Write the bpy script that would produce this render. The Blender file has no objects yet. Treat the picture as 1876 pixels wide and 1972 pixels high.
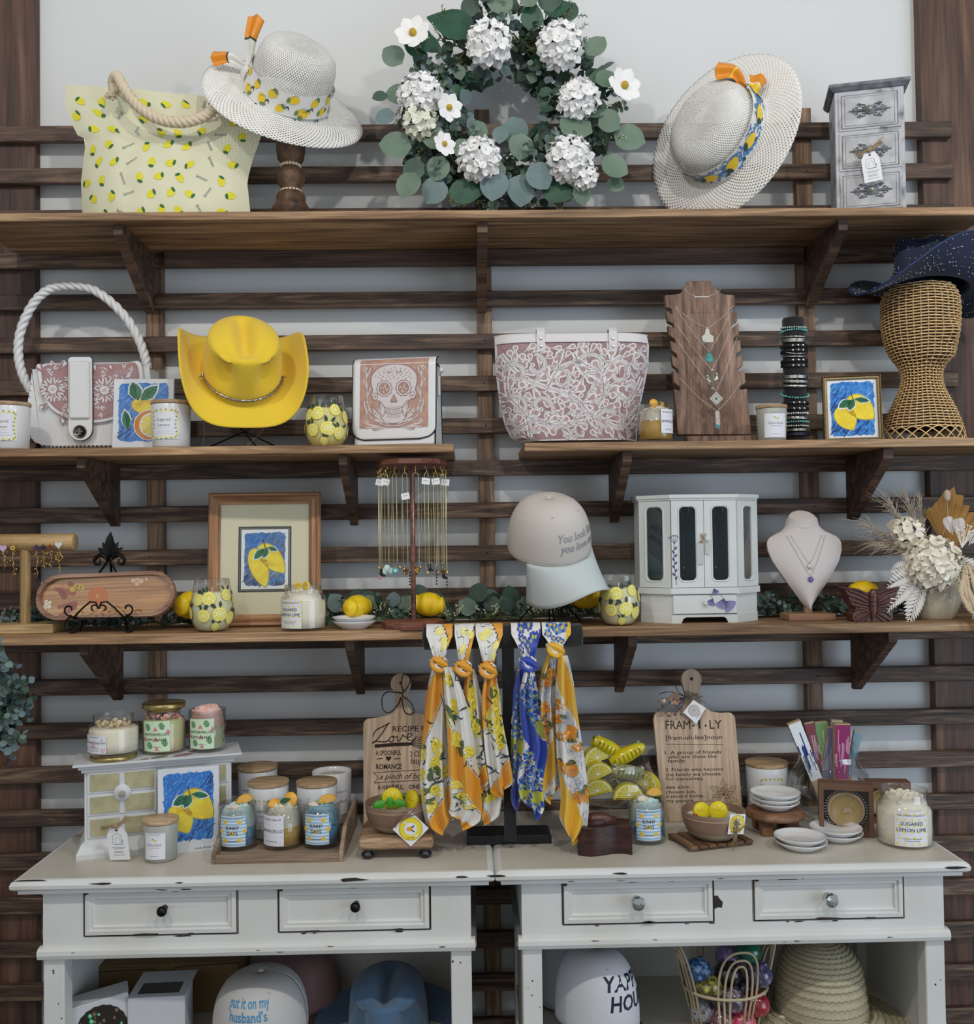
import bpy, bmesh, math, random
from mathutils import Vector as V, Matrix as MX, noise as NZ
random.seed(11)
sc = bpy.context.scene
COL = sc.collection
pi = math.pi; sin = math.sin; cos = math.cos; rad = math.radians
R_ = random.uniform

# ---------------------------------------------------------------- camera
F = 1900.0; DC = 2.4837; CZ = 1.46
YAW, PIT, ROL = .020, .0243, -.0131
_f = V((sin(YAW)*cos(PIT), cos(YAW)*cos(PIT), sin(PIT)))
_r = V((cos(YAW), -sin(YAW), 0)); _u = _r.cross(_f)
_r, _u = cos(ROL)*_r+sin(ROL)*_u, -sin(ROL)*_r+cos(ROL)*_u
CP = V((0, -DC, CZ))
cd = bpy.data.cameras.new('camera'); cam = bpy.data.objects.new('camera', cd); COL.objects.link(cam)
cd.sensor_fit = 'HORIZONTAL'; cd.sensor_width = 36; cd.lens = F/1876*36; cd.clip_start = .05
cam.matrix_world = MX(((_r.x, _u.x, -_f.x, CP.x), (_r.y, _u.y, -_f.y, CP.y), (_r.z, _u.z, -_f.z, CP.z), (0, 0, 0, 1)))
sc.camera = cam
# ---------------------------------------------------------------- light
sc.view_settings.view_transform = 'Standard'; sc.view_settings.look = 'None'
sc.view_settings.gamma = 1; sc.view_settings.exposure = -0.10
wd = bpy.data.worlds.new('room'); sc.world = wd; wd.use_nodes = True
wd.node_tree.nodes['Background'].inputs[0].default_value = (.88, .93, 1.0, 1)
wd.node_tree.nodes['Background'].inputs[1].default_value = .38
def lamp(kind, name, loc, energy, col, size, target=None, **k):
    l = bpy.data.lights.new(name, kind); o = bpy.data.objects.new(name, l); COL.objects.link(o)
    l.energy = energy; l.color = col; o.location = loc
    if kind == 'AREA': l.size = size
    else: l.shadow_soft_size = size
    for a, b in k.items(): setattr(l, a, b)
    if target is not None:
        o.rotation_euler = (V(target)-V(loc)).to_track_quat('-Z', 'Y').to_euler()
    return o
for x in (-1.1, .35, 1.8):
    lamp('SPOT', 'ceiling_downlight', (x, -2.3, 3.25), 57, (1, .95, .88), .05, (x*.8, 0, 1.2), spot_size=rad(125), spot_blend=.5)
lamp('AREA', 'window_daylight', (3.2, -3.0, 1.0), 46, (.66, .82, 1), 2.2, (0.2, 0, 1.0))
lamp('AREA', 'room_glow', (-1.2, -3.6, 2.6), 12, (1, .96, .90), 2.5, (0, 0, 1.3))

# ---------------------------------------------------------------- pixel helpers: where a photo point lies on a real plane
def ray(px, py): return _f+_r*((px-938)/F)-_u*((py-986)/F)
def P(px, py, Y):
    d = ray(px, py); return CP+d*((Y+DC)/d.y)
def H(px, py, z):
    d = ray(px, py); return CP+d*((z-CZ)/d.z)
def on(px, Y, z):
    x = (px-900)/F*(Y+DC)
    for _ in range(4):
        d = V((x, Y, z))-CP; q = 938+F*d.dot(_r)/d.dot(_f); x += (px-q)/F*(Y+DC)
    return V((x, Y, z))
def mpx(n, Y): return n*(DC+Y)/F
class Fr:
    def __init__(s, px, Y, z):
        s.o = on(px, Y, z); s.Y = Y; d = s.o-CP; s.px = px; s.py = 986-F*d.dot(_u)/d.dot(_f)
    def __call__(s, px, py):
        px = px or s.px; py = py or s.py
        p = P(px, py, s.Y)-s.o; return (p.x, p.z)
def view_rot(p, sx, sy, st, spin=0):
    """matrix whose z axis is sx right, sy up, st towards the viewer's side"""
    v = (V(p)-CP).normalized(); r = v.cross(V((0, 0, 1))).normalized(); u = r.cross(v)
    z = (r*sx+u*sy-v*st).normalized(); x = (r-z*r.dot(z)).normalized(); y = z.cross(x)
    m = MX((x, y, z)).transposed()
    return (m @ MX.Rotation(spin, 3, 'Z')).to_euler()

S1, S2, S3, TZ, LZ = 2.187, 1.6655, 1.2545, .785, .3834

# ---------------------------------------------------------------- materials
def lin(c):
    if isinstance(c, tuple): return c if len(c) == 4 else (*c, 1)
    o = []
    for i in (0, 2, 4):
        x = int(c[i:i+2], 16)/255; o.append(x/12.92 if x <= .04045 else ((x+.055)/1.055)**2.4)
    return (*o, 1)
def newmat(name):
    m = bpy.data.materials.new(name); m.use_nodes = True; nt = m.node_tree
    return m, nt, nt.nodes['Principled BSDF']
def nd(nt, t, **k):
    n = nt.nodes.new(t)
    for a, b in k.items():
        if a[0] == 'i': n.inputs[int(a[1:])].default_value = b
        else: setattr(n, a, b)
    return n
def ramp(nt, fac, stops):
    r = nt.nodes.new('ShaderNodeValToRGB'); e = r.color_ramp.elements
    while len(e) < len(stops): e.new(.5)
    for q, (p, c) in zip(e, stops): q.position = p; q.color = lin(c)
    nt.links.new(fac, r.inputs[0]); return r
_mc = {}
def mat(name, col, rough=.5, metal=0, bump=0, bs=200, var=0, vs=30, col2=None, sheen=0, alpha=1, spec=.5, coat=0, sss=0, det=4, thr=None):
    if name in _mc: return _mc[name]
    m, nt, b = newmat(name); L = nt.links
    b.inputs['Base Color'].default_value = lin(col); b.inputs['Roughness'].default_value = rough; b.inputs['Metallic'].default_value = metal
    b.inputs['Specular IOR Level'].default_value = spec; b.inputs['Alpha'].default_value = alpha
    if sheen: b.inputs['Sheen Weight'].default_value = sheen
    if coat: b.inputs['Coat Weight'].default_value = coat; b.inputs['Coat Roughness'].default_value = .08
    tc = nt.nodes.new('ShaderNodeTexCoord')
    if col2:
        n = nd(nt, 'ShaderNodeTexNoise'); n.inputs['Scale'].default_value = vs; n.inputs['Detail'].default_value = det
        L.new(tc.outputs['Object'], n.inputs['Vector'])
        a, z = thr or (.35, .65)
        r = ramp(nt, n.outputs[0], [(a, col), (z, col2)]); L.new(r.outputs[0], b.inputs['Base Color'])
    if bump:
        n = nd(nt, 'ShaderNodeTexNoise'); n.inputs['Scale'].default_value = bs; n.inputs['Detail'].default_value = 3
        L.new(tc.outputs['Object'], n.inputs['Vector'])
        bp = nd(nt, 'ShaderNodeBump'); bp.inputs['Strength'].default_value = bump; bp.inputs['Distance'].default_value = .002
        L.new(n.outputs[0], bp.inputs['Height']); L.new(bp.outputs[0], b.inputs['Normal'])
    _mc[name] = m; return m
def wood(name, dark, mid, light, axis='X', sc_=1.0, rough=.6, along=1.5, across=26, bump=.35, saw=0):
    if name in _mc: return _mc[name]
    m, nt, b = newmat(name); L = nt.links
    tc = nt.nodes.new('ShaderNodeTexCoord'); oi = nt.nodes.new('ShaderNodeObjectInfo')
    mu = nd(nt, 'ShaderNodeMath', operation='MULTIPLY'); mu.inputs[1].default_value = 37.0; L.new(oi.outputs['Random'], mu.inputs[0])
    ad = nd(nt, 'ShaderNodeVectorMath', operation='ADD'); L.new(tc.outputs['Object'], ad.inputs[0]); L.new(mu.outputs[0], ad.inputs[1])
    def noise(a, c, det, dist, scale=1):
        mp = nt.nodes.new('ShaderNodeMapping')
        s = [c, c, c]; s['XYZ'.index(axis)] = a; mp.inputs['Scale'].default_value = [q*sc_ for q in s]
        L.new(ad.outputs[0], mp.inputs[0])
        n = nd(nt, 'ShaderNodeTexNoise'); n.inputs['Scale'].default_value = scale; n.inputs['Detail'].default_value = det; n.inputs['Distortion'].default_value = dist
        L.new(mp.outputs[0], n.inputs['Vector']); return n
    n1 = noise(along, across, 5, 1.3); n2 = noise(along*5, across*9, 3, .2); n3 = noise(.8, 3, 2, .5)
    r1 = ramp(nt, n1.outputs[0], [(.3, dark), (.52, mid), (.74, light)])
    r2 = ramp(nt, n2.outputs[0], [(.3, (.45, .45, .45)), (.6, (1, 1, 1))])
    r3 = ramp(nt, n3.outputs[0], [(.3, (.72, .72, .72)), (.7, (1.15, 1.12, 1.08))])
    mx = nd(nt, 'ShaderNodeMix', data_type='RGBA', blend_type='MULTIPLY'); mx.inputs[0].default_value = .8
    L.new(r1.outputs[0], mx.inputs[6]); L.new(r2.outputs[0], mx.inputs[7])
    m2 = nd(nt, 'ShaderNodeMix', data_type='RGBA', blend_type='MULTIPLY'); m2.inputs[0].default_value = 1
    L.new(mx.outputs[2], m2.inputs[6]); L.new(r3.outputs[0], m2.inputs[7])
    L.new(m2.outputs[2], b.inputs['Base Color']); b.inputs['Roughness'].default_value = rough
    bp = nd(nt, 'ShaderNodeBump'); bp.inputs['Strength'].default_value = bump; bp.inputs['Distance'].default_value = .003
    L.new(n2.outputs[0], bp.inputs['Height']); L.new(bp.outputs[0], b.inputs['Normal'])
    _mc[name] = m; return m
def glass(name, tint=(.988, .992, .988), spec=1.0):
    if name in _mc: return _mc[name]
    m, nt, b = newmat(name); L = nt.links; nt.nodes.remove(b)
    o = nt.nodes['Material Output']
    t = nt.nodes.new('ShaderNodeBsdfTransparent'); t.inputs[0].default_value = (*tint, 1)
    g = nt.nodes.new('ShaderNodeBsdfGlossy'); g.inputs['Roughness'].default_value = .03
    lw = nt.nodes.new('ShaderNodeLayerWeight'); lw.inputs[0].default_value = .35
    mu = nd(nt, 'ShaderNodeMath', operation='MULTIPLY_ADD'); mu.inputs[1].default_value = .55*spec; mu.inputs[2].default_value = .035*spec; mu.use_clamp = True
    L.new(lw.outputs['Facing'], mu.inputs[0])
    mx = nt.nodes.new('ShaderNodeMixShader'); L.new(mu.outputs[0], mx.inputs[0]); L.new(t.outputs[0], mx.inputs[1]); L.new(g.outputs[0], mx.inputs[2])
    L.new(mx.outputs[0], o.inputs[0]); _mc[name] = m; return m
def straw(name, c1, c2, nu, nv, holes=True, amt=.18):
    """woven straw from the surface's own weave coordinates (uv)"""
    if name in _mc: return _mc[name]
    m, nt, b = newmat(name); L = nt.links
    uv = nt.nodes.new('ShaderNodeUVMap'); sp = nt.nodes.new('ShaderNodeSeparateXYZ'); L.new(uv.outputs[0], sp.inputs[0])
    def mth(op, a, c, d=None):
        n = nd(nt, 'ShaderNodeMath', operation=op)
        for i, q in enumerate((a, c, d)):
            if q is None: continue
            if isinstance(q, (int, float)): n.inputs[i].default_value = q
            else: L.new(q, n.inputs[i])
        return n.outputs[0]
    U = mth('MULTIPLY', sp.outputs[0], nu*2*pi); W = mth('MULTIPLY', sp.outputs[1], nv*2*pi)
    A = mth('SINE', mth('ADD', U, W), 0); B = mth('SINE', mth('SUBTRACT', U, W), 0)
    pr = mth('MULTIPLY', A, B); h = mth('ABSOLUTE', pr, 0)
    n = nd(nt, 'ShaderNodeTexNoise'); n.inputs['Scale'].default_value = 60; tc = nt.nodes.new('ShaderNodeTexCoord'); L.new(tc.outputs['Object'], n.inputs['Vector'])
    mx = nd(nt, 'ShaderNodeMix', data_type='RGBA'); L.new(n.outputs[0], mx.inputs[0]); mx.inputs[6].default_value = lin(c1); mx.inputs[7].default_value = lin(c2)
    L.new(mx.outputs[2], b.inputs['Base Color']); b.inputs['Roughness'].default_value = .6
    bp = nd(nt, 'ShaderNodeBump'); bp.inputs['Strength'].default_value = .7; bp.inputs['Distance'].default_value = .002
    L.new(h, bp.inputs['Height']); L.new(bp.outputs[0], b.inputs['Normal'])
    if holes:
        mx2 = mth('MAXIMUM', mth('ABSOLUTE', A, 0), mth('ABSOLUTE', B, 0))
        n2 = nd(nt, 'ShaderNodeTexNoise'); n2.inputs['Scale'].default_value = 9; L.new(tc.outputs['Object'], n2.inputs['Vector'])
        th = mth('MULTIPLY_ADD', n2.outputs[0], amt*1.6, amt*.6)
        g = mth('GREATER_THAN', mx2, th); L.new(g, b.inputs['Alpha'])
    _mc[name] = m; return m

# ---------------------------------------------------------------- mesh builder
def cat(pts, n=8, closed=False):
    """smooth curve through points (any dimension)"""
    N = len(pts); out = []
    rng = range(N) if closed else range(N-1)
    for i in rng:
        g = lambda k: pts[k % N] if closed else pts[max(0, min(N-1, k))]
        a, b, c, d = g(i-1), g(i), g(i+1), g(i+2)
        for j in range(n):
            t = j/n
            out.append(tuple(.5*((2*q1)+(-q0+q2)*t+(2*q0-5*q1+4*q2-q3)*t*t+(-q0+3*q1-3*q2+q3)*t**3) for q0, q1, q2, q3 in zip(a, b, c, d)))
    if not closed: out.append(tuple(pts[-1]))
    return out
_tc = {}
def txt(s, bold=0, shear=0, res=2):
    k = (s, bold, shear, res)
    if k not in _tc:
        cu = bpy.data.curves.new('t', 'FONT'); cu.body = s; cu.resolution_u = res; cu.offset = bold; cu.shear = shear
        o = bpy.data.objects.new('t', cu); me = bpy.data.meshes.new_from_object(o)
        vs = [(v.co.x, v.co.y) for v in me.vertices]; fs = [tuple(p.vertices) for p in me.polygons]
        bpy.data.objects.remove(o); bpy.data.curves.remove(cu); bpy.data.meshes.remove(me)
        _tc[k] = (vs, fs)
    return _tc[k]
def flat(x=0, y=0, z=0, a=0, tilt=0):
    """vertical face looking to -y, leaning back by tilt"""
    ct, st, ca, sa = cos(tilt), sin(tilt), cos(a), sin(a)
    def f(u, v, h=0):
        u, v = u*ca-v*sa, u*sa+v*ca
        return (x+u, y-h*ct+v*st, z+v*ct+h*st)
    return f
def cyl(r, z=0, a0=0, r2=None, hh=1):
    def f(u, v, h=0):
        rr = r if r2 is None else r+(r2-r)*v/hh
        a = a0+u/r; return ((rr+h)*sin(a), -(rr+h)*cos(a), z+v)
    return f
class MB:
    def __init__(s): s.v = []; s.f = []; s.m = []; s.s = []; s.u = []
    def add(s, vs, fs, m=0, sm=False, T=None, uv=None):
        n = len(s.v)
        for i, p in enumerate(vs):
            s.v.append(tuple(T @ V(p)) if T is not None else tuple(p)); s.u.append(uv[i] if uv else (0, 0))
        for f in fs: s.f.append(tuple(i+n for i in f)); s.m.append(m); s.s.append(sm)
        return s
    def box(s, x0, x1, y0, y1, z0, z1, m=0, b=0, T=None):
        if b <= 0:
            vs = [(x, y, z) for x in (x0, x1) for y in (y0, y1) for z in (z0, z1)]
            return s.add(vs, [(0, 1, 3, 2), (4, 6, 7, 5), (0, 4, 5, 1), (2, 3, 7, 6), (0, 2, 6, 4), (1, 5, 7, 3)], m, False, T)
        c = ((x0+x1)/2, (y0+y1)/2, (z0+z1)/2); h = ((x1-x0)/2, (y1-y0)/2, (z1-z0)/2); pts = []
        for sx in (-1, 1):
            for sy in (-1, 1):
                for sz in (-1, 1):
                    for k in range(3):
                        d = [h[0]-b, h[1]-b, h[2]-b]; d[k] = h[k]
                        pts.append((c[0]+sx*d[0], c[1]+sy*d[1], c[2]+sz*d[2]))
        return s.hull(pts, m, T)
    def hull(s, pts, m=0, T=None, sm=False):
        bm = bmesh.new(); [bm.verts.new(p) for p in pts]
        bmesh.ops.convex_hull(bm, input=bm.verts); bmesh.ops.dissolve_limit(bm, angle_limit=.02, verts=bm.verts, edges=bm.edges)
        bm.verts.index_update(); vs = [v.co[:] for v in bm.verts]; fs = [tuple(v.index for v in f.verts) for f in bm.faces]; bm.free()
        return s.add(vs, fs, m, sm, T)
    def lathe(s, prof, n=32, m=0, sm=True, T=None, sx=1, sy=1, uvs=None, ang=2*pi, a0=0, fn=None):
        """prof [(r,z)] or [(r,z,material)] turned round z"""
        vs = []; uv = []; L = 0; closed = abs(ang-2*pi) < 1e-6; cols = n+1
        for k, p in enumerate(prof):
            if k: L += math.hypot(p[0]-prof[k-1][0], p[1]-prof[k-1][1])
            for i in range(cols):
                a = a0+ang*i/n; q = (p[0]*cos(a)*sx, p[0]*sin(a)*sy, p[1])
                vs.append(fn(q, a, k) if fn else q); uv.append((i/n, L))
        base = len(s.v); s.add(vs, [], 0, sm, T, uv)
        for k in range(len(prof)-1):
            mm = prof[k][2] if len(prof[k]) > 2 else m
            for i in range(n):
                a = base+k*cols+i; b = a+cols
                s.f.append((a, a+1, b+1, b)); s.m.append(mm); s.s.append(sm)
        return s
    def grid(s, fn, nu, nv, m=0, sm=True, T=None, mf=None, cu=False):
        """fn(u,v) for u,v in 0..1"""
        vs = [fn(i/nu, j/nv) for j in range(nv+1) for i in range(nu+1)]; uv = [(i/nu, j/nv) for j in range(nv+1) for i in range(nu+1)]
        base = len(s.v); s.add(vs, [], 0, sm, T, uv)
        for j in range(nv):
            for i in range(nu):
                a = base+j*(nu+1)+i
                s.f.append((a, a+1, a+nu+2, a+nu+1)); s.m.append(mf((i+.5)/nu, (j+.5)/nv) if mf else m); s.s.append(sm)
        return s
    def sph(s, c, r, m=0, n=10, k=6, T=None, sm=True):
        if isinstance(r, (int, float)): r = (r, r, r)
        vs = []; fs = []
        for j in range(k+1):
            a = pi*j/k
            for i in range(n): b = 2*pi*i/n; vs.append((c[0]+r[0]*sin(a)*cos(b), c[1]+r[1]*sin(a)*sin(b), c[2]-r[2]*cos(a)))
        for j in range(k):
            for i in range(n): q = j*n; fs.append((q+i, q+(i+1) % n, q+n+(i+1) % n, q+n+i))
        return s.add(vs, fs, m, sm, T)
    def tube(s, pts, r, m=0, n=8, closed=False, T=None, sm=True, sq=1, caps=True):
        pts = [V(p) for p in pts]; N = len(pts); vs = []; fs = []
        if N < 2: return s
        up = None
        for i, p in enumerate(pts):
            t = (pts[(i+1) % N]-pts[i-1]) if closed else (pts[min(N-1, i+1)]-pts[max(0, i-1)])
            if t.length < 1e-9: t = V((0, 0, 1))
            t.normalize()
            if up is None:
                up = V((0, 0, 1)) if abs(t.z) < .9 else V((0, 1, 0))
            up = up-t*up.dot(t)
            if up.length < 1e-6: up = t.orthogonal()
            up.normalize(); sd = t.cross(up)
            rr = r(i/(N-1)) if callable(r) else (r[i] if isinstance(r, (list, tuple)) else r)
            for k in range(n):
                a = 2*pi*k/n; vs.append(p+up*(rr*cos(a))*sq+sd*(rr*sin(a)))
        for i in range(N if closed else N-1):
            j = (i+1) % N
            for k in range(n): q = (k+1) % n; fs.append((i*n+k, i*n+q, j*n+q, j*n+k))
        if not closed and caps: fs.append(tuple(range(n))); fs.append(tuple((N-1)*n+k for k in range(n)))
        return s.add(vs, fs, m, sm, T)
    def rope(s, pts, R, m=0, turns=10, k=3, n=6, T=None, n2=None, rr=.58):
        pts = [V(p) for p in cat(pts, 12)] if len(pts) < 40 else [V(p) for p in pts]
        N = len(pts); fr = []; up = V((0, 1, 0))
        for i in range(N):
            t = (pts[min(N-1, i+1)]-pts[max(0, i-1)]).normalized(); up = (up-t*up.dot(t)).normalized(); fr.append((up.copy(), t.cross(up)))
        for q in range(k):
            st = []; M_ = max(N, int(turns*10))
            for j in range(M_+1):
                x = j/M_*(N-1); i = min(N-2, int(x)); g = x-i; c = pts[i].lerp(pts[i+1], g); a = 2*pi*(turns*j/M_+q/k)
                st.append(c+fr[i][0]*(R*.5*cos(a))+fr[i][1]*(R*.5*sin(a)))
            s.tube(st, R*rr, m, n, T=T)
        return s
    def prism(s, poly, y0, y1, m=0, T=None, ms=None, sm=False, ax='y'):
        n = len(poly); o = {'y': lambda a, b, y: (a, y, b), 'z': lambda a, b, y: (a, b, y), 'x': lambda a, b, y: (y, a, b)}[ax]
        vs = [o(a, b, y0) for a, b in poly]+[o(a, b, y1) for a, b in poly]
        s.add(vs, [tuple(range(n)), tuple(range(2*n-1, n-1, -1))], m, False, T)
        b0 = len(s.v)-2*n
        for i in range(n):
            j = (i+1) % n; s.f.append((b0+i, b0+n+i, b0+n+j, b0+j)); s.m.append(m if ms is None else ms); s.s.append(sm)
        return s
    # flat marks laid on a surface map mp(u,v,h)
    def poly(s, pts, mp, m=0, h=.0004, fan=False):
        if fan:
            pts = list(pts); c = (sum(p[0] for p in pts)/len(pts), sum(p[1] for p in pts)/len(pts)); n = len(pts)
            md = [((p[0]+c[0])/2, (p[1]+c[1])/2) for p in pts]
            return s.add([mp(*p, h) for p in pts+md+[c]], [(i, (i+1) % n, n+(i+1) % n, n+i) for i in range(n)]+[(n+i, n+(i+1) % n, 2*n) for i in range(n)], m)
        return s.add([mp(*p, h) for p in pts], [tuple(range(len(pts)))], m)
    def rect(s, u0, u1, v0, v1, mp, m=0, h=.0004, nu=1, nv=1, mf=None):
        return s.grid(lambda a, b: mp(u0+(u1-u0)*a, v0+(v1-v0)*b, h), nu, nv, m, False, mf=mf)
    def disc(s, u, v, r, mp, m=0, h=.0004, n=14, ry=None, a=0, fn=None):
        ry = ry or r; pts = []
        for i in range(n):
            t = 2*pi*i/n; q = fn(t) if fn else 1; x, y = r*q*cos(t), ry*q*sin(t); pts.append((u+x*cos(a)-y*sin(a), v+x*sin(a)+y*cos(a)))
        return s.poly(pts, mp, m, h, True)
    def stroke(s, pts, w, mp, m=0, h=.0005):
        n = len(pts); vs = []
        for i, p in enumerate(pts):
            a = pts[max(0, i-1)]; b = pts[min(n-1, i+1)]; dx, dy = b[0]-a[0], b[1]-a[1]; l = math.hypot(dx, dy) or 1
            ww = (w(i/(n-1)) if callable(w) else w)/2; nx, ny = -dy/l*ww, dx/l*ww
            vs += [mp(p[0]+nx, p[1]+ny, h), mp(p[0]-nx, p[1]-ny, h)]
        return s.add(vs, [(2*i, 2*i+1, 2*i+3, 2*i+2) for i in range(n-1)], m)
    def text(s, t, u, v, size, mp, m=0, h=.0005, al=0, bold=0, shear=0, wid=None, sx=1, a=0):
        vs, fs = txt(t, bold, shear)
        if not vs: return s
        x0 = min(p[0] for p in vs); x1 = max(p[0] for p in vs); k = size
        if wid: sx = wid/((x1-x0)*k)
        off = {0: (x0+x1)/2, -1: x0, 1: x1}[al]
        q = [((p[0]-off)*k*sx, p[1]*k) for p in vs]
        return s.add([mp(u+x*cos(a)-y*sin(a), v+x*sin(a)+y*cos(a), h) for x, y in q], fs, m)
    def build(s, name, mats, parent=None, loc=None, rot=None, bevel=0, sub=0, solid=0):
        me = bpy.data.meshes.new(name); me.from_pydata(s.v, [], s.f); o = bpy.data.objects.new(name, me); COL.objects.link(o)
        for q in (mats if isinstance(mats, (list, tuple)) else [mats]): me.materials.append(q)
        me.polygons.foreach_set('material_index', s.m); me.polygons.foreach_set('use_smooth', s.s)
        if any(q != (0, 0) for q in s.u):
            l = me.uv_layers.new(name='weave'); li = [0]*len(me.loops); me.loops.foreach_get('vertex_index', li)
            l.data.foreach_set('uv', [c for i in li for c in s.u[i]])
        if parent: o.parent = parent
        if loc is not None: o.location = loc
        if rot is not None: o.rotation_euler = rot
        if bevel:
            q = o.modifiers.new('bevel', 'BEVEL'); q.width = bevel; q.segments = 2; q.limit_method = 'ANGLE'; q.angle_limit = rad(50)
        if solid:
            q = o.modifiers.new('solid', 'SOLIDIFY'); q.thickness = solid; q.offset = 0
        if sub:
            q = o.modifiers.new('sub', 'SUBSURF'); q.levels = sub; q.render_levels = sub
        return o
def thing(name, label, cat_, loc=(0, 0, 0), rz=0, group=None, rot=None):
    o = bpy.data.objects.new(name, None); COL.objects.link(o); o.empty_display_size = .02
    o.location = loc; o.rotation_euler = rot if rot is not None else (0, 0, rz)
    return tag(o, label, cat_, group)
def tag(o, label, cat_, group=None):
    o['label'] = label; o['category'] = cat_
    if group: o['group'] = group
    return o
def struct(o): o['kind'] = 'structure'; return o
def dup(o, parent=None, loc=None, rot=None, label=None, group=None):
    c = o.copy(); COL.objects.link(c)
    if parent: c.parent = parent
    if loc is not None: c.location = loc
    if rot is not None: c.rotation_euler = rot
    if label: c['label'] = label
    if group: c['group'] = group
    for ch in list(o.children): dup(ch, c)
    return c
def leafs(mb, base, d, nrm, L, W, m=0, kind=0, cup=.15, seg=4):
    """one leaf from its stem point along d"""
    d = V(d).normalized(); nrm = V(nrm); nrm = nrm-d*nrm.dot(d)
    if nrm.length < 1e-5: nrm = d.orthogonal()
    nrm.normalize(); sd = d.cross(nrm); b = V(base); vs = []
    prof = {0: lambda t: sin(pi*min(1, t*.93+.07))**.6, 1: lambda t: sin(pi*t**.75)**.9, 2: lambda t: sin(pi*t**1.1)**1.3, 3: lambda t: math.sqrt(max(0, 1-(2*t-1)**2))}[kind]
    for i in range(seg+1):
        t = i/seg; w = W/2*prof(t) if 0 < t < 1 else W*.03; c = b+d*(L*t)+nrm*(-cup*L*(t*t)*.8)
        vs += [c+sd*w+nrm*(cup*w), c, c-sd*w+nrm*(cup*w)]
    mb.add(vs, [q for i in range(seg) for q in ((3*i, 3*i+1, 3*i+4, 3*i+3), (3*i+1, 3*i+2, 3*i+5, 3*i+4))], m, True)
def rv():
    while 1:
        v = V((R_(-1, 1), R_(-1, 1), R_(-1, 1)))
        if .05 < v.length < 1: return v.normalized()
def smoothpoly(pts, n=5): return cat(pts, n, True)

# shared materials
WALL = mat('white_wall_paint', 'd6d9da', .75, bump=.12, bs=40)
SLAT = wood('dark_stained_pine', '33251d', '604b3e', 'a0866e', 'X', 1, .55, 4.0, 56)
POSTM = wood('dark_stained_pine_upright', '56402f', '8c705a', 'bfa284', 'Z', 1, .6, 2.0, 40)
BOARD = wood('brown_stained_upright_plank', '3f2c23', '66493a', '886755', 'Z', 1, .55, 1.4, 14, bump=.2)
SHELF = wood('walnut_stained_shelf', '705238', 'a78460', 'd6b48c', 'X', 1, .55, 2.2, 40)
SHELFU = wood('shelf_bracket_pine', '3c2c22', '5c4638', '85695450'[:6] if 0 else '856954', 'X', 1, .6, 2, 30)
PAINT = mat('aged_cream_paint', 'dcdedb', .45, col2='d3d3cd', vs=6, bump=.06, bs=60)
PAINTT = mat('worn_cream_tabletop', 'd0cbbf', .38, col2='c0b9aa', vs=5, bump=.05, bs=60)
CHIP = mat('bare_dark_wood_chips', '2c231f', .7)
SEAM = mat('dark_gap', '141311', .8)
WHITE = mat('white_card', 'e9eaec', .6)
INK = mat('dark_ink', '2a2a30', .7); INKG = mat('grey_ink', '7c7e86', .7)
GOLD = mat('gold_metal', 'd8b468', .25, 1); SILV = mat('silver_metal', 'd4d4d0', .25, 1); BLKM = mat('black_metal', '101012', .35, .6)
BLACK = mat('black_velvet', '0c0d10', .85, sheen=.3); GL = glass('clear_glass')
YEL = mat('lemon_yellow', 'f6d622', .45, bump=.3, bs=300, col2='efc518', vs=20)
TWINE = mat('jute_twine', 'a08a68', .9, bump=.5, bs=900)
# ---------------------------------------------------------------- setting
w = MB(); w.box(-2.6, 2.6, 0, .1, 0, 3.1, 0); struct(w.build('wall_back', WALL))
w = MB(); w.box(-2.6, 2.6, -3.2, 0, -.05, 0, 0); struct(w.build('floor', wood('grey_brown_floor', '5c5147', '857868', 'a09484', 'X', 1, .5, 1, 10)))
def slz(k): return CZ+1.0275-.105*k
tr = thing('slatted_wall_rack', 'dark brown slatted wooden rack covering the white wall', 'wall rack', (0, 0, 0))
for k in range(24):
    z1 = slz(k)
    if z1 < .03: break
    m_ = MB(); dz = R_(-.0008, .0008)
    m_.box(-1.75, 1.232 if k < 8 else 1.6, -.05, -.031, z1-.0385+dz, z1+dz, 0, .0018)
    for x in (-.777, .049, .862): m_.disc(x+R_(-.004, .004), z1-.019, .0022, flat(0, -.05, 0), 1)
    m_.build('slat', [SLAT, SEAM], tr)
for x0, x1 in ((-.7918, -.7522), (.0298, .0682), (.8414, .8822)):
    m_ = MB(); m_.box(x0, x1, -.03, -.001, .02, slz(0)+.045, 0, .0015); m_.build('upright_post', POSTM, tr)
for x0, x1 in ((-1.75, -1.0638), (1.163, 2.0)):
    m_ = MB(); m_.box(x0, x1, -.030, -.001, .02, 3.0, 0, .0015); m_.build('wide_upright_plank', BOARD, tr)

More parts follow.
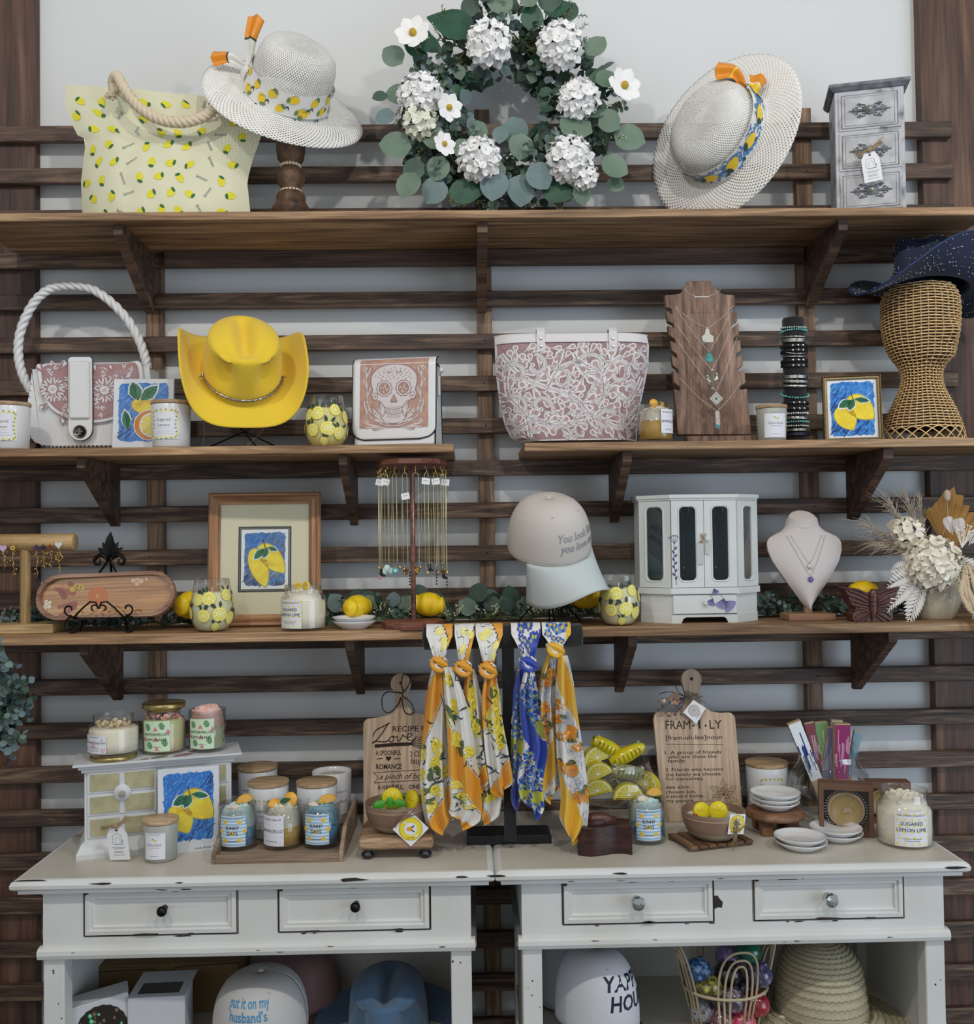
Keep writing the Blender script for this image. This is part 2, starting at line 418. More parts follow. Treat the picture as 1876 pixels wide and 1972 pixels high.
def bracket(parent, px0, px1, py, zt, depth=.225, m_=SHELFU):
    a = P(px0, py, -.055); b = P(px1, py, -.055); x0, x1 = a.x, b.x; z0 = a.z
    prof = [(-.051, z0), (-.068, z0), (-.051-depth, zt-.024), (-.051-depth, zt-.001), (-.051, zt-.001)]
    m = MB(); m.prism(prof, x0, x1, 0, ax='x'); m.build('bracket', m_, parent)
def shelf(label, x0, x1, zt, brs, th=.0185, depth=.25, cleat=None):
    t = thing('wall_shelf', label, 'shelf', ((x0+x1)/2, -.051, zt), group=None)
    m = MB(); m.box(x0-(x0+x1)/2, x1-(x0+x1)/2, -depth, 0, -th, 0, 0, .0016); m.build('board', SHELF, t)
    for a in brs:
        m = MB(); n0 = len(COL.objects); bracket(t, *a, zt-th)
        o = t.children[-1] if False else bpy.data.objects[[q.name for q in t.children if q.name.startswith('bracket')][-1]]
        o.location = (-(x0+x1)/2, .051, -zt)
    if cleat:
        m = MB(); m.box(cleat[0]-(x0+x1)/2, cleat[1]-(x0+x1)/2, -.018, -.0005, cleat[2]-zt, -th-.0005, 0, .0015); m.build('cleat', SHELFU, t)
    return t
shelf('long top shelf board under the wreath and straw hats', -1.10, 1.19, S1, [(281, 297, 603), (919, 937, 603), (1553, 1569, 589)], cleat=(-.735, .845, 2.128))
shelf('left middle shelf board under the yellow hat and skull bag', -1.6, P(874, 865, -.30).x, S2, [(217, 231, 1014), (676, 690, 1012)])
shelf('right middle shelf board under the tooled tote and wicker head', P(1010, 860, -.30).x, 1.6, S2, [(1174, 1190, 1007), (1632, 1649, 1001)])
shelf('lowest wall shelf board under the garland and jewelry box', -1.6, 1.6, S3, [(222, 237, 1347), (688, 703, 1336), (1184, 1199, 1332), (1641, 1656, 1326)], th=.021)

# ---------------------------------------------------------------- the two console tables
def chips(mb, u, v, mp, s=1, m=1, n=9, h=.0006, ar=3.0):
    pts = []
    for i in range(n):
        a = 2*pi*i/n; q = s*R_(.5, 1.2); pts.append((u+ar*q*cos(a)*.01, v+q*sin(a)*.0035))
    mb.poly(pts, mp, m, h)
YF = -.485
def table(label, pxl, pxr, apl, apr, drawers, knobs, crystal, legw, chipsd):
    xl = P(pxl, 1700, YF).x; xr = P(pxr, 1680, YF).x; xc = (xl+xr)/2
    t = thing('console_table', label, 'table', (xc, -.27, 0))
    yo = .27; a = xl-xc; b = xr-xc; y0 = YF+yo; y1 = -.052+yo
    m = MB()
    m.box(a+.014, b-.014, y0+.014, y1, TZ-.012, TZ, 1)
    # moulded lip all round the front and ends
    prof = [(0, TZ), (.006, TZ-.0005), (.011, TZ-.004), (.014, TZ-.010), (.013, TZ-.017), (.008, TZ-.021), (-.002, TZ-.024), (-.002, TZ-.030), (-.02, TZ-.030)]
    path = [(a+.014, y1), (a+.014, y0+.014), (b-.014, y0+.014), (b-.014, y1)]; out = [(-1, 0), (-1, -1), (1, -1), (1, 0)]
    vs = [(p[0]+o[0]*r, p[1]+o[1]*r, z) for p, o in zip(path, out) for r, z in prof]; n = len(prof)
    fs = [(i*n+k, i*n+k+1, (i+1)*n+k+1, (i+1)*n+k) for i in range(3) for k in range(n-1)]
    m.add(vs, fs, 0)
    m.box(a+.012, b-.012, y0+.012, y1, TZ-.03, TZ-.0125, 0)
    mp = flat(0, y0, 0)
    for u, v, s in chipsd: chips(m, u-xc, v, mp, s, 2)
    if pxl < 500: chips(m, a+.03, TZ-.002, flat(0, y0+.006, 0), 1.5, 2)
    m.build('tabletop', [PAINT, PAINTT, CHIP], t)
    al = P(apl, 1760, YF+.03).x-xc; ar = P(apr, 1760, YF+.03).x-xc; ya = YF+.03+yo
    za = P(400, 1832, YF+.025).z; zb = TZ-.0305
    m = MB()
    # apron as a frame round the drawer openings
    dd = []
    for (x0, x1, yt, yb) in drawers:
        p = P(x0, yt, ya-yo); q = P(x1, yb, ya-yo); dd.append((p.x-xc, q.x-xc, q.z, p.z))
    zlo = min(d[2] for d in dd); zhi = max(d[3] for d in dd); dd = [(d[0], d[1], zlo, zhi) for d in dd]
    m.box(al, ar, ya, ya+.02, zhi+.002, zb, 0); m.box(al, ar, ya, ya+.02, za+.012, zlo-.002, 0)
    xs = [al]+[q for d in dd for q in (d[0]-.002, d[1]+.002)]+[ar]
    for i in range(0, len(xs), 2): m.box(xs[i], xs[i+1], ya, ya+.02, zlo-.002, zhi+.002, 0)
    m.box(al, ar, ya+.021, ya+.026, za+.012, zb, 1)
    for x in (al, ar-.02): m.box(x, x+.02, ya+.02, y1, za+.012, zb, 0)
    m.box(al+.02, ar-.02, y1-.012, y1, za+.012, zb, 0)
    mpa = flat(0, ya, 0)
    for d in dd:
        for q in range(6): chips(m, R_(d[0], d[1]), d[3]+.003 if q % 2 else d[2]-.003, mpa, R_(.3, .7), 1, ar=R_(1, 3))
    if crystal: chips(m, dd[0][1]+.007, (zlo+zhi)/2-.005, mpa, 5, 1, ar=.25)
    m.build('apron', [PAINT, CHIP], t)
    # rounded bottom moulding
    m = MB(); ml = al-.008; mr = ar+.008; pr = [(ya+.002, za+.0135), (ya-.006, za+.0125), (ya-.012, za+.008), (ya-.013, za), (ya-.010, za-.008), (ya-.004, za-.011), (ya+.01, za-.011), (ya+.01, za+.0135)]
    m.prism(pr, ml, mr, 0, ax='x')
    for s_, x in ((-1, al), (1, ar)): m.tube([(x+s_*.0, ya, za), (x+s_*.0, y1, za)], .0115, 0, 8)
    for q in range(5): chips(m, R_(ml+.05, mr-.05), za+R_(-.006, .009), flat(0, ya-.0128, 0), R_(.15, .35), 1)
    m.build('bottom_moulding', [PAINT, CHIP], t)
    for d, (kx, ky) in zip(dd, knobs):
        m = MB(); x0, x1, z0, z1 = d; w_ = .011
        # raised frame with sloping inner moulding and recessed panel
        def ring(o, i, yo_, yi, mt=0):
            A = [(x0+o, z0+o), (x1-o, z0+o), (x1-o, z1-o), (x0+o, z1-o)]; B = [(x0+i, z0+i), (x1-i, z0+i), (x1-i, z1-i), (x0+i, z1-i)]
            m.add([(p[0], yo_, p[1]) for p in A]+[(p[0], yi, p[1]) for p in B], [(k, (k+1) % 4, 4+(k+1) % 4, 4+k) for k in range(4)], mt)
        ring(0, .0022, ya-.0012, ya-.0012, 1); ring(.0022, .003, ya-.0012, ya-.004); ring(.003, .011, ya-.004, ya-.005); ring(.011, .013, ya-.005, ya-.001)
        ring(.013, .018, ya-.001, ya-.002); ring(.018, .021, ya-.002, ya+.003)
        m.add([(x0+.021, ya+.003, z0+.021), (x1-.021, ya+.003, z0+.021), (x1-.021, ya+.003, z1-.021), (x0+.021, ya+.003, z1-.021)], [(0, 1, 2, 3)], 0)
        m.add([(x0, ya-.0012, z0), (x1, ya-.0012, z0), (x1, ya-.0012, z1), (x0, ya-.0012, z1), (x0, ya+.01, z0), (x1, ya+.01, z0), (x1, ya+.01, z1), (x0, ya+.01, z1)], [(0, 1, 5, 4), (1, 2, 6, 5), (2, 3, 7, 6), (3, 0, 4, 7)], 0)
        for q in range(4): chips(m, R_(x0+.02, x1-.02), (z1-.0035) if q % 2 else z0+.0035, flat(0, ya-.0048, 0), R_(.3, .8), 1, ar=R_(1, 4))
        chips(m, x0+.006, z1-.006, flat(0, ya-.0052, 0), 1.0, 1, ar=.5)
        dr = m.build('drawer', [PAINT, CHIP], t)
        kp = P(kx, ky, ya-yo-.02); k_ = MB(); T = MX.Translation((kp.x-xc, ya+.003, kp.z)) @ MX.Rotation(pi/2, 4, 'X')
        if crystal:
            k_.lathe([(.004, 0), (.004, .010), (.007, .012), (.014, .018), (.0155, .024), (.013, .030), (.007, .034), (0, .0345)], 9, 0, False, T)
            k_.lathe([(.009, 0), (.009, .003), (.005, .006), (.005, .011), (0, .011)], 16, 1, True, T)
            k_.build('knob', [mat('cut_crystal', 'cdd6d6', .03, .85), SILV], dr)['label'] = 'faceted crystal knob'
        else:
            k_.lathe([(.006, 0), (.005, .008), (.006, .012), (.0095, .017), (.0105, .022), (.008, .028), (0, .030)], 20, 0, True, T)
            k_.build('knob', BLKM, dr)['label'] = 'round black knob'
    for x, y in ((al, ya), (ar-legw, ya), (al, y1-legw), (ar-legw, y1-legw)):
        m = MB(); m.box(x, x+legw, y, y+legw, 0, za-.01, 0, .002); mpl = flat(0, y-.0001, 0)
        for q in range(5): chips(m, x+R_(.002, legw-.003), R_(.3, .6), mpl, R_(.3, .8), 1, ar=.3)
        m.build('leg', [PAINT, CHIP], t)
    for x, s_ in ((al+.006, 1), (ar-.018, 1)):
        m = MB(); m.box(x, x+.012, ya+legw, y1-legw, .3, za+.012, 0); m.build('side_panel', PAINT, t)
    m = MB(); m.box(al+legw, ar-legw, y1-.010, y1, .3, za+.012, 0); m.build('back_panel', PAINT, t)
    m = MB(); m.box(al+.003, ar-.003, ya+.004, y1-.0005, LZ-.02, LZ, 0, .001); m.build('lower_shelf', PAINTT, t)
    return t
table('distressed cream console table on the left with black drawer knobs', 17, 953, 83, 907, [(162, 458, 1714, 1797), (536, 829, 1707, 1788)], [(311, 1756), (684, 1748)], False, .042,
      [(-.57, TZ-.022, .5), (-.62, TZ-.022, .4), (-.585, TZ-.009, .35), (-.24, TZ-.010, 1.2), (-.74, TZ-.008, .8), (-.02, TZ-.008, .6)])
table('distressed cream console table on the right with crystal drawer knobs', 953.8, 1871, 1005, 1818, [(1083, 1375, 1696, 1773), (1450, 1741, 1690, 1767)], [(1229, 1740), (1601, 1734)], True, .040,
      [(.30, TZ-.008, .6), (.05, TZ-.008, .7), (.98, TZ-.01, .8), (.2, TZ-.022, .3), (.3, TZ-.022, .3), (.5, TZ-.022, .3)])
# ---------------------------------------------------------------- shared small builders
def bagsurf(pl, pr, depth, yc=0, p=4, wr=0, seed=0):
    """pl/pr: [(z,x)] left and right outlines, depth: [(z,d)]; returns S(u,v,side,h)"""
    def itp(tab, z):
        for (a, b), (c, d) in zip(tab, tab[1:]):
            if z <= c: return b+(d-b)*max(0, (z-a)/(c-a+1e-9))
        return tab[-1][1]
    z0, z1 = pl[0][0], pl[-1][0]
    def S(u, v, side=-1, h=0):
        z = z0+(z1-z0)*v; xl, xr = itp(pl, z), itp(pr, z); d = itp(depth, z)
        x = xl+(xr-xl)*u; q = 1-abs(2*u-1)**p
        w = wr*NZ.noise(V((x*9+seed, z*9, side*3)))+wr*.5*NZ.noise(V((x*24+seed, z*18, side*5))) if wr else 0
        return (x, yc+side*(d*q+h)+(w*q), z)
    return S
def lemon_marks(m, mp, u, v, s, a, my, ml, h=.0005):
    pts = []
    for i in range(14):
        t = 2*pi*i/14; r = s*(1+.22*max(0, cos(t))**10); x, y = r*cos(t), r*.8*sin(t)
        pts.append((u+x*cos(a)-y*sin(a), v+x*sin(a)+y*cos(a)))
    m.poly(pts, mp, my, h, True)
    b = a+pi; lx, ly = u+s*.75*cos(b), v+s*.75*sin(b)
    m.disc(lx+s*.1*cos(b+1), ly+s*.1*sin(b+1), s*.62, mp, ml, h+.0003, 10, s*.33, a+1.35)
def citrus(m, mp, u, v, s, cols, h=.0004, a=0, half=False, seg=8):
    """slice: rind, pith, segments"""
    rind, pith, flesh = cols
    def d(r, c, hh):
        n = 20; A = pi if half else 2*pi
        pts = [(u+r*cos(a+A*i/n), v+r*sin(a+A*i/n)) for i in range(n+(1 if half else 0))]; m.poly(pts, mp, c, hh, True)
    d(s, rind, h); d(s*.86, pith, h+.0002); A = pi if half else 2*pi; k = seg//2 if half else seg
    for i in range(k):
        t0 = a+A*(i+.10)/k; t1 = a+A*(i+.90)/k
        m.poly([(u+s*.12*cos((t0+t1)/2), v+s*.12*sin((t0+t1)/2))]+[(u+s*.74*cos(t0+(t1-t0)*j/4), v+s*.74*sin(t0+(t1-t0)*j/4)) for j in range(5)], mp, flesh, h+.0004, False)
LY = mat('printed_lemon', 'e6dc3c', .6); LG = mat('printed_leaf', '3d7048', .6); LO = mat('printed_orange', 'e8a024', .6); LB = mat('printed_blue', '2b5fb0', .6); LW = mat('printed_white', 'f0f0ea', .6)

# ================================================================= TOP SHELF
# lemon print canvas bag
Y = -.19; fr = Fr(320, Y, S1)
t = thing('tote_bag', 'cream canvas bag printed with small lemons and fitted with thick rope handles', 'bag', fr.o)
q = lambda L: sorted([(fr(x, y)[1], fr(x, y)[0]) for x, y in L])
pl = q([(160, 408), (156, 350), (163, 290), (166, 268), (150, 262), (132, 225), (124, 200), (127, 163)])
pr = q([(485, 408), (476, 350), (486, 310), (506, 255), (510, 238), (500, 228), (478, 215), (462, 198)])
zt = max(pl[-1][0], pr[-1][0]); pl[0] = (0, pl[0][1]); pr[0] = (0, pr[0][1])
zl, zr = pl[-1][0], pr[-1][0]
S = bagsurf(pl, [(z, x) for z, x in pr], [(0, .062), (.1, .055), (.2, .035), (.25, .02), (.3, .014)], 0, 3, .010, 3)
def S2_(u, v, side=-1, h=0):   # rim drops to the right
    vv = v*(1-.13*u*v); return S(u, vv, side, h)
m = MB(); CAN = mat('cream_canvas', 'dad9bc', .85, bump=.3, bs=900); CANI = mat('bag_lining', '8f8b6c', .9)
m.grid(lambda a, b: S2_(a, b), 40, 34, 0); m.grid(lambda a, b: S2_(a, b, 1), 20, 16, 0)
mpb = lambda u, v, h=0: S2_(u, v, -1, h+.0006)
LYc = mat('bag_lemon_yellow', 'dcd52e', .7); LGc = mat('bag_leaf_green', '37683a', .7)
def skew(mp, sx, sy): return lambda u, v, h=0: mp(u*sx, v*sy, h)
mk = skew(mpb, 1/.41, 1/.30)
k = 0
for r in range(8):
    for c in range(9):
        u = .022+c*.047+(r % 2)*.022+R_(-.005, .005); v = .018+r*.036+R_(-.005, .005)
        if u > .39 or v > .288: continue
        k += 1
        if k % 4 == 3: m.text('lemon', u, v, .011, mk, 3, .0004, a=R_(-1.2, 1.2), shear=.3)
        else: lemon_marks(m, mk, u, v, .0105, R_(0, 6.3), 1, 2)
m.build('bag_body', [CAN, LYc, LGc, INKG], t)
m = MB(); ROPE = mat('cotton_rope', 'd8cab0', .95, bump=.5, bs=700)
pts = [(*fr(x, y), yy) for x, y, yy in [(238, 198, -.055), (236, 180, -.06), (248, 176, -.075), (262, 200, -.082), (290, 236, -.085), (330, 260, -.085), (375, 265, -.085), (415, 250, -.08), (432, 225, -.07), (428, 205, -.05)]]
m.rope([(x, yy, z) for x, z, yy in pts], .0120, 0, 13, 3, 7)
kx, kz = fr(232, 205)
for i in range(60):
    d = rv(); d.y = -abs(d.y); m.tube([V((kx, -.055, kz))+d*.004, V((kx, -.055, kz))+V((d.x*.016, d.y*.010, d.z*.012))], .0014, 0, 4)
m.rope([(fr(425, 215)[0], -.045, fr(425, 215)[1]), (fr(440, 190)[0], -.04, fr(440, 190)[1]), (fr(448, 160)[0], -.01, fr(448, 160)[1])], .010, 0, 3, 3, 7)
m.build('rope_handle', ROPE, t)
m = MB(); gx, gz = fr(418, 218); m.tube([(gx+.009*cos(a), -.047, gz+.009*sin(a)) for a in [2*pi*i/16 for i in range(16)]], .002, 0, 6, True); m.build('grommet', SILV, t)

# straw sun hats
STR = straw('white_woven_straw', 'f5f4f0', 'e6e4dc', 46, 56, True, .40)
def sunhat(name, label, loc, rot, Rx, rc, hc, ribbon, kind, dip=.012):
    t = thing(name, label, 'hat', loc, rot=rot); m = MB()
    prof = [(.0005, hc), (rc*.35, hc-.001), (rc*.62, hc-.005), (rc*.80, hc-.014), (rc*.92, hc-.028), (rc*.98, hc-.048), (rc*1.0, hc-.07), (rc*1.02, .012), (rc*1.05, .003), (rc*1.15, -.001)]
    for i in range(1, 9): r = rc*1.15+(Rx-rc*1.15)*i/8; prof.append((r, -.001-dip*(i/8)**1.6))
    prof.append((Rx*.997, -.003-dip))
    def fn(p, a, k):
        r = math.hypot(p[0], p[1]); w = .006*sin(2*a+1)*(max(0, r-rc)/(Rx-rc))**2 if r > rc else 0
        d = -.012*math.exp(-((p[0]/.03)**2+(p[1]/.06)**2)) if k < 4 else 0
        return (p[0], p[1], p[2]+w+d)
    cs = MB(); n = 72; cs.lathe(prof, n, 0, True, fn=fn, sx=.94, sy=1.04)
    ob = cs.build('straw_body', STR, t)
    # printed ribbon round the crown
    m = MB(); cols = ribbon
    def rb(u, v, h=0):
        a = u; r = rc*1.085+.0035*sin(v*60+a*3)*.6-v*.05+h; zz = .006+v+.004*sin(a*2+.5)
        return (r*.94*cos(a), r*1.04*sin(a), zz)
    m.grid(lambda a, b: rb(2*pi*a, .054*b), 72, 6, 0)
    sk = lambda u, v, h=0: rb(u/rc, v, h+.0006)
    per = 2*pi*rc; i = 0; u = 0
    while u < per:
        if kind == 0:
            vv = (.013, .039)[i % 2]+R_(-.003, .003); lemon_marks(m, sk, u, vv, R_(.0100, .0125), R_(0, 6.3), 1, 5)
            a = R_(0, 3); m.stroke(cat([(u+.008, .03-vv), (u+.014, .034-vv+.004), (u+.018, .03-vv)], 4), lambda t: .0030*sin(pi*t)+.0004, sk, 2, .0012)
            m.stroke([(u-.004, vv+.006), (u+.002, vv+.012), (u+.010, vv+.010)], .0008, sk, 3, .0011); u += .0215
        else:
            for _ in range(7):
                uu, vv, a = u+R_(-.01, .01), R_(.006, .045), R_(0, 6)
                m.stroke([(uu+.005*cos(a+j*.7)*(1+j*.1), vv+.005*sin(a+j*.7)) for j in range(6)], lambda t: .0034*sin(pi*t)+.0006, sk, 4, .001)
            if i % 4 == 0: lemon_marks(m, sk, u, .026, .017, R_(-.6, .6), 1, 2, .0014)
            if i % 3 == 0: m.disc(u+.01, .01, .004, sk, 2, .0013)
            u += .014
        i += 1
    m.build('printed_ribbon', cols+[mat('print_sage', '6d8a5c', .6)]*(6-len(cols)), t); return t
RW = mat('satin_white', 'e6e6e2', .4); RBL = mat('print_cobalt', '3f7db8', .5); ORS = mat('orange_satin', 'e08c1a', .45, coat=.2); RY = mat('print_warm_yellow', 'eccb2e', .5); RG = mat('print_dark_green', '31463f', .6)
Yh = -.185; pc = P(552, 192, Yh)
hat1 = sunhat('sun_hat', 'white woven straw hat with lemon-print ribbon and orange tails, tilted on a carved stand', pc, view_rot(pc, .27, .865, .42, -1.2), .188, .090, .142, [RW, RY, RG, INK], 0)
def ribbontail(t, pts, w, mats, flipm=None):
    m = MB(); c = cat(pts, 8); n = len(c)-1; vw = t.rotation_euler.to_matrix().inverted() @ V((0, -1, .15))
    def f(a, b):
        i = min(n-1, int(b*n)); g = b*n-i; p = V(c[i]).lerp(V(c[i+1]), g); d = (V(c[i+1])-V(c[i])).normalized(); s_ = d.cross(vw).normalized()
        ww = w*(.3+1.1*b); e = b-.25*abs(a-.5)*b; return p+s_*(a-.5)*ww+d.cross(s_)*(.006*sin(a*7)+.004*sin(b*8))+d*((.5-abs(a-.5))*.02*b)
    m.grid(f, 10, 26, 0, mf=lambda a, b: 1 if b > .62 else (2 if b > .57 else 0)); m.build('ribbon_tail', mats, t, solid=.001)
inv = hat1.rotation_euler.to_matrix().inverted()
def loc_(t, px, py, Y): return tuple(t.rotation_euler.to_matrix().inverted() @ (P(px, py, Y)-V(t.location)))
ribbontail(hat1, [loc_(hat1, 474, 150, -.20), loc_(hat1, 480, 105, -.20), loc_(hat1, 484, 70, -.21), loc_(hat1, 492, 34, -.215)], .028, [RW, ORS, RG])
ribbontail(hat1, [loc_(hat1, 476, 128, -.21), loc_(hat1, 448, 113, -.22), loc_(hat1, 414, 110, -.23)], .030, [RW, ORS, RG])
m = MB(); m.sph(loc_(hat1, 474, 142, -.205), (.012, .013, .022), 0); m.build('ribbon_knot', RW, hat1)
# carved stand with wooden bead strings
st = on(561, Yh, S1); CARV = wood('carved_brown_wood', '3c2a1d', '6b4c33', '9a754f', 'Z', 1, .55, 4, 30)
t = thing('hat_stand', 'carved dark wooden hat stand with two strings of pale wooden beads', 'hat stand', st); k = mpx(1, Yh)
m = MB(); zz = lambda y: fr(561, y)[1]
pr_ = [(40, 404), (38, 399), (34, 394), (30, 388), (31, 380), (27, 372), (20, 367), (19, 364), (27, 352), (29, 342), (27, 330), (18, 322), (17, 318), (27, 306), (30, 290), (30, 265), (28, 245), (22, 238), (22, 215)]
m.lathe([(0, 0)]+[(a*k*.93, max(0, zz(b))) for a, b in pr_]+[(.012, zz(200)), (0, zz(200))], 28, 0)
for i in range(16):
    a = 2*pi*i/16; m.tube([(.024*cos(a), .024*sin(a), zz(300)), (.0262*cos(a+.1), .0262*sin(a+.1), zz(275)), (.0255*cos(a-.1), .0255*sin(a-.1), zz(250))], .0016, 0, 5)
for i in range(8):
    a = 2*pi*i/8; m.tube([(.0165*cos(a), .0165*sin(a), zz(362)), (.0262*cos(a), .0262*sin(a), zz(342)), (.0165*cos(a), .0165*sin(a), zz(324))], .0022, 0, 6)
m.build('pedestal', CARV, t)
BEAD = mat('pale_wood_beads', 'd5c6a6', .6)
for j, (yb, rb_) in enumerate([(318, .0205), (368, .0215)]):
    m = MB()
    for i in range(17): a = 2*pi*i/17; m.sph((rb_*cos(a), rb_*sin(a), zz(yb)), .0042, 0, 8, 6)
    tag(m.build('bead_bracelet', BEAD, None, tuple(st)), 'string of round pale wooden beads round the %s of the carved hat stand' % ('upper neck' if j == 0 else 'lower neck'), 'bead bracelet')

# right hat on its low stand
pc2 = P(1392, 262, -.20)
hat2 = sunhat('sun_hat', 'white woven straw hat with blue and lemon print band, leaning right of the wreath', pc2, view_rot(pc2, -.46, .44, .77, 2.4), .196, .103, .105, [RW, RY, RG, INK, RBL], 1, .006)
ribbontail(hat2, [loc_(hat2, 1432, 185, -.27), loc_(hat2, 1430, 158, -.28), loc_(hat2, 1410, 138, -.285), loc_(hat2, 1385, 133, -.285)], .034, [ORS, ORS, RY])
ribbontail(hat2, [loc_(hat2, 1432, 190, -.275), loc_(hat2, 1452, 170, -.285), loc_(hat2, 1462, 148, -.285)], .030, [RY, ORS, RW])
m = MB(); st2 = on(1385, -.125, S1)
m.lathe([(0, 0), (.062, 0), (.064, .003), (.058, .007), (.03, .010), (.014, .012), (.012, .03), (.010, .055), (0, .055)], 28, 0)
tag(m.build('hat_stand', wood('light_oak_stand', '6d4d33', '94704c', 'b5906a', 'X', 1), None, st2), 'low round oak stand holding up the hat with the blue band', 'hat stand')

# ---- foliage helpers
E1 = mat('eucalyptus_sage', '6f8473', .6, col2='5d7361', vs=12); E2 = mat('eucalyptus_bluegreen', '5c7270', .6, col2='73878a', vs=12); E3 = mat('dark_green_leaf', '1f4434', .45, col2='2b5640', vs=25)
E4 = mat('olive_sprig', '76853f', .6); E5 = mat('deep_euc_leaf', '33483f', .6, col2='475f50', vs=20); PET = mat('white_petals', 'eeeeee', .7); PETc = mat('cream_petals', 'e2e3d2', .7); YC = mat('flower_centre', 'b79a2a', .7); STEM = mat('green_stem', '56613c', .7); BERRY = mat('pale_berries', 'c3ccab', .6)
FOL = [E1, E2, E3, E4, E5, STEM, BERRY]
def hydr(m, c, R, n=34, mp_=0, mc=1, fac=V((0, -1, .1))):
    c = V(c)
    for i in range(n):
        z = 1-1.15*(i+.5)/n; a = i*2.39996; r = math.sqrt(max(0, 1-z*z)); f = fac.normalized(); a1 = f.orthogonal().normalized(); a2 = f.cross(a1)
        d = (f*z+a1*r*cos(a)+a2*r*sin(a)); p = c+d*R*R_(.86, 1.05); t1 = d.orthogonal().normalized(); sp = R_(0, 1.5); t1 = MX.Rotation(sp, 3, d) @ t1; s = R*R_(.36, .44)
        for k in range(4):
            e = MX.Rotation(k*pi/2+R_(-.15, .15), 3, d) @ t1; leafs(m, p, e+d*.25, d, s, s*.95, mp_, 3, -.22, 4)
        m.sph(p+d*.002, R*.035, mc, 5, 4)
def cosmos(m, c, d, s, mp_=0, mc=1):
    d = V(d).normalized(); t1 = d.orthogonal().normalized()
    for k in range(7): e = MX.Rotation(k*2*pi/7, 3, d) @ t1; leafs(m, V(c)+e*s*.12, e+d*R_(.02, .3), d, s*.92, s*.74, mp_, 3, -.1, 5)
    m.sph(V(c)+d*s*.1, (s*.22,)*3, mc, 9, 6)
def sprig(m, p, d, L, n, mm, sz, kind=0, wid=.9, ms=5, nod=2):
    p = V(p); d = V(d).normalized(); pts = [p]; e = d.copy()
    for i in range(n): e = (e+rv()*.16).normalized(); pts.append(pts[-1]+e*L/n)
    m.tube(pts, .0009, ms, 4)
    for i, q in enumerate(pts[1:]):
        f = 1-.45*i/n; s0 = rv()
        for k in range(nod):
            sd = e.cross(s0).normalized()*(1 if k % 2 else -1); l = sz*f*R_(.85, 1.15); leafs(m, q, sd+e*.5+rv()*.3, (V((0, -1, .3))+rv()*.7), l, l*wid, mm if isinstance(mm, int) else random.choice(mm), kind, .12, 4)
def seedy(m, p, d, L, n, mm):
    p = V(p); d = V(d).normalized()
    m.tube([p, p+d*L], .0007, 5, 3)
    for i in range(n):
        q = p+d*L*(.2+.8*i/n); e = (d+rv()*.9).normalized(); l = L*.22; m.tube([q, q+e*l], .0005, 5, 3); m.sph(q+e*l, .0017, mm, 5, 4)

# wreath
Yw = -.135; wc = P(975, 215, Yw); t = thing('wreath', 'round eucalyptus wreath with white hydrangeas standing on the top shelf', 'wreath', wc); kw = mpx(1, Yw)
def wp(px, py, y=0): p = P(px, py, Yw)-wc; return V((p.x, y, p.z))
m = MB()
m.tube([(.165*cos(2*pi*i/30), 0, .165*sin(2*pi*i/30)) for i in range(30)], .010, 5, 6, True)
for i in range(10): m.tube([(.165*cos(2*pi*j/30)+R_(-.02, .02), R_(-.025, .02), .165*sin(2*pi*j/30)+R_(-.02, .02)) for j in range(30)], .0022, 5, 4, True)
for i in range(620):   # dense inner layer
    a = R_(0, 2*pi); r = R_(.075, .245); p = V((r*cos(a), R_(-.03, .04), r*sin(a)))
    if p.z < -.215: continue
    e = V((cos(a), R_(-.6, .1), sin(a)))+rv()*.9; l = R_(.024, .040)
    leafs(m, p, e, V((0, -1, 0))+rv()*.7, l, l*.82, random.choice((0, 4, 4, 4, 2, 1)), 0, .15)
for i in range(80):
    a = R_(0, 2*pi); r = R_(.085, .235); up = sin(a) > .15
    sprig(m, (r*cos(a), -.03, r*sin(a)), V((cos(a), -.35, sin(a)))+rv()*1.1, R_(.06, .09), 5, (4, 1, 0, 4) if up else (0, 1, 4), R_(.016, .023), 0)
big = [(770, 200, 0, 52), (765, 300, 0, 62), (760, 130, 0, 48), (800, 350, 4, 45), (1205, 285, 0, 62), (1175, 345, 0, 55), (1103, 268, 0, 66), (990, 272, 1, 56), (1000, 305, 0, 52), (962, 283, 1, 36), (1065, 305, 0, 42), (946, 350, 0, 56), (838, 290, 0, 48),
       (845, 345, 0, 50), (838, 385, 1, 55), (1000, 385, 1, 62), (950, 378, 1, 60), (1035, 362, 1, 56), (790, 380, 0, 55), (960, 30, 0, 58), (935, 18, 4, 46), (1015, 30, 0, 40), (1140, 120, 0, 46), (1140, 235, 4, 50), (1165, 260, 0, 46), (1180, 370, 0, 36), (905, 35, 4, 40), (745, 245, 1, 40), (920, 275, 0, 40), (1055, 25, 4, 50), (1090, 45, 4, 46), (1115, 392, 0, 40), (735, 205, 4, 30), (820, 60, 4, 0), (1160, 180, 0, 46), (890, 310, 0, 40)]
for x, y, mi, s in big:
    if not s: continue
    a = math.atan2(215-y, x-975)+R_(-.5, .5); p = wp(x, y, R_(-.085, -.05)); d = V((cos(a), R_(-.2, .1), sin(a))); l = s*kw
    leafs(m, p-d*l*.5, d, V((R_(-.3, .3), -1, R_(-.2, .4))), l, l*.92, mi, 0, .08, 6)
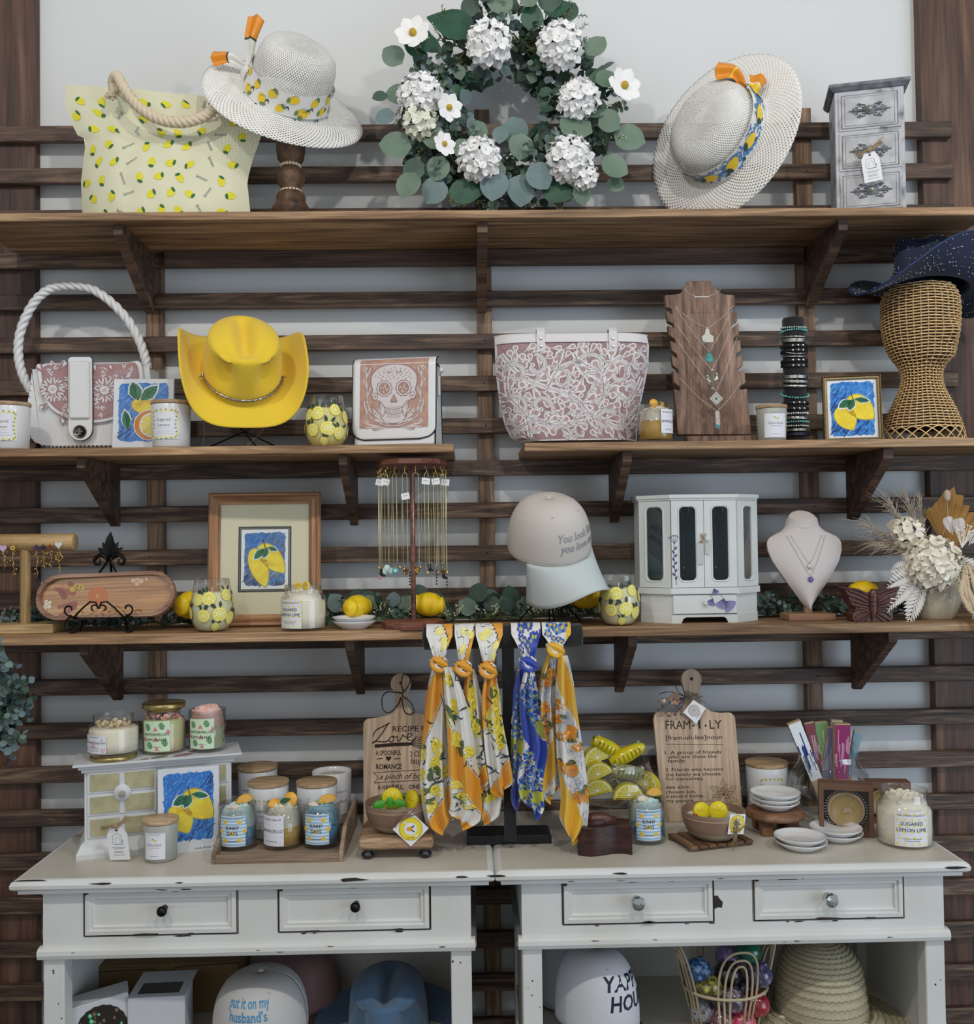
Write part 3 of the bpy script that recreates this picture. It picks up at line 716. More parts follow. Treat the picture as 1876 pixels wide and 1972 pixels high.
for x, y, a, s in [(870, 70, 2.85, 96), (1022, 55, 1.5, 62), (1148, 175, 1.3, 58), (900, 385, .1, 75), (1075, 385, -.1, 72), (800, 110, 2.3, 60), (830, 110, -.5, 55), (1070, 40, .3, 56)]:
    p = wp(x, y, -.06); d = V((cos(a), -.05, sin(a))); l = s*kw; leafs(m, p-d*l*.5, d, V((.1, -1, .2)), l, l*.72, 2, 1, .06, 7)
for i in range(60):
    a = R_(0, 2*pi); r = R_(.19, .265); seedy(m, (r*cos(a), R_(-.06, -.03), r*sin(a)), V((cos(a), -.2, sin(a)))+rv()*.8, R_(.03, .05), 9, 3 if R_(0, 1) < .7 else 6)
m.build('foliage', FOL, t)
for i, (x, y, r) in enumerate([(812, 212, 44), (812, 262, 36), (940, 116, 46), (1073, 118, 48), (1108, 220, 42), (922, 330, 44), (1090, 330, 46), (1118, 362, 28)]):
    h = MB(); hydr(h, (0, 0, 0), r*kw*.86, 34 if r > 40 else 24); h.build('hydrangea', [PETc if i == 1 else PET, BERRY], t, wp(x, y, -.072))
for x, y, s, d in [(800, 103, 34, (-.2, -1, .2)), (1190, 200, 34, (.35, -1, .1)), (866, 240, 26, (.5, -1, -.2)), (857, 308, 24, (.7, -1, .1))]:
    h = MB(); cosmos(h, (0, 0, 0), d, s*kw); h.build('cosmos_flower', [PET, YC], t, wp(x, y, -.095))

# small grey chest of three drawers
Yc = -.17; fr = Fr(1672, Yc, S1); zc = lambda y: fr(1672, y)[1]
t = thing('mini_drawer_chest', 'small grey-washed wooden chest with three carved drawers', 'small chest', fr.o, rad(-14))
GW = mat('whitewashed_grey_wood', 'b9bbbf', .6, col2='62656c', vs=26, bump=.3, bs=120, thr=(.52, .72)); GD = mat('charcoal_wash', '5a5d64', .6, col2='84878d', vs=50); GP = mat('pale_wash_panel', 'c3c4c6', .6, col2='a3a5a8', vs=30)
W = .153; Hh = zc(180); m = MB(); m.box(-W/2, W/2, -.055, .055, .012, Hh-.012, 0, .0015); m.box(-W/2-.006, W/2+.006, -.061, .055, 0, .014, 0, .002)
m.hull([(x*(W/2+o), -.055-o if y < 0 else .058, z) for x in (-1, 1) for y in (-1, 1) for o, z in ((.004, Hh-.014), (.013, Hh-.006), (.013, Hh), (.010, Hh+.002))], 1)
m.build('body', [GW, GD], t)
dh = (Hh-.034)/3
for i in range(3):
    z0 = .020+i*dh; d = MB(); x0, x1 = -W/2+.008, W/2-.008
    d.box(x0, x1, -.0575, -.05, z0, z0+dh-.006, 0, .001)
    mp = flat(0, -.0576, 0)
    for ins, c in ((.006, 1), (.0085, 2), (.013, 1), (.0145, 2)): d.rect(x0+ins, x1-ins, z0+ins*.8, z0+dh-.006-ins*.8, mp, c, .0002+ins*.05)
    cz = z0+dh/2-.003
    for sx in (-1, 1):      # applied scroll ornament
        for sz in (-1, 1):
            for (ox, oz, rr, tn) in ((.014, .009, .0075, 1), (.030, .006, .0065, -1), (.022, .013, .005, 1)):
                pts = []
                for j in range(16):
                    a = j*.42*tn; r = rr*(1-j/19); pts.append((sx*(ox+r*cos(a)), -.0605, cz+sz*(oz+r*sin(a)*.8)))
                d.tube(pts, .0013, 1, 5)
        d.tube([(sx*.012, -.0605, cz), (sx*.046, -.0605, cz)], lambda q: .003*(1-q)+.0008, 1, 5)
    d.sph((0, -.0605, cz), (.011, .004, .011), 1, 14, 6); 
    dr = d.build('drawer', [GW, GD, GP], t)
    if i == 2 or True:
        kb = MB(); kb.sph((0, 0, 0), (.0055, .006, .0055), 0, 12, 8); kb.build('knob', mat('antique_knob', 'a9aa9a', .35, .4), dr, (0, -.0665, cz))
def hangtag(label, loc, rot, w=.04, h=.068, twine=True, sc2=1):
    t = thing('price_tag', label, 'paper tag', loc, rot=rot); m = MB()
    m.prism([(-w/2, -h), (w/2, -h), (w/2, -.016), (w*.28, 0), (-w*.28, 0), (-w/2, -.016)], -.0007, 0, 0)
    mp = flat(0, -.0007, 0); m.disc(0, -.007, .0024, mp, 1)
    m.stroke([(-.011, -.036), (-.011, -.022), (-.008, -.016), (.0, -.014), (.008, -.017), (.009, -.034)], .0006, mp, 2); m.stroke([(-.009, -.0375), (.0105, -.0375), (.0105, -.028)], .0010, mp, 3)
    m.stroke(cat([(-.005, -.036), (-.005, -.026), (0, -.021), (.005, -.026), (.005, -.036)], 4), .0004, mp, 2)
    for z, ww in ((-.044, .015), (-.0475, .011), (-.053, .010), (-.0555, .010), (-.061, .013)): m.rect(-ww, ww, z-.0004, z+.0004, mp, 2)
    m.build('tag_card', [WHITE, CHIP, INKG, INK], t)
    if twine:
        s = MB()
        for i in range(16):
            e = R_(-.004, .004); s.tube([(-.022-R_(0, .012), -.003+e, .002+R_(-.012, .004)), (-.006, -.004, .004+e*.5), (.008, -.004, .006+e), (.022+R_(0, .012), -.002, .016+R_(-.004, .010))], .0007, 0, 4)
        s.sph((0, -.004, .004), (.007, .005, .006), 0, 8, 6); s.build('raffia_tie', TWINE, t)
    return t
pt = P(1674, 293, Yc-.078); hangtag('white tag tied with raffia on the small grey chest', pt, (rad(4), rad(-8), rad(-14)))
# ================================================================= MIDDLE LEFT SHELF
# white saddle bag with braided handle
Y = -.115; fr = Fr(178, Y, S2); WL = mat('white_leather', 'dfe0e1', .38, bump=.12, bs=260, coat=.15); WLi = mat('leather_edge', '3a3334', .6); ROSE = mat('rose_tooling', 'a98484', .6); MAUV = mat('mauve_line', '7f6468', .6)
def oz(pts, f=None): return [(f or fr)(x, y) for x, y in pts]
t = thing('handbag', 'white round leather handbag with braided loop handle and tooled flower flap', 'handbag', fr.o)
body = cat(oz([(74, 720), (76, 716), (110, 712), (200, 708), (290, 712), (297, 720), (305, 790), (298, 840), (275, 858), (180, 860), (92, 859), (66, 835), (61, 810), (68, 765)]), 4, True)
body = [(x, max(z, 0)) for x, z in body]
m = MB(); m.prism(body, -.035, .035, 0); bd = m.build('bag_body', WL, t, bevel=.009)
m = MB(); mp = flat(0, -.0355, 0); sc_ = [(x*.955+.0, .012+(z-.012)*.955+.001) for x, z in body]
for i in range(0, len(sc_)):
    a = sc_[i]; b = sc_[(i+1) % len(sc_)]
    if a[1] > .165 or a[1] < .006: continue
    L = math.hypot(b[0]-a[0], b[1]-a[1]); k = max(1, int(L/.008))
    for j in range(k):
        g = j/k; p = (a[0]+(b[0]-a[0])*g, a[1]+(b[1]-a[1])*g); d = ((b[0]-a[0])/L, (b[1]-a[1])/L); nx, nz = -d[1], d[0]
        m.tube([(p[0]+nx*.001, -.0355, p[1]+nz*.001), (p[0]+nx*.003+d[0]*.003, -.038, p[1]+nz*.003+d[1]*.003), (p[0]+nx*.005, -.0355, p[1]+nz*.005)], .0011, 0, 5)
m.build('whipstitching', WL, t)
flap = cat(oz([(93, 710), (150, 706), (250, 704), (283, 706), (286, 760), (270, 790), (230, 812), (185, 818), (140, 808), (108, 786), (93, 750)]), 5, True)
m = MB(); m.prism(flap, -.045, -.030, 0); mp = flat(0, -.0452, 0)
inner = [(x*.90+.0, fr(0, 760)[1]+(z-fr(0, 760)[1])*.90+.004) for x, z in flap]
m.stroke(inner+[inner[0]], .0008, mp, 3, .0003)
def tpetal(m, u, v, a, L, W, mp, h=.0003, cols=(1, 2, 3)):
    """tooled leaf: dark outline, pale rim, tinted heart, vein"""
    base, rim, heart = cols
    def q(s, off=0): return [(u+(off+L*t)*cos(a)-w*sin(a), v+(off+L*t)*sin(a)+w*cos(a)) for t, w in s]
    o = [(0, 0), (.25, .10*W), (.55, .34*W), (.8, .5*W), (.95, .38*W), (1, 0), (.95, -.38*W), (.8, -.5*W), (.55, -.34*W), (.25, -.10*W)]
    m.poly(q([(t_*1.03, w_*1.16) for t_, w_ in o]), mp, heart, h)
    m.poly(q(o), mp, base, h+.0002)
    m.poly(q([(.5+(t_-.5)*.62+.22, w_*.55) for t_, w_ in o]), mp, rim, h+.0004)
    m.stroke(q([(0, 0), (.5, .02*W), (.62, 0)]), .0007, mp, heart, h+.0005)
m.poly([(x*.93+.001, fr(0, 750)[1]+(z-fr(0, 750)[1])*.93) for x, z in flap], mp, 2, .0002, True)
g_ = random.Random(8)
for i in range(120):
    x, y = g_.uniform(98, 282), g_.uniform(711, 812)
    if ((x-186)/96)**2+((y-706)/104)**2 > .86: continue
    u0, v0 = fr(x, y); a = g_.uniform(0, 6.3); tpetal(m, u0, v0, a, .017, .0095, mp, .00025+i*1e-6, (0, 2, 3))
for fx, fz, s in ((117, 755, 1.15), (215, 757, 1.15), (150, 795, .8)):
    u0, v0 = fr(fx, fz)
    for j in range(10): tpetal(m, u0+.008*s*cos(j*.628), v0+.008*s*sin(j*.628), j*.628, .018*s, .012*s, mp, .0003, (0, 2, 3))
    m.disc(u0, v0, .009*s, mp, 0, .0012); 
    for j in range(14): m.disc(u0+.0055*s*cos(j*2.4)*(j/14)**.5, v0+.0055*s*sin(j*2.4)*(j/14)**.5, .0011, mp, 2, .0015, 6)
for x, y, a, s in [(103, 728, 2.2, .03), (128, 722, .9, .028), (145, 730, -.4, .03), (200, 730, 1.8, .026), (108, 780, -2.5, .022), (130, 800, -1.2, .024), (232, 795, -.9, .026), (245, 740, .6, .026), (232, 725, 2.0, .02)]:
    u0, v0 = fr(x, y); tpetal(m, u0, v0, a, s, s*.5, mp, .0004, (2, 0, 3))
m.build('flap', [WL, WL, ROSE, MAUV], t, bevel=.0012)['label'] = 'white flap tooled with rose flowers'
sx0, sz0 = fr(149, 702); sx1, _ = fr(194, 702); sb = fr(170, 853)[1]; sw = (sx1-sx0)/2; cx = (sx0+sx1)/2
m = MB(); st_ = [(cx-sw, sz0+.003), (cx-sw*.8, sz0+.008), (cx+sw*.8, sz0+.008), (cx+sw, sz0+.003)]+[(cx+sw*cos(a), sb+sw-sw*sin(a)) for a in [pi*i/12 for i in range(13)]]
m.prism(st_, -.056, -.046, 0); m.box(cx-sw*.85, cx+sw*.85, -.063, -.054, fr(0, 812)[1], sz0-.002, 0, .003)
so = [(cx+(x-cx)*1.04, sb+(z-sb)*1.01-.0008) for x, z in st_]; m.prism(so, -.0535, -.0475, 1)
m.build('strap_tab', [WL, WLi], t, bevel=.0015)
m = MB(); T = MX.Translation((cx, -.056, fr(0, 836)[1])) @ MX.Rotation(pi/2, 4, 'X'); m.lathe([(.0155, 0), (.0155, .002), (.0135, .004), (.0125, .0022), (0, .0022)], 24, 0, True, T)
m.box(cx-.009, cx+.009, -.062, -.058, fr(0, 836)[1]-.0035, fr(0, 836)[1]+.0035, 0, .0015); m.box(cx-.0035, cx+.0035, -.0615, -.0575, fr(0, 836)[1]-.009, fr(0, 836)[1]+.009, 0, .001)
m.build('turn_lock', mat('dark_nickel', '6e6c66', .25, 1), t)
arc = oz([(60, 752), (45, 725), (36, 690), (37, 650), (50, 610), (72, 575), (100, 555), (135, 550), (175, 556), (212, 580), (245, 615), (268, 655), (280, 690), (285, 712)])
m = MB(); m.rope([(x, .0, z) for x, z in arc], .0105, 0, 11, 3, 8, rr=.60); m.build('braided_handle', WL, t)
for px_, py_ in ((62, 748), (285, 714)):
    m = MB(); u0, v0 = fr(px_, py_); s_ = -1 if px_ < 100 else 1
    m.tube([(u0-s_*.002+s_*.0, 0, v0+.014), (u0, 0, v0), (u0-s_*.006, 0, v0-.016)], [.007, .005, .0035], 0, 8); m.tube([(u0-s_*.008+.005*cos(a), 0, v0-.018+.006*sin(a)) for a in [2*pi*i/12 for i in range(12)]], .0013, 1, 5, True)
    m.build('handle_clip', [WL, SILV], t)

# ---- candles -----------------------------------------------------
WAX = mat('ivory_wax', 'efe9d6', .5); WAXY = mat('pale_yellow_wax', 'e2d27a', .5); WAXG = mat('golden_wax', 'd6ae52', .5); WAXB = mat('blue_wax', '5b9fc8', .5); WAXC = mat('cream_wax', 'ece5d0', .5)
LID = wood('pale_wood_lid', 'a88a68', 'c3a582', 'd9c09e', 'X', 1, .5, 3, 24, bump=.1); CER = mat('white_ceramic', 'dcdee0', .28, coat=.2); FROST = mat('frosted_grey_glass', 'aaaba4', .4)
LABW = mat('white_paper_label', 'e2e3ea', .6); LBLU = mat('label_blue_stripe', '8fbfe0', .6); LSUN = mat('label_sun', 'e6b93a', .6); LPY = mat('label_pale_lemon', 'e8dc8a', .6); LGRN = mat('label_green', '4f8a55', .6); LPK = mat('label_pink', 'd8808e', .6); LMINT = mat('label_mint', 'cfe6c6', .6); WICK = mat('wick', 'efe9d8', .8)
LMATS = [LABW, LBLU, LSUN, INK, INKG, LGRN, LPK, LMINT, LPY, LY]
def label_art(m, kind, w, h, mp):
    """printed label, 0,0 at its centre"""
    def bg(c, e=.0003): m.rect(-w/2, w/2, -h/2, h/2, mp, c, e, 12, 1)
    if kind == 'sunny':
        bg(0)
        for i in range(9): m.rect(-w/2, w/2, -h/2+h*(i+.25)/9, -h/2+h*(i+.75)/9, mp, 1, .0005, 12, 1)
        for u, v in ((-.28, .30), (.28, .30), (-.28, -.30), (.28, -.30), (0, -.06), (-.46, 0), (.46, 0)):
            m.disc(u*w, v*h, .09*w, mp, 8, .0007); m.disc(u*w, v*h, .07*w, mp, 2, .0009)
        m.text('THE CINDER CANDLE CO.', 0, h*.40, h*.055, mp, 3, .0011, wid=w*.85)
        m.text('SUNNY', 0, h*.06, h*.17, mp, 3, .0011, bold=.008, wid=w*.5); m.text('DAYS', 0, -h*.12, h*.17, mp, 3, .0011, bold=.008, wid=w*.4)
        m.text('hand poured candle', 0, -h*.33, h*.06, mp, 3, .0011, wid=w*.4)
    elif kind in ('limon', 'limonp'):
        bg(0); rr = random.Random(3)
        for i in range(4):
            for j in range(5):
                u, v = (-.36+.24*i+.05*(j % 2))*w, (-.40+.2*j)*h; m.stroke([(u-.012*w, v-.02*h), (u, v), (u+.02*w, v+.022*h)], .012*w, mp, 4, .0005)
        m.text('THE CINDER CANDLE CO.', 0, h*.34, h*.07, mp, 3, .0008, wid=w*.84); m.text('LIMONCELLO', 0, -h*.06, h*.15, mp, 3, .0008, wid=w*.92); m.text('hand poured soy', 0, -h*.36, h*.06, mp, 3, .0008, wid=w*.5)
    elif kind == 'sugar':
        bg(0)
        for i in range(26):
            a = i/26*2*pi; u = max(-.43, min(.43, .62*cos(a)))*w; v = max(-.45, min(.45, .64*sin(a)))*h
            lemon_marks(m, mp, u, v, .055*w, a*3, 8, 4 if i % 2 else 5, .0005)
        m.rect(-w*.33, w*.33, -h*.33, h*.31, mp, 0, .0011, 10, 1)
        m.text('Sugared', 0, h*.10, h*.15, mp, 4, .0013, wid=w*.46, bold=.004); m.text('Lemon', 0, -h*.08, h*.15, mp, 4, .0013, wid=w*.40, bold=.004)
        for v in (-.15, -.24, -.28): m.rect(-w*.26, w*.26, v*h-.0002, v*h+.0002, mp, 4, .0013, 4, 1)
    elif kind == 'lime':
        bg(0); rr = random.Random(5)
        for i in range(5):
            for j in range(6): m.disc((-.42+.21*i+.06*(j % 2))*w, (-.43+.17*j)*h, .042*w, mp, 8 if (i+j) % 3 else 9, .0005, 10)
        m.text('THE CINDER CANDLE CO.', 0, h*.36, h*.06, mp, 3, .0009, wid=w*.86)
        m.text('SUGARED', 0, h*.10, h*.145, mp, 3, .0009, wid=w*.66); m.text('LEMON LIME', 0, -h*.08, h*.145, mp, 3, .0009, wid=w*.88)
        m.text('Please melt in our patience', 0, -h*.29, h*.05, mp, 3, .0009, wid=w*.55); m.text('hand poured in small batches', 0, -h*.35, h*.045, mp, 3, .0009, wid=w*.45)
    elif kind == 'melon':
        bg(7)
        for u, v in ((-.30, .30), (.22, .34), (-.22, -.30), (.32, -.22)):
            m.disc(u*w, v*h, .10*w, mp, 5, .0005, 14, .13*w, .4)
            for q in (-.05, 0, .05): m.stroke([(u*w+q*w, v*h-.08*h), (u*w+q*w*1.3, v*h), (u*w+q*w, v*h+.08*h)], .010*w, mp, 7, .0007)
        for u, v in ((0, .22), (.44, .14), (-.44, -.1), (.02, -.12), (.05, -.42)): m.poly([(u*w-.09*w, v*h-.05*h), (u*w+.09*w, v*h-.05*h), (u*w, v*h+.11*h)], mp, 6, .0006)
        m.text('WATERMELON', 0, .02*h, h*.13, mp, 3, .0010, wid=w*.92); m.text('LEMONADE', 0, -h*.15, h*.13, mp, 3, .0010, wid=w*.78); m.text('candle co.', 0, -h*.36, h*.06, mp, 4, .0009, wid=w*.4)
    elif kind == 'popcorn':
        bg(0)
        for u, v, s in ((-.38, .26, .5), (.34, .26, .5), (0, -.06, 1), (-.40, -.30, .75), (.38, -.32, .9), (-.12, -.42, .4)):
            for q in range(5): a = (q-2)*.036*s; m.poly([(u*w+(a*.75-.011*s)*w, v*h-.14*h*s), (u*w+(a*.75+.011*s)*w, v*h-.14*h*s), (u*w+(a+.013*s)*w, v*h+.13*h*s), (u*w+(a-.013*s)*w, v*h+.13*h*s)], mp, 6 if q % 2 == 0 else 0, .0005)
        m.text('Caramel Popcorn', 0, h*.04, h*.22, mp, 4, .0009, wid=w*.94, bold=.003); m.text('THE CINDER CANDLE CO.', 0, h*.38, h*.08, mp, 3, .0009, wid=w*.5)
        for v in (-.16, -.25, -.36): m.rect(-w*.24, w*.24, v*h-.0003, v*h+.0003, mp, 4, .0009, 4, 1)
    elif kind == 'citrus':
        bg(0); m.text('HAND POURED CANDLE', 0, h*.40, h*.045, mp, 4, .0006, wid=w*.55)
        m.disc(.0, h*.22, .045*w, mp, 8, .0006); m.disc(.03*w, h*.19, .04*w, mp, 9, .0008, 10); m.stroke([(-.08*w, h*.27), (-.03*w, h*.24)], .03*w, mp, 5, .0009); m.stroke([(.06*w, h*.24), (.10*w, h*.21)], .025*w, mp, 5, .0009)
        m.text('Citrus Grove', 0, 0, h*.14, mp, 4, .0006, wid=w*.66, shear=.35); m.text('scented candle', 0, -h*.08, h*.05, mp, 4, .0006, wid=w*.45); m.text('natural soy wax', 0, -h*.38, h*.045, mp, 4, .0006, wid=w*.38)
def whip(m, r, z, h, c, n=40, seed=0):
    g = random.Random(seed)
    m.lathe([(r, z)]+[(r*max(0, cos(a))**.42, z+h*sin(a)) for a in [pi/2*i/8 for i in range(1, 9)]], 28, c, fn=lambda p, a, k: (p[0]*(1+.04*NZ.noise(V(p)*90)), p[1]*(1+.04*NZ.noise(V(p)*90)), p[2]+.004*NZ.noise(V((p[0]*110+seed, p[1]*110, k)))))
    for i in range(n):
        a = g.uniform(0, 6.28); q = g.uniform(.1, .88); s = g.uniform(.0035, .006); zz_ = z+h*(1-q**4)**.5
        m.sph((r*q*cos(a), r*q*sin(a), zz_), (s, s, s*.8), c, 7, 5)
def tumbler(label, loc, rz, r, hh, kind, wax, wl, whipc, tops, lw, lh, lz, group=None, taper=0, seed=1, wh=.4, la=0):
    t = thing('jar_candle', label, 'candle', loc, rz, group); m = MB(); r1 = r-taper
    m.lathe([(0, .0005), (r1*.9, .0005), (r1, .004), (r, hh), (r-.0022, hh), (r1-.003, .008), (0, .008)], 40, 0); m.build('glass_jar', GL, t)
    m = MB(); m.lathe([(0, .0085), (r1-.0035, .0085), (r1+(r-r1)*.5-.0035, hh*wl), (0, hh*wl)], 36, 0); m.build('wax', wax, t)
    m = MB(); whip(m, r-.0042, hh*wl+.0003, hh*wh, 0, 46, seed); m.build('whipped_topping', whipc, t)
    m = MB(); f = cyl(r+.0003, lz, la); label_art(m, kind, lw, lh, f); m.build('label', LMATS, t)
    for k, (u, v, z, s) in enumerate(tops):
        m = MB()
        if k_top[kind][k % len(k_top[kind])] == 'shell':
            for j in range(11): a = pi*.1+pi*.8*j/10; m.tube([(0, 0, 0), (s*.6*cos(a), -.002, s*.6*sin(a)), (s*cos(a), 0, s*sin(a)*.9)], [s*.10, s*.17, s*.12], 0, 6)
            nm, mt = 'wax_shell', mat('amber_shell_wax', 'e0ae4c', .45)
        elif k_top[kind][k % len(k_top[kind])] == 'pearl':
            m.sph((0, 0, 0), (s*.8, s*.8, s*.6), 0, 12, 8); m.sph((s*.6, 0, 0), (s*.5, s*.5, s*.4), 0, 10, 6); m.sph((-s*.5, -.002, 0), (s*.45, s*.5, s*.4), 0, 10, 6); nm, mt = 'wax_seashell', mat('pale_shell_wax', 'e6d5c2', .5)
        elif k_top[kind][k % len(k_top[kind])] == 'leaf':
            leafs(m, (-s*.8, 0, 0), (1, 0, .5), (0, -1, .3), s*2, s*1.0, 0, 1, .1, 6); nm, mt = 'wax_leaf', mat('dark_wax_leaf', '2f5a3a', .5)
        else:
            T = MX.Rotation(pi/2-.3, 4, 'X'); m.lathe([(0, 0), (s, 0), (s*1.05, .002), (s, .004), (0, .004)], 18, 0, True, T); fm = flat(0, -.0045, 0, 0, -.3)
            for j in range(8): a = j*pi/4; m.stroke([(0, 0), (s*.8*cos(a), s*.8*sin(a))], .0006, flat(0, 0, 0, 0, -.3) if 0 else fm, 1, .0006)
            nm, mt = 'wax_citrus_slice', [mat('orange_wax_slice', 'f0b23a', .45), mat('pale_pith', 'f3df9a', .5)]
        m.build(nm, mt, t, (u, v, z), (R_(-.2, .2), R_(-.2, .2), R_(-.5, .5)))
    return t
k_top = {'sunny': ('shell', 'pearl'), 'limon': ('slice', 'slice', 'leaf'), 'lime': ('slice', 'slice', 'leaf'), 'melon': ('pearl',), 'popcorn': ('pearl',)}
def whitejar(label, loc, rz, r, hh, kind, lid, lw, lh, lz, group=None, body=None, taper=.003, rot=None):
    t = thing('jar_candle', label, 'candle', loc, rz, group); m = MB(); r1 = r-taper
    m.lathe([(0, 0), (r1-.004, 0), (r1, .004), (r, hh-.002), (r-.001, hh), (r-.003, hh-.002), (r-.004, hh-.012), (0, hh-.012)], 44, 0); m.build('ceramic_jar', body or CER, t)
    if lid:
        m = MB(); m.lathe([(0, hh), (r+.0008, hh), (r+.0012, hh+.001), (r+.0012, hh+.007), (r+.0004, hh+.008), (0, hh+.008)], 44, 0); m.build('wooden_lid', LID, t)
    else:
        m = MB(); m.lathe([(0, hh-.0115), (r-.0045, hh-.0115), (r-.0045, hh-.0119)], 30, 0); m.tube([(0, 0, hh-.012), (0, 0, hh-.005)], .0008, 0, 5); m.build('wax', WAX, t)
    if kind: m = MB(); label_art(m, kind, lw, lh, cyl(r1+.0007+(r-r1)*(lz/hh), lz)); m.build('label', LMATS, t)
    return t
ka = mpx(1, -.253)
for label, px_, rz in (('white jar candle with lemon-bordered label at the far left end of the middle shelf', 19, 0), ('white jar candle with lemon-bordered label in front of the blue lemon card', 330, -.1)):
    whitejar(label, on(px_, -.253, S2), rz, 37*ka, 84*ka, 'sugar', True, 56*ka, 56*ka, 44*ka, 'white lemon label candles on the middle shelf')

# ---- lemon pictures
CRY = mat('crayon_blue', '2272c8', .8, col2='5aa2e2', vs=160, det=5, thr=(.4, .7)); CRD = mat('crayon_navy', '1c2c66', .8, col2='2a4a98', vs=150, thr=(.4, .7)); PY_ = mat('painted_lemon', 'f6e344', .7, col2='efd02c', vs=70); PGn = mat('painted_leaf', '2f8a55', .7, col2='1f6a48', vs=60); PLn = mat('painted_dark_line', '2c3140', .8); POr = mat('painted_orange', 'd98a2c', .8); PWh = mat('painted_white_highlight', 'eceff2', .8)
ART = [WHITE, CRY, CRD, PY_, PGn, PLn, POr, PWh]
def lemon_shape(cx, cy, L, W, a, nip=.16):
    pts = []
    for i in range(28):
        t = 2*pi*i/28; r = 1+nip*max(0, cos(t))**14; x, y = L*r*cos(t), W*sin(t)*(1-.12*cos(t)); pts.append((cx+x*cos(a)-y*sin(a), cy+x*sin(a)+y*cos(a)))
    return pts
def leaf_shape(x, y, L, W, a): return [(x+L*t*cos(a)-w*W*sin(a), y+L*t*sin(a)+w*W*cos(a)) for t, w in [(0, 0), (.2, .32), (.45, .5), (.75, .35), (1, 0), (.75, -.35), (.45, -.5), (.2, -.32)]]
def art(m, w, h, mp, var, h0=.0004, seed=1):
    g = random.Random(seed); dark = var in ('pair', 'dark')
    def blob(c, s=1, e=0, fx=0, fy=0):
        pts = []; n = 60
        for i in range(n):
            a = 2*pi*i/n; q = max(abs(cos(a)), abs(sin(a))); pts.append((fx+w*.5*s*cos(a)/q*(1+g.uniform(-.035, .02)), fy+h*.5*s*sin(a)/q*(1+g.uniform(-.03, .02))))
        m.poly(pts, mp, c, h0+e, True)
    blob(1)
    for i in range(110):
        x, y = g.uniform(-.47, .47)*w, g.uniform(-.47, .47)*h; c = 2 if (dark and ((-x/w-y/h) > -.12 if var == 'pair' else (x/w-y/h) > -.1) and g.random() < .9) else (7 if g.random() < .12 else (2 if (y < -.1*h and x < 0 and g.random() < .8) else 1))
        a = g.uniform(.5, 1.1); L = g.uniform(.05, .12)*w
        m.stroke([(x-L*cos(a), y-L*sin(a)), (x+L*cos(a), y+L*sin(a))], w*.02 if c != 7 else w*.006, mp, c, h0+.0002+i*.000001)
    E = h0+.0006
    def lem(x, y, L, W, a):
        m.poly(lemon_shape(x*w, y*h, L*w*1.05, W*w*1.07, a), mp, 7, E, True); m.poly(lemon_shape(x*w, y*h, L*w*1.03, W*w*1.05, a), mp, 5, E+.0002, True); m.poly(lemon_shape(x*w, y*h, L*w, W*w, a), mp, 3, E+.0004, True)
        for j in range(7): b = -.8+j*.27; m.stroke([(x*w+L*w*.85*cos(a+b*.9+2.2), y*h+W*w*.85*sin(a+b*.9+2.2)), (x*w+L*w*.5*cos(a+b+2.2), y*h+W*w*.5*sin(a+b+2.2))], w*.012, mp, 6, E+.0006)
        m.stroke([(x*w-L*w*.5*cos(a), y*h-L*w*.5*sin(a)), (x*w+L*w*.7*cos(a), y*h+L*w*.7*sin(a))], w*.012, mp, 7 if g.random() < .3 else 3, E+.0006)
    def lf(x, y, L, W, a):
        m.poly(leaf_shape(x*w, y*h, L*w*1.1, W*w*1.25, a), mp, 7, E+.0007); m.poly(leaf_shape(x*w, y*h, L*w, W*w, a), mp, 4, E+.0009)
        m.stroke([(x*w, y*h), (x*w+L*w*.95*cos(a), y*h+L*w*.95*sin(a))], w*.012, mp, 5, E+.0011)
        for k in (.3, .5, .7):
            for s in (-1, 1): m.stroke([(x*w+L*w*k*cos(a), y*h+L*w*k*sin(a)), (x*w+L*w*(k+.15)*cos(a)-s*W*w*.3*sin(a), y*h+L*w*(k+.15)*sin(a)+s*W*w*.3*cos(a))], w*.006, mp, 5, E+.0011)
    if var == 'cut':      # whole lemon above a cut half
        lem(.10, .10, .34, .17, -.15)
        x, y, r = .14*w, -.22*h, .31*w
        m.disc(x, y, r*1.06, mp, 7, E+.0008, 26); m.disc(x, y, r, mp, 6, E+.0010, 26); m.disc(x+.05*w, y, r*.84, mp, 7, E+.0012, 24)
        for i in range(9):
            t0, t1 = i*.698+.06, (i+1)*.698-.06; m.poly([(x+.05*w, y)]+[(x+.05*w+r*.74*cos(t0+(t1-t0)*j/3), y+r*.74*sin(t0+(t1-t0)*j/3)) for j in range(4)], mp, 3, E+.0014)
        lf(-.10, .20, .42, .26, 1.9); lf(-.05, .20, .46, .24, .75); lf(-.30, -.30, .42, .18, 1.75)
    elif var == 'hang':
        lem(-.14, -.14, .46, .22, -1.25); lem(.16, .02, .42, .24, -.85); lf(-.02, .20, .36, .18, -2.3); lf(.06, .22, .28, .17, -1.9); lf(.08, .22, .24, .12, -.35)
        m.stroke([(.02*w, .2*h), (-.04*w, .36*h)], w*.02, mp, 5, E+.0012)
    else:
        lem(-.16, -.16, .30, .24, -1.1); lem(.17, .02, .36, .27, -.75); lf(-.02, .16, .34, .2, -2.6); lf(.04, .18, .30, .18, -2.0); lf(.06, .18, .34, .14, -.2)
        m.stroke([(.02*w, .18*h), (-.02*w, .3*h)], w*.016, mp, 5, E+.0012)
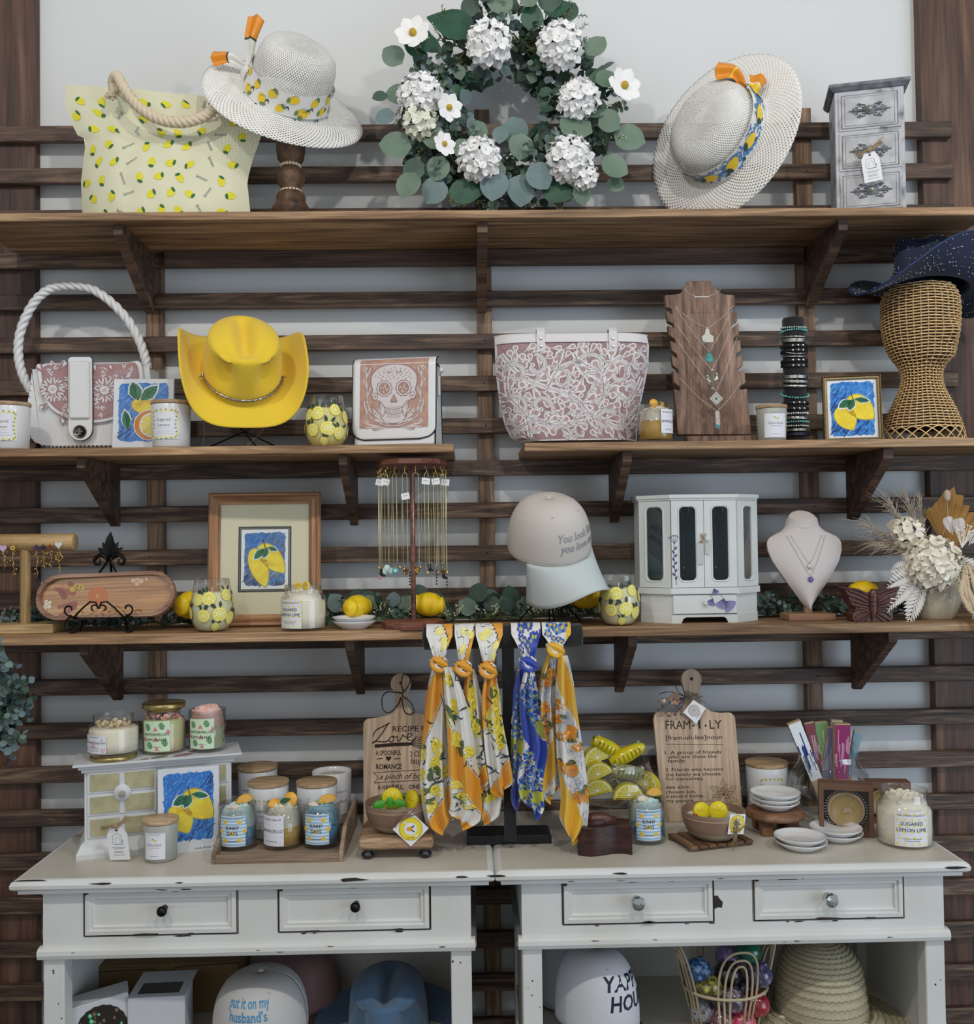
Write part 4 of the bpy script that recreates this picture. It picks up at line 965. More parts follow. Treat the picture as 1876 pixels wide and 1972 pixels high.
def artcard(label, px0, px1, py0, py1, Y, z, var, sleeve=True, lean=.12, rz=0, tagx=-.3, seed=1):
    k = mpx(1, Y); w = (px1-px0)*k; h = (py1-py0)*k; t = thing('art_card', label, 'picture card', on((px0+px1)/2, Y, z), rz); t.rotation_euler = (-lean, 0, rz)
    m = MB(); m.box(-w/2, w/2, -.001, .001, 0, h, 0); mp = flat(0, -.001, h*.54); art(m, w*.82, h*.80, mp, var, .0003, seed)
    mp2 = flat(0, -.001, 0); lx = tagx*w; m.rect(lx-w*.21, lx+w*.21, h*.01, h*.085, mp2, 7, .0004); m.text('Local Artist', lx-w*.03, h*.03, h*.042, mp2, 5, .0008, wid=w*.27); m.disc(lx+w*.16, h*.046, h*.017, mp2, 5, .0007, 10)
    m.build('printed_card', ART, t)
    if sleeve:
        s = MB(); SL = mat('clear_plastic_film', 'ffffff', .08, alpha=.13)
        s.grid(lambda a, b: (-w*.53+w*1.06*a, -.0045-.002*sin(a*9+b*5)-.002*NZ.noise(V((a*3, b*4, seed))), -.001+(h*1.13)*b), 24, 30, 0)
        s.build('plastic_sleeve', glass('plastic_sleeve_film', (.97, .98, 1), 1.1), t)
    return t
artcard('small blue card of a whole and a cut lemon leaning beside the white braided bag', 218, 331, 715, 858, -.185, S2, 'cut', True, .10, .05, -.24, 3)

# yellow felt western hat
def westhat(name, label, loc, rot, mt, a=.155, b=.185, ca=.082, cb=.102, ch=.118, curl=.075, flare=1, bandmat=None, dip=.02, open_=False, curlp=2.6, pinch=1, sx=.045, sqz=0):
    t = thing(name, label, 'hat', loc, rot=rot); m = MB()
    rows = [('c', i/14) for i in range(15)]+[('s', i/12) for i in range(1, 13)]+[('b', i/16) for i in range(1, 17)]
    top = .86
    def crown(u, v):    # dent field
        x, y = u, v
        d = .030*pinch*math.exp(-(x/.020)**2)*(1/(1+math.exp((-y-.070)/.008)))*(1/(1+math.exp((y-.075)/.012)))
        return d
    def f(kind, q, th):
        cx, sy = cos(th), sin(th)
        if kind == 'c':
            x, y = ca*top*q*cx, cb*top*q*sy; z = ch-.016*q**3-.012*(y/cb)*(-1)*0; z -= crown(x, y)*(1-q**6)
            z += .010*(-y/cb)*q
            for s in (-1, 1): z -= .016*pinch*math.exp(-(((x-s*sx)/.022)**2+((y+.070)/.030)**2))
            return (x, y, z)
        if kind == 's':
            k = top+(1-top)*math.sin(q*pi/2)**.8+.0*q; x, y = ca*k*cx, cb*k*sy; z0 = ch-.016+.010*(-top*sy); e = z0*(1-q)**1.0+.0*q
            for s in (-1, 1):
                g = math.exp(-(((x-s*sx*1.15)/.024)**2+((y+.080)/.035)**2))*sin(pi*min(1, q*1.25))*pinch; x -= s*.014*g; y += .016*g
            return (x, y, max(0, e) + .001*(1-q))
        w = q; aa = ca+(a-ca)*w; bb = cb+(b-cb)*w; pe = 1-sqz*w; x, y = aa*math.copysign(abs(cx)**pe, cx), bb*math.copysign(abs(sy)**pe, sy); z = curl*abs(cx)**curlp*w**1.7*flare-dip*abs(sy)**3*w**1.4
        x *= 1-.10*w*abs(cx)**3*min(1, curl/.07)
        return (x, y, z)
    n = 72; vs = []
    for kind, q in rows: vs += [f(kind, q, 2*pi*i/n) for i in range(n)]
    fs = [(r*n+i, r*n+(i+1) % n, (r+1)*n+(i+1) % n, (r+1)*n+i) for r in range(len(rows)-1) for i in range(n)]
    m.add(vs, fs, 0, True); m.build('felt_body', mt, t, solid=.0032)
    return t, f
FELTY = mat('yellow_felt', 'ecc934', .9, bump=.25, bs=700, sheen=.25)
py = P(466, 722, -.20)
hy, fy = westhat('western_hat', 'bright yellow felt western hat with silver chain band on a wire stand', py, view_rot(py, .05, .74, .67, .06), FELTY, .156, .152, .088, .102, .125, .085, 1, curlp=3.2, sqz=.34)
m = MB(); pts = []
for i in range(41):
    th = -pi/2-1.35+2.7*i/40; p = V(fy('s', .86, th)); pts.append(p+V((cos(th)*.004, sin(th)*.004, .002)))
m.tube(pts, .0036, 0, 8)
for i in range(0, 41):
    for k in range(3): a = 2*pi*k/3+i; m.sph(pts[i]+V((.003*cos(a), -.003, .003*sin(a))), .0017, 0, 5, 4)
for e in (0, -1):
    for k in range(5): a = 2*pi*k/5; m.tube([pts[e], pts[e]+V((.009*cos(a), -.002, .009*sin(a)))], [.0025, .0006], 0, 5)
m.build('rhinestone_band', mat('sparkling_silver', 'd0c9b8', .25, 1, col2='7a7266', vs=600), hy)
m = MB(); wst = on(466, -.20, S2); k = mpx(1, -.20)
for x0, y0, x1, y1 in ((-.075, -.03, .03, .03), (.09, -.03, -.03, .03), (.045, -.05, -.02, .03)): m.tube([(x0, y0, .002), (x1*.3, y1, .05), (x1*.1, .03, .16)], .0019, 0, 6)
m.tube([(-.075, -.03, .002), (.045, -.05, .002), (.09, -.03, .002)], .0019, 0, 6)
tag(m.build('wire_hat_stand', BLKM, None, wst), 'thin black wire stand holding the yellow western hat', 'hat stand')
m = MB(); 
def chain(m, pts, r=.0011, mi=0, step=.0034):
    c = [V(p) for p in pts]
    for a, b in zip(c, c[1:]):
        L = (b-a).length; n = max(1, int(L/step))
        for i in range(n): p = a.lerp(b, (i+.5)/n); m.sph(p, (r, r, r*1.15), mi, 5, 3)
    return m
for c_ in ([(392, 812), (394, 830), (391, 858)], [(508, 826), (494, 842), (476, 858)]):
    m = MB(); chain(m, [P(x, y, -.235) for x, y in c_], .0010); ch_ = m.build('dangling_chain', SILV, hy)
    ch_.matrix_parent_inverse = (MX.Translation(hy.location) @ hy.rotation_euler.to_matrix().to_4x4()).inverted()

# stemless glass candles with lemon slices
WBALL = mat('lemon_wax', 'e0d98a', .5); WBALL2 = mat('pale_lemon_wax', 'dfdfb8', .5)
def stemless(label, loc, rz, k, wx, group):
    """k metres per px of an 85 px wide glass"""
    t = thing('glass_candle', label, 'candle', loc, rz, group); m = MB()
    pr = [(0, .0005), (20, .3), (30, 5), (38, 18), (41, 34), (41, 48), (38, 68), (34, 88), (32.5, 100)]
    P2 = cat([(a*k, b*k) for a, b in pr], 4); m.lathe(P2+[(31.5*k, 100*k), (33*k, 88*k)], 44, 0); m.build('stemless_glass', GL, t)
    ins = [(max(0, a-.0026), b+.0012) for a, b in P2 if b < 74*k]; m = MB(); m.lathe(ins+[(0, 74*k)], 40, 0); m.tube([(0, 0, 73*k), (0, 0, 84*k)], .0009, 1, 5); m.build('wax', [wx, WICK], t)
    def sf(u, v, h=0):
        z = v; r = 40*k
        for (a, b), (c, d) in zip(P2, P2[1:]):
            if b <= z <= d: r = a+(c-a)*(z-b)/(d-b+1e-9)
        aa = u/(40*k); return ((r+h)*sin(aa), -(r+h)*cos(aa), z)
    m = MB(); cols = (1, 2, 0); g = random.Random(int(loc[0]*1000))
    for i, (u, v, s) in enumerate([(-22, 32, 13), (8, 34, 15), (32, 26, 13), (-34, 62, 12), (-12, 64, 14), (24, 70, 12), (52, 58, 13), (-60, 36, 13), (0, 10, 9), (68, 30, 12), (95, 50, 13), (-95, 55, 13)]):
        citrus(m, sf, u*k, v*k, s*k*.95, cols, .0006, g.uniform(0, 3), False, 8)
        for j in range(3): a = g.uniform(.4, 2.6); leafs_ = leaf_shape(u*k+s*k*.7*cos(a), v*k+s*k*.8, s*k*.9, s*k*.4, a); m.poly(leafs_, sf, 3, .0008)
    m.build('lemon_decal', [LY, mat('slice_rind', 'ecd83a', .5), mat('slice_pith', 'f4f0c2', .5), mat('tiny_dark_leaf', '2d4030', .6)], t)
    return t
stemless('round stemless glass candle with yellow wax between the yellow hat and skull bag', on(629, -.225, S2), 0, mpx(1, -.225), WBALL, 'stemless lemon slice candles')

# skull flap bag
Y = -.16; fr = Fr(768, Y, S2); kk = mpx(1, Y)
t = thing('crossbody_bag', 'white leather flap bag tooled with an ornate skull and black edging', 'handbag', fr.o, rad(-10))
W = 158*kk; Hh = fr(768, 700)[1]; D_ = .072
m = MB(); side = cat([(-D_/2, 0), (D_/2, 0), (D_/2+.002, .05), (D_*.35, Hh*.88), (D_*.12, Hh*.96), (-D_*.12, Hh*.96), (-D_*.42, Hh*.8), (-D_/2-.001, .05)], 3, True)
m.prism([(y, max(0, z)) for y, z in side], -W/2, W/2, 0, ax='x'); m.build('bag_body', WL, t, bevel=.004)
fx0, fx1, fz0 = -W/2-.004, W/2+.002, .021
def fl(a, b, h=0):   # flap: over the top and down the front
    x = fx0+(fx1-fx0)*a
    if b > .86:
        q = (b-.86)/.14*pi*.5; y = -D_*.40+(D_*.40)*(1-cos(q)); z = Hh*.955+sin(q)*.020
        return (x, y-h*cos(q), z+h*sin(q))
    s = b/.86; z = fz0+(Hh*.955-fz0)*s; y = -D_/2-.006+s*(D_*.10+.006); return (x, y-h, z)
def flout(a, b, h=0):
    r = .14; bb = b
    if b < r:
        e = math.sqrt(max(0, 1-((r-b)/r)**2)); lo, hi = (1-e)*.14, 1-(1-e)*.20; a = lo+(hi-lo)*a
    return fl(a, bb, h)
m = MB(); m.grid(lambda a, b: flout(a, b), 24, 40, 0); ob = m.build('flap', WL, t, solid=.004)
m = MB(); ed = [flout(0, 1-i/40, .001) for i in range(41)]+[flout(i/20, 0, .001) for i in range(1, 20)]+[flout(1, i/40, .001) for i in range(41)]
m.tube(ed, .0016, 0, 6); m.tube([(-W/2, y, z) for y, z in side], .0016, 0, 5, True); m.tube([(W/2, y, max(.002, z)) for y, z in side], .0019, 0, 5, True)
m.build('black_piping', mat('black_edge_paint', '141214', .4), t)
# tooled panel
TAN = mat('tan_rose_tooling', 'c09a86', .65, bump=.4, bs=300, col2='ad8478', vs=60); SKW = mat('pale_tooled_leather', 'd5cccb', .6, bump=.25, bs=260)
m = MB(); pw, ph = .82, .74
sk = lambda u, v, h=0: flout(.5+u, .13+v, .0022+h)     # u -.41...41, v 0...74
pan = [(-.41, .70), (.41, .70), (.41, .10), (.39, .04), (.33, .0), (-.33, 0), (-.39, .04), (-.41, .10)]
m.grid(lambda a, b: sk(-.41+.82*a, .0+.80*b, .0002), 20, 24, 0)
def SP(pts, c, h): m.poly([(x, y) for x, y in pts], sk, c, h)
def ES(x, y, rx, ry, c, h, n=22, sc=0):
    m.poly([(x+rx*(1+sc*cos(10*t_))*cos(t_), y+ry*(1+sc*cos(10*t_))*sin(t_)) for t_ in [2*pi*i/(n if not sc else 60) for i in range(n if not sc else 60)]], sk, c, h, True)
head = cat([(0, .735), (.16, .71), (.26, .62), (.27, .52), (.25, .44), (.27, .38), (.22, .33), (.17, .31), (.165, .18), (.12, .09), (0, .055), (-.12, .09), (-.165, .18), (-.17, .31), (-.22, .33), (-.27, .38), (-.25, .44), (-.27, .52), (-.26, .62), (-.16, .71)], 4, True)
m.poly([(x*1.05, .4+(y-.4)*1.03) for x, y in head], sk, 2, .0004, True); m.poly(head, sk, 1, .0008, True)
for s in (-1, 1):
    ES(s*.115, .46, .095, .095, 2, .0011, sc=.06); ES(s*.115, .46, .085, .085, 1, .0013, sc=.05); ES(s*.115, .46, .066, .07, 2, .0015); ES(s*.115, .46, .055, .06, 0, .0017)
    for j in range(18): a = j*2.4; r = .045*(j/18)**.5; ES(s*.115+r*cos(a), .46+r*sin(a), .007, .008, 1 if j % 2 else 2, .0019, 8)
    ES(s*.225, .37, .035, .045, 2, .0011); ES(s*.225, .37, .027, .036, 1, .0013); ES(s*.225, .37, .012, .016, 0, .0015)
    m.stroke(cat([(s*.17, .32), (s*.12, .26), (s*.10, .2), (s*.13, .13)], 5), .008, sk, 2, .0012)
    for j in range(12): ES(s*(.155-.01*math.sin(j)), .13+.015*j, .005, .006, 2, .0013, 6)
SP([(0, .40), (.03, .34), (.045, .30), (.015, .29), (0, .30), (-.015, .29), (-.045, .30), (-.03, .34)], 2, .0011); SP([(0, .385), (.022, .34), (.03, .305), (0, .315), (-.03, .305), (-.022, .34)], 0, .0013)
for r_ in (.225, .165):
    m.stroke(cat([(-.12, r_+.02), (-.06, r_), (0, r_-.006), (.06, r_), (.12, r_+.02)], 5), .006, sk, 2, .0011)
for j in range(11):
    u = -.10+.02*j; m.stroke([(u, .250), (u, .228+abs(u)*.1)], .004, sk, 2, .0013); m.stroke([(u*.9, .215), (u*.9, .17)], .004, sk, 2, .0013); m.stroke([(u*.8, .155), (u*.75, .115)], .003, sk, 2, .0013)
for j in range(60):
    a = j*2.4; r = .24*(j/60)**.5; x, y = r*cos(a), .60+r*.45*sin(a)
    if y > .56 and abs(x) < .22: ES(x, y, .006, .007, 2, .0012, 6)
for x in (-.06, .06): m.stroke(cat([(x-.03, .66), (x, .64), (x+.03, .66)], 5), .008, sk, 2, .0012)
def tp(x, y, a, L, W_): tpetal(m, x, y, a, L, W_, sk, .0006, (1, 0, 2))
for s in (-1, 1):
    for (x, y, a, L, W_) in [(.02, .03, .45, .30, .075), (.10, .05, 1.0, .22, .06), (.22, .05, 1.35, .20, .05), (.12, .02, .05, .24, .06), (.32, .12, 1.5, .22, .06), (.24, .14, 1.0, .18, .05), (.33, .30, 1.75, .2, .05), (.30, .42, 1.2, .18, .05), (.34, .55, 1.8, .18, .06), (.36, .02, 2.2, .1, .05), (.28, .62, .8, .14, .05), (.05, .01, -.1, .2, .04)]:
        tp(s*x, y, a if s > 0 else pi-a, L, W_)
    m.stroke(cat([(0, .02), (s*.12, .04), (s*.26, .12), (s*.33, .25), (s*.31, .4), (s*.36, .55), (s*.33, .7)], 6), lambda t_: .016*(1-t_*.6), sk, 2, .0010); m.stroke(cat([(0, .02), (s*.12, .04), (s*.26, .12), (s*.33, .25), (s*.31, .4), (s*.36, .55), (s*.33, .7)], 6), lambda t_: .010*(1-t_*.6), sk, 1, .0013)
m.build('tooled_skull_panel', [TAN, SKW, mat('greyed_line', '8d7878', .6)], t)['label'] = 'tan panel with tooled skull and scrolls'
m = MB(); sx_ = W/2+.004; m.tube([(sx_, -.006+.008*cos(a), Hh*.86+.010*sin(a)) for a in [2*pi*i/14 for i in range(14)]], .0018, 1, 6, True); m.box(sx_-.002, sx_+.002, -.014, .002, Hh*.60, Hh*.84, 0, .0018)
m.box(sx_-.001, sx_+.010, -.012, .004, Hh*.87, Hh*.93, 0, .003); m.build('strap_loop', [WL, SILV], t)
m = MB(); m.box(-.047, -.022, .006, .010, Hh*.9, Hh*1.065, 0, .004); m.build('hanger_loop', BLACK, t)
# ================================================================= MIDDLE RIGHT SHELF
# tooled leather tote
Y = -.155; fr = Fr(1105, Y, S2); t = thing('tote_bag', 'large white leather tote tooled all over with pale rose scrolls and leaves', 'bag', fr.o)
q = lambda L: sorted([(max(0, fr(x, y)[1]), fr(x, y)[0]) for x, y in L])
zt = fr(1100, 648)[1]
pl = q([(1003, 853), (985, 846), (972, 820), (962, 780), (955, 720), (952, 645)]); pr = q([(1226, 853), (1229, 800), (1242, 740), (1249, 700), (1250, 665), (1246, 648)])
pl[-1] = (zt, pl[-1][1]); pr[-1] = (zt, pr[-1][1])
S = bagsurf(pl, pr, [(0, .052), (.06, .050), (.16, .040), (zt, .028)], 0, 6)
m = MB(); m.grid(lambda a, b: S(a, b), 36, 20, 0); m.grid(lambda a, b: S(a, b, 1), 20, 10, 0); m.grid(lambda a, b: S(a, .02+.0*b, -1+2*b), 12, 4, 0)
CRM = mat('tooled_bag_white', 'dcd9da', .5, bump=.2, bs=300); RBG = mat('rose_background', 'a98a8a', .6, col2='947675', vs=70, bump=.5, bs=500); RLT = mat('rose_heart', 'bda0a0', .6, col2='a98b8b', vs=80); LNE = mat('tool_cut_line', '8b7b7e', .6)
bw = .355; bh = zt
mp = lambda u, v, h=0: S(max(0, min(1, u/bw+.5)), max(0, min(1, v/bh)), -1, h+.0004)
m.grid(lambda a, b: mp(-bw*.485+bw*.97*a, .004+(bh-.022)*b, .0002), 36, 20, 1)
def taper(pts, w0, w1, mi, h): m.stroke(pts, lambda s: w0+(w1-w0)*s, mp, mi, h)
def scroll(x, y, a, R, flip, depth=1):
    """spiral stem with leaves thrown off its outer side"""
    pts = []; n = 30; tot = 5.2
    for i in range(n+1):
        s = i/n; r = R*(1-.80*s**.85); th = a+flip*tot*s; pts.append((x+r*cos(th), y+r*sin(th)))
    wf = lambda s: R*(.30-.02*s)
    m.stroke(pts, lambda s: wf(s)*1.22, mp, 3, .0007); m.stroke(pts, wf, mp, 0, .0009)
    for e in (-.22, .16): m.stroke([(p[0]+R*e*.35*cos(a+flip*tot*i/n), p[1]+R*e*.35*sin(a+flip*tot*i/n)) for i, p in enumerate(pts[:-6])], R*.03, mp, 3, .0012)
    m.disc(*pts[-1], R*.21, mp, 3, .0010); m.disc(*pts[-1], R*.18, mp, 0, .0012); m.disc(pts[-1][0], pts[-1][1], R*.09, mp, 2, .0014)
    for s_, l, w_ in ((.02, .95, .42), (.14, .80, .40), (.27, .78, .38), (.40, .6, .34), (.53, .5, .3)):
        i = int(s_*n); p = pts[i]; th = a+flip*tot*s_; tang = th+flip*pi/2
        pet(p[0], p[1], tang-flip*(.75+.3*s_), R*l, R*w_)
def pet(x, y, a, L, W):
    o = [(0, .03), (.25, .12), (.5, .30), (.75, .5), (.92, .42), (1, .12), (1, -.12), (.92, -.42), (.75, -.5), (.5, -.30), (.25, -.12), (0, -.03)]
    def q(s, k, k2): return [(x+L*(c+(t_-c)*k)*cos(a)-w*W*k2*sin(a), y+L*(c+(t_-c)*k)*sin(a)+w*W*k2*cos(a)) for t_, w in s]
    c = .5; m.poly(q(o, 1.06, 1.22), mp, 3, .0004+dh_[0]); m.poly(q(o, 1, 1), mp, 0, .0006+dh_[0]); c = .76; m.poly(q([p for p in o if p[0] > .3], .62, .55), mp, 2, .0008+dh_[0])
    m.stroke([(x+L*.1*cos(a), y+L*.1*sin(a)), (x+L*.62*cos(a), y+L*.62*sin(a))], L*.03, mp, 3, .0010+dh_[0]); dh_[0] += .0000004
dh_ = [0.0]; g = random.Random(21); occ = []
vines = [[(-.17, .02), (-.10, .05), (-.03, .035), (.05, .06), (.12, .03), (.165, .07)], [(-.165, .22), (-.12, .16), (-.06, .13), (0, .11), (.05, .06)], [(-.13, .0), (-.12, .06), (-.155, .12), (-.15, .18)], [(0, .22), (.03, .16), (.09, .13), (.14, .10), (.165, .16)], [(-.06, .13), (-.03, .18), (.03, .20)], [(.05, .06), (.075, .11), (.07, .17), (.11, .21)]]
for v in vines:
    c = cat(v, 8); m.stroke(c, .0150, mp, 3, .0005); m.stroke(c, .0130, mp, 0, .0007); m.stroke([(p[0], p[1]+.002) for p in c], .0010, mp, 3, .0009); m.stroke([(p[0], p[1]-.002) for p in c], .0010, mp, 3, .0009)
    for i in range(3, len(c)-2, 4):
        a = math.atan2(c[i+1][1]-c[i-1][1], c[i+1][0]-c[i-1][0])
        for s in (-1, 1): pet(c[i][0], c[i][1], a+s*g.uniform(.5, .95), g.uniform(.036, .050), g.uniform(.019, .024)); occ.append((c[i][0]+.03*cos(a+s*.7), c[i][1]+.03*sin(a+s*.7)))
for x, y, a, R, f in [(-.135, .165, 2.6, .024, -1), (-.135, .085, 2.4, .022, -1), (-.078, .083, -.6, .023, 1), (-.088, .185, 1.6, .022, -1), (-.030, .150, 2.0, .023, -1), (.005, .072, 2.2, .022, -1), (-.03, .012, 2.8, .020, -1), (.045, .185, 2.6, .024, -1), (.055, .125, -1.8, .022, 1), (.105, .165, 1.6, .024, -1), (.085, .045, .6, .023, 1), (.135, .125, -2.0, .018, 1), (.148, .192, 1.6, .02, -1), (.15, .04, 1.4, .018, 1), (-.10, .03, .4, .02, 1), (.015, .020, .8, .018, 1), (-.165, .03, 2.6, .014, -1)]:
    scroll(x, y, a, R*1.42, f); occ += [(x+R*1.1*cos(q_), y+R*1.1*sin(q_)) for q_ in (0, 1.5, 3, 4.5)]+[(x, y)]
for v in vines: occ += cat(v, 8)
for i in range(2600):
    u, v = g.uniform(-.168, .168), g.uniform(.008, bh-.03)
    if min((u-a_)**2+(v-b_)**2 for a_, b_ in occ) > .0125**2:
        a = .6*math.sin(u*30)+.9*math.cos(v*34)+g.uniform(-.3, .3)+pi/4; L = g.uniform(.026, .036); pet(u-L*.5*cos(a), v-L*.5*sin(a), a, L, L*.5); occ.append((u, v)); occ.append((u+L*.3*cos(a), v+L*.3*sin(a)))
m.grid(lambda a, b: mp(-bw*.495+bw*.99*a, bh-.020+.019*b, .0019), 30, 1, 0); m.stroke([(-bw*.49+bw*.98*i/20, bh-.0205) for i in range(21)], .0014, mp, 3, .0022)
m.build('bag_body', [CRM, RBG, RLT, LNE], t)
rim = [S(i/24, 1) for i in range(25)]+[S(1-i/24, 1, 1) for i in range(25)]; m = MB(); m.tube(rim, .0026, 0, 7, True); m.build('rolled_rim', CRM, t)
for px_, py_ in ((1040, 682), (1177, 682)):
    u0, v0 = fr(px_, py_); top = fr(px_, 640)[1]; w_ = .0095; m = MB()
    pth = [(-.034, v0), (-.036, v0+.02), (-.036, zt-.002), (-.033, zt+.006), (-.024, top+.006), (-.012, top), (.004, zt)]
    vs = []; 
    m.prism([(y, z) for y, z in pth]+[(y+.0035, z-.0015) for y, z in reversed(pth)], u0-w_, u0+w_, 0, ax='x')
    for zq in (.012, .030): T = MX.Translation((u0, -.037, v0+zq)) @ MX.Rotation(pi/2, 4, 'X'); m.lathe([(.0036, 0), (.0032, .0016), (0, .002)], 12, 1, True, T)
    m.build('handle_strap', [CRM, SILV, WLi], t, bevel=.001)

ka = mpx(1, -.252)
tumbler('glass candle with golden wax and whipped top beside the tooled tote', on(1263, -.252, S2), .25, 34*ka, 74*ka, 'limon', WAXG, .56, WAX, [(-.008, -.008, 76*ka, .010), (.012, 0, 74*ka, .009), (.004, -.012, 74*ka, .008)], 32*ka, 46*ka, 40*ka, None, 0, 5, .36, .35)
whitejar('small frosted candle with plain label beside the bracelet tower', on(1487, -.245, S2), .0, 29*ka, 65*ka, 'citrus', True, 45*ka, 52*ka, 33*ka, None, FROST)

# necklace display board
Y = -.16; fr = Fr(1370, Y, S2); t = thing('necklace_display', 'brown wooden bust-shaped board with notched sides for necklaces', 'display stand', fr.o)
DW = wood('mid_brown_display_wood', '62493a', '8d7060', 'ae9080', 'Z', 1, .6, 1.5, 30)
def notch(side, xs):   # notched outline from top to bottom
    out = []
    for (x0, y0), (x1, y1), d in xs: out += [(x0, y0), (x0+(2 if side > 0 else -2), y0+22), (x0-side*14 if 0 else x0-side*12, y0+30), (x0-side*10, y0+36), (x1-side*4, y1-2)]
    return out
L_ = [(1285, 562), (1287, 586), (1298, 590), (1299, 600), (1287, 594), (1290, 614), (1301, 620), (1302, 628), (1290, 622), (1292, 642), (1303, 650), (1304, 658), (1293, 652), (1296, 672), (1306, 680), (1307, 688), (1295, 682), (1298, 702), (1307, 710), (1309, 718), (1297, 712), (1299, 736), (1310, 744), (1311, 752), (1299, 748), (1305, 838)]
R_l = [(1421, 562), (1422, 586), (1411, 592), (1411, 600), (1424, 592), (1425, 614), (1414, 621), (1415, 628), (1427, 618), (1428, 640), (1417, 648), (1418, 655), (1430, 650), (1431, 672), (1420, 680), (1421, 688), (1433, 680), (1434, 702), (1422, 710), (1424, 716), (1436, 712), (1438, 736), (1426, 744), (1427, 750), (1440, 748), (1446, 838)]
top = [(1322, 561), (1318, 560), (1322, 545), (1330, 533), (1374, 533), (1382, 545), (1394, 560)]
poly = oz(L_[::-1])+oz([(1300, 561), (1316, 558), (1324, 545), (1330, 533), (1375, 533), (1383, 546), (1395, 558), (1408, 561)])+oz(R_l)
m = MB(); T = MX.Rotation(-.10, 4, 'X'); m.prism(poly, -.009, .009, 0, T)
m.build('board', DW, t, bevel=.0015)
m = MB(); x0, x1 = fr(1312, 838)[0], fr(1462, 838)[0]; m.box(x0, x1, -.055, -.028, 0, .020, 0, .003); m.box(x0+.01, x1-.012, -.03, .05, 0, .010, 0, .002); m.build('base', DW, t)
def necklace(label, ptsL, apex, ptsR, pend, col, Yn=-.192, r=.0010, grp=None, off=0):
    A, B, C_ = P(*ptsL, Yn+.0), P(*apex, Yn-.010), P(*ptsR, Yn)
    t = thing('necklace', label, 'necklace', B, group=grp); m = MB(); a, c = A-B, C_-B
    def sag(p): return [p*(1-s)+V((0, -.002, -.006*sin(pi*s))) for s in [i/10 for i in range(11)]]
    chain(m, sag(a), r, 0, .0026); chain(m, sag(c), r, 0, .0026); m.tube(sag(a), r*.5, 0, 4); m.tube(sag(c), r*.5, 0, 4); m.build('chain', col, t)
    m, mats = pend; o = m.build('pendant', mats, t); return t
TUR = mat('turquoise_stone', '4fa3a0', .35, col2='2d7f84', vs=120); PALS = mat('pale_silver', 'd8d3c8', .35, .75); 
k = mpx(1, -.2)
def pend_poly(pts, mats, d=.002, extra=None):
    m = MB(); m.prism([(x*k, -y*k) for x, y in pts], -d, d, 0)
    if extra: extra(m, flat(0, -d-.0001, 0))
    return (m, mats)
e1 = lambda m, mp: m.disc(-8*k, -28*k, 3*k, mp, 1)
BEADS = MB(); [BEADS.sph((x*.0022, -.002, -.001*abs(x)*0), .0016, 0, 6, 4) for x in range(-7, 8)]
necklace('short necklace with a row of white beads, topmost on the brown notched board', (1317, 557), (1351, 572), (1388, 557), (BEADS, WHITE), PALS, -.172)
necklace('necklace with silver cow-tag pendant on the brown notched board', (1300, 590), (1362, 632), (1412, 588), pend_poly([(-3, 1), (3, 1), (5, 12), (12, 16), (12, 28), (-9, 28), (-11, 16), (-5, 12)], [PALS, mat('aged_patina', '6f7d76', .5)], .0015, e1), PALS, -.178)
necklace('necklace with triangular turquoise pendant on the brown notched board', (1300, 590), (1365, 678), (1412, 590), pend_poly([(-1, 0), (5, 4), (9, 18), (2, 20), (-7, 17), (-4, 6)], [TUR], .002), PALS, -.181)
CACT = MB()
for pts, r in (([(0, -2), (0, -36)], 4.5), ([(-9, -13), (-9, -20), (-6, -23), (0, -24)], 3.2), ([(9, -9), (9, -18), (6, -20), (0, -21)], 3.2)): CACT.tube([(x*k, -.002, z*k) for x, z in pts], r*k, 0, 8)
for x, z, r in ((0, -2, 4.5), (0, -36, 4.5), (-9, -13, 3.2), (9, -9, 3.2)): CACT.sph((x*k, -.002, z*k), r*k, 0, 8, 6)
necklace('necklace with silver cactus pendant on the brown notched board', (1301, 622), (1371, 712), (1413, 620), (CACT, PALS), PALS, -.184)
def e2(m, mp): m.disc(0, -14*k, 3.5*k, mp, 1); m.stroke([(0, -4*k), (9*k, -14*k), (0, -24*k), (-9*k, -14*k), (0, -4*k)], k, mp, 1)
necklace('necklace with silver diamond-shaped pendant on the brown notched board', (1302, 652), (1379, 754), (1419, 650), pend_poly([(0, 0), (13, 14), (0, 27), (-13, 14)], [PALS, mat('aged_patina', '6f7d76', .5)], .0018, e2), PALS, -.187)
necklace('long necklace with silver and turquoise bar pendant, lowest on the brown notched board', (1308, 727), (1381, 792), (1426, 735), pend_poly([(-4, 0), (4, 0), (5, 26), (3, 34), (-3, 33)], [mat('crusted_silver', 'd9cfc6', .5, .3, col2='9a8f86', vs=500), TUR], .003, lambda m, mp: m.rect(-4*k, 4*k, -33*k, -26*k, mp, 1)), PALS, -.190)

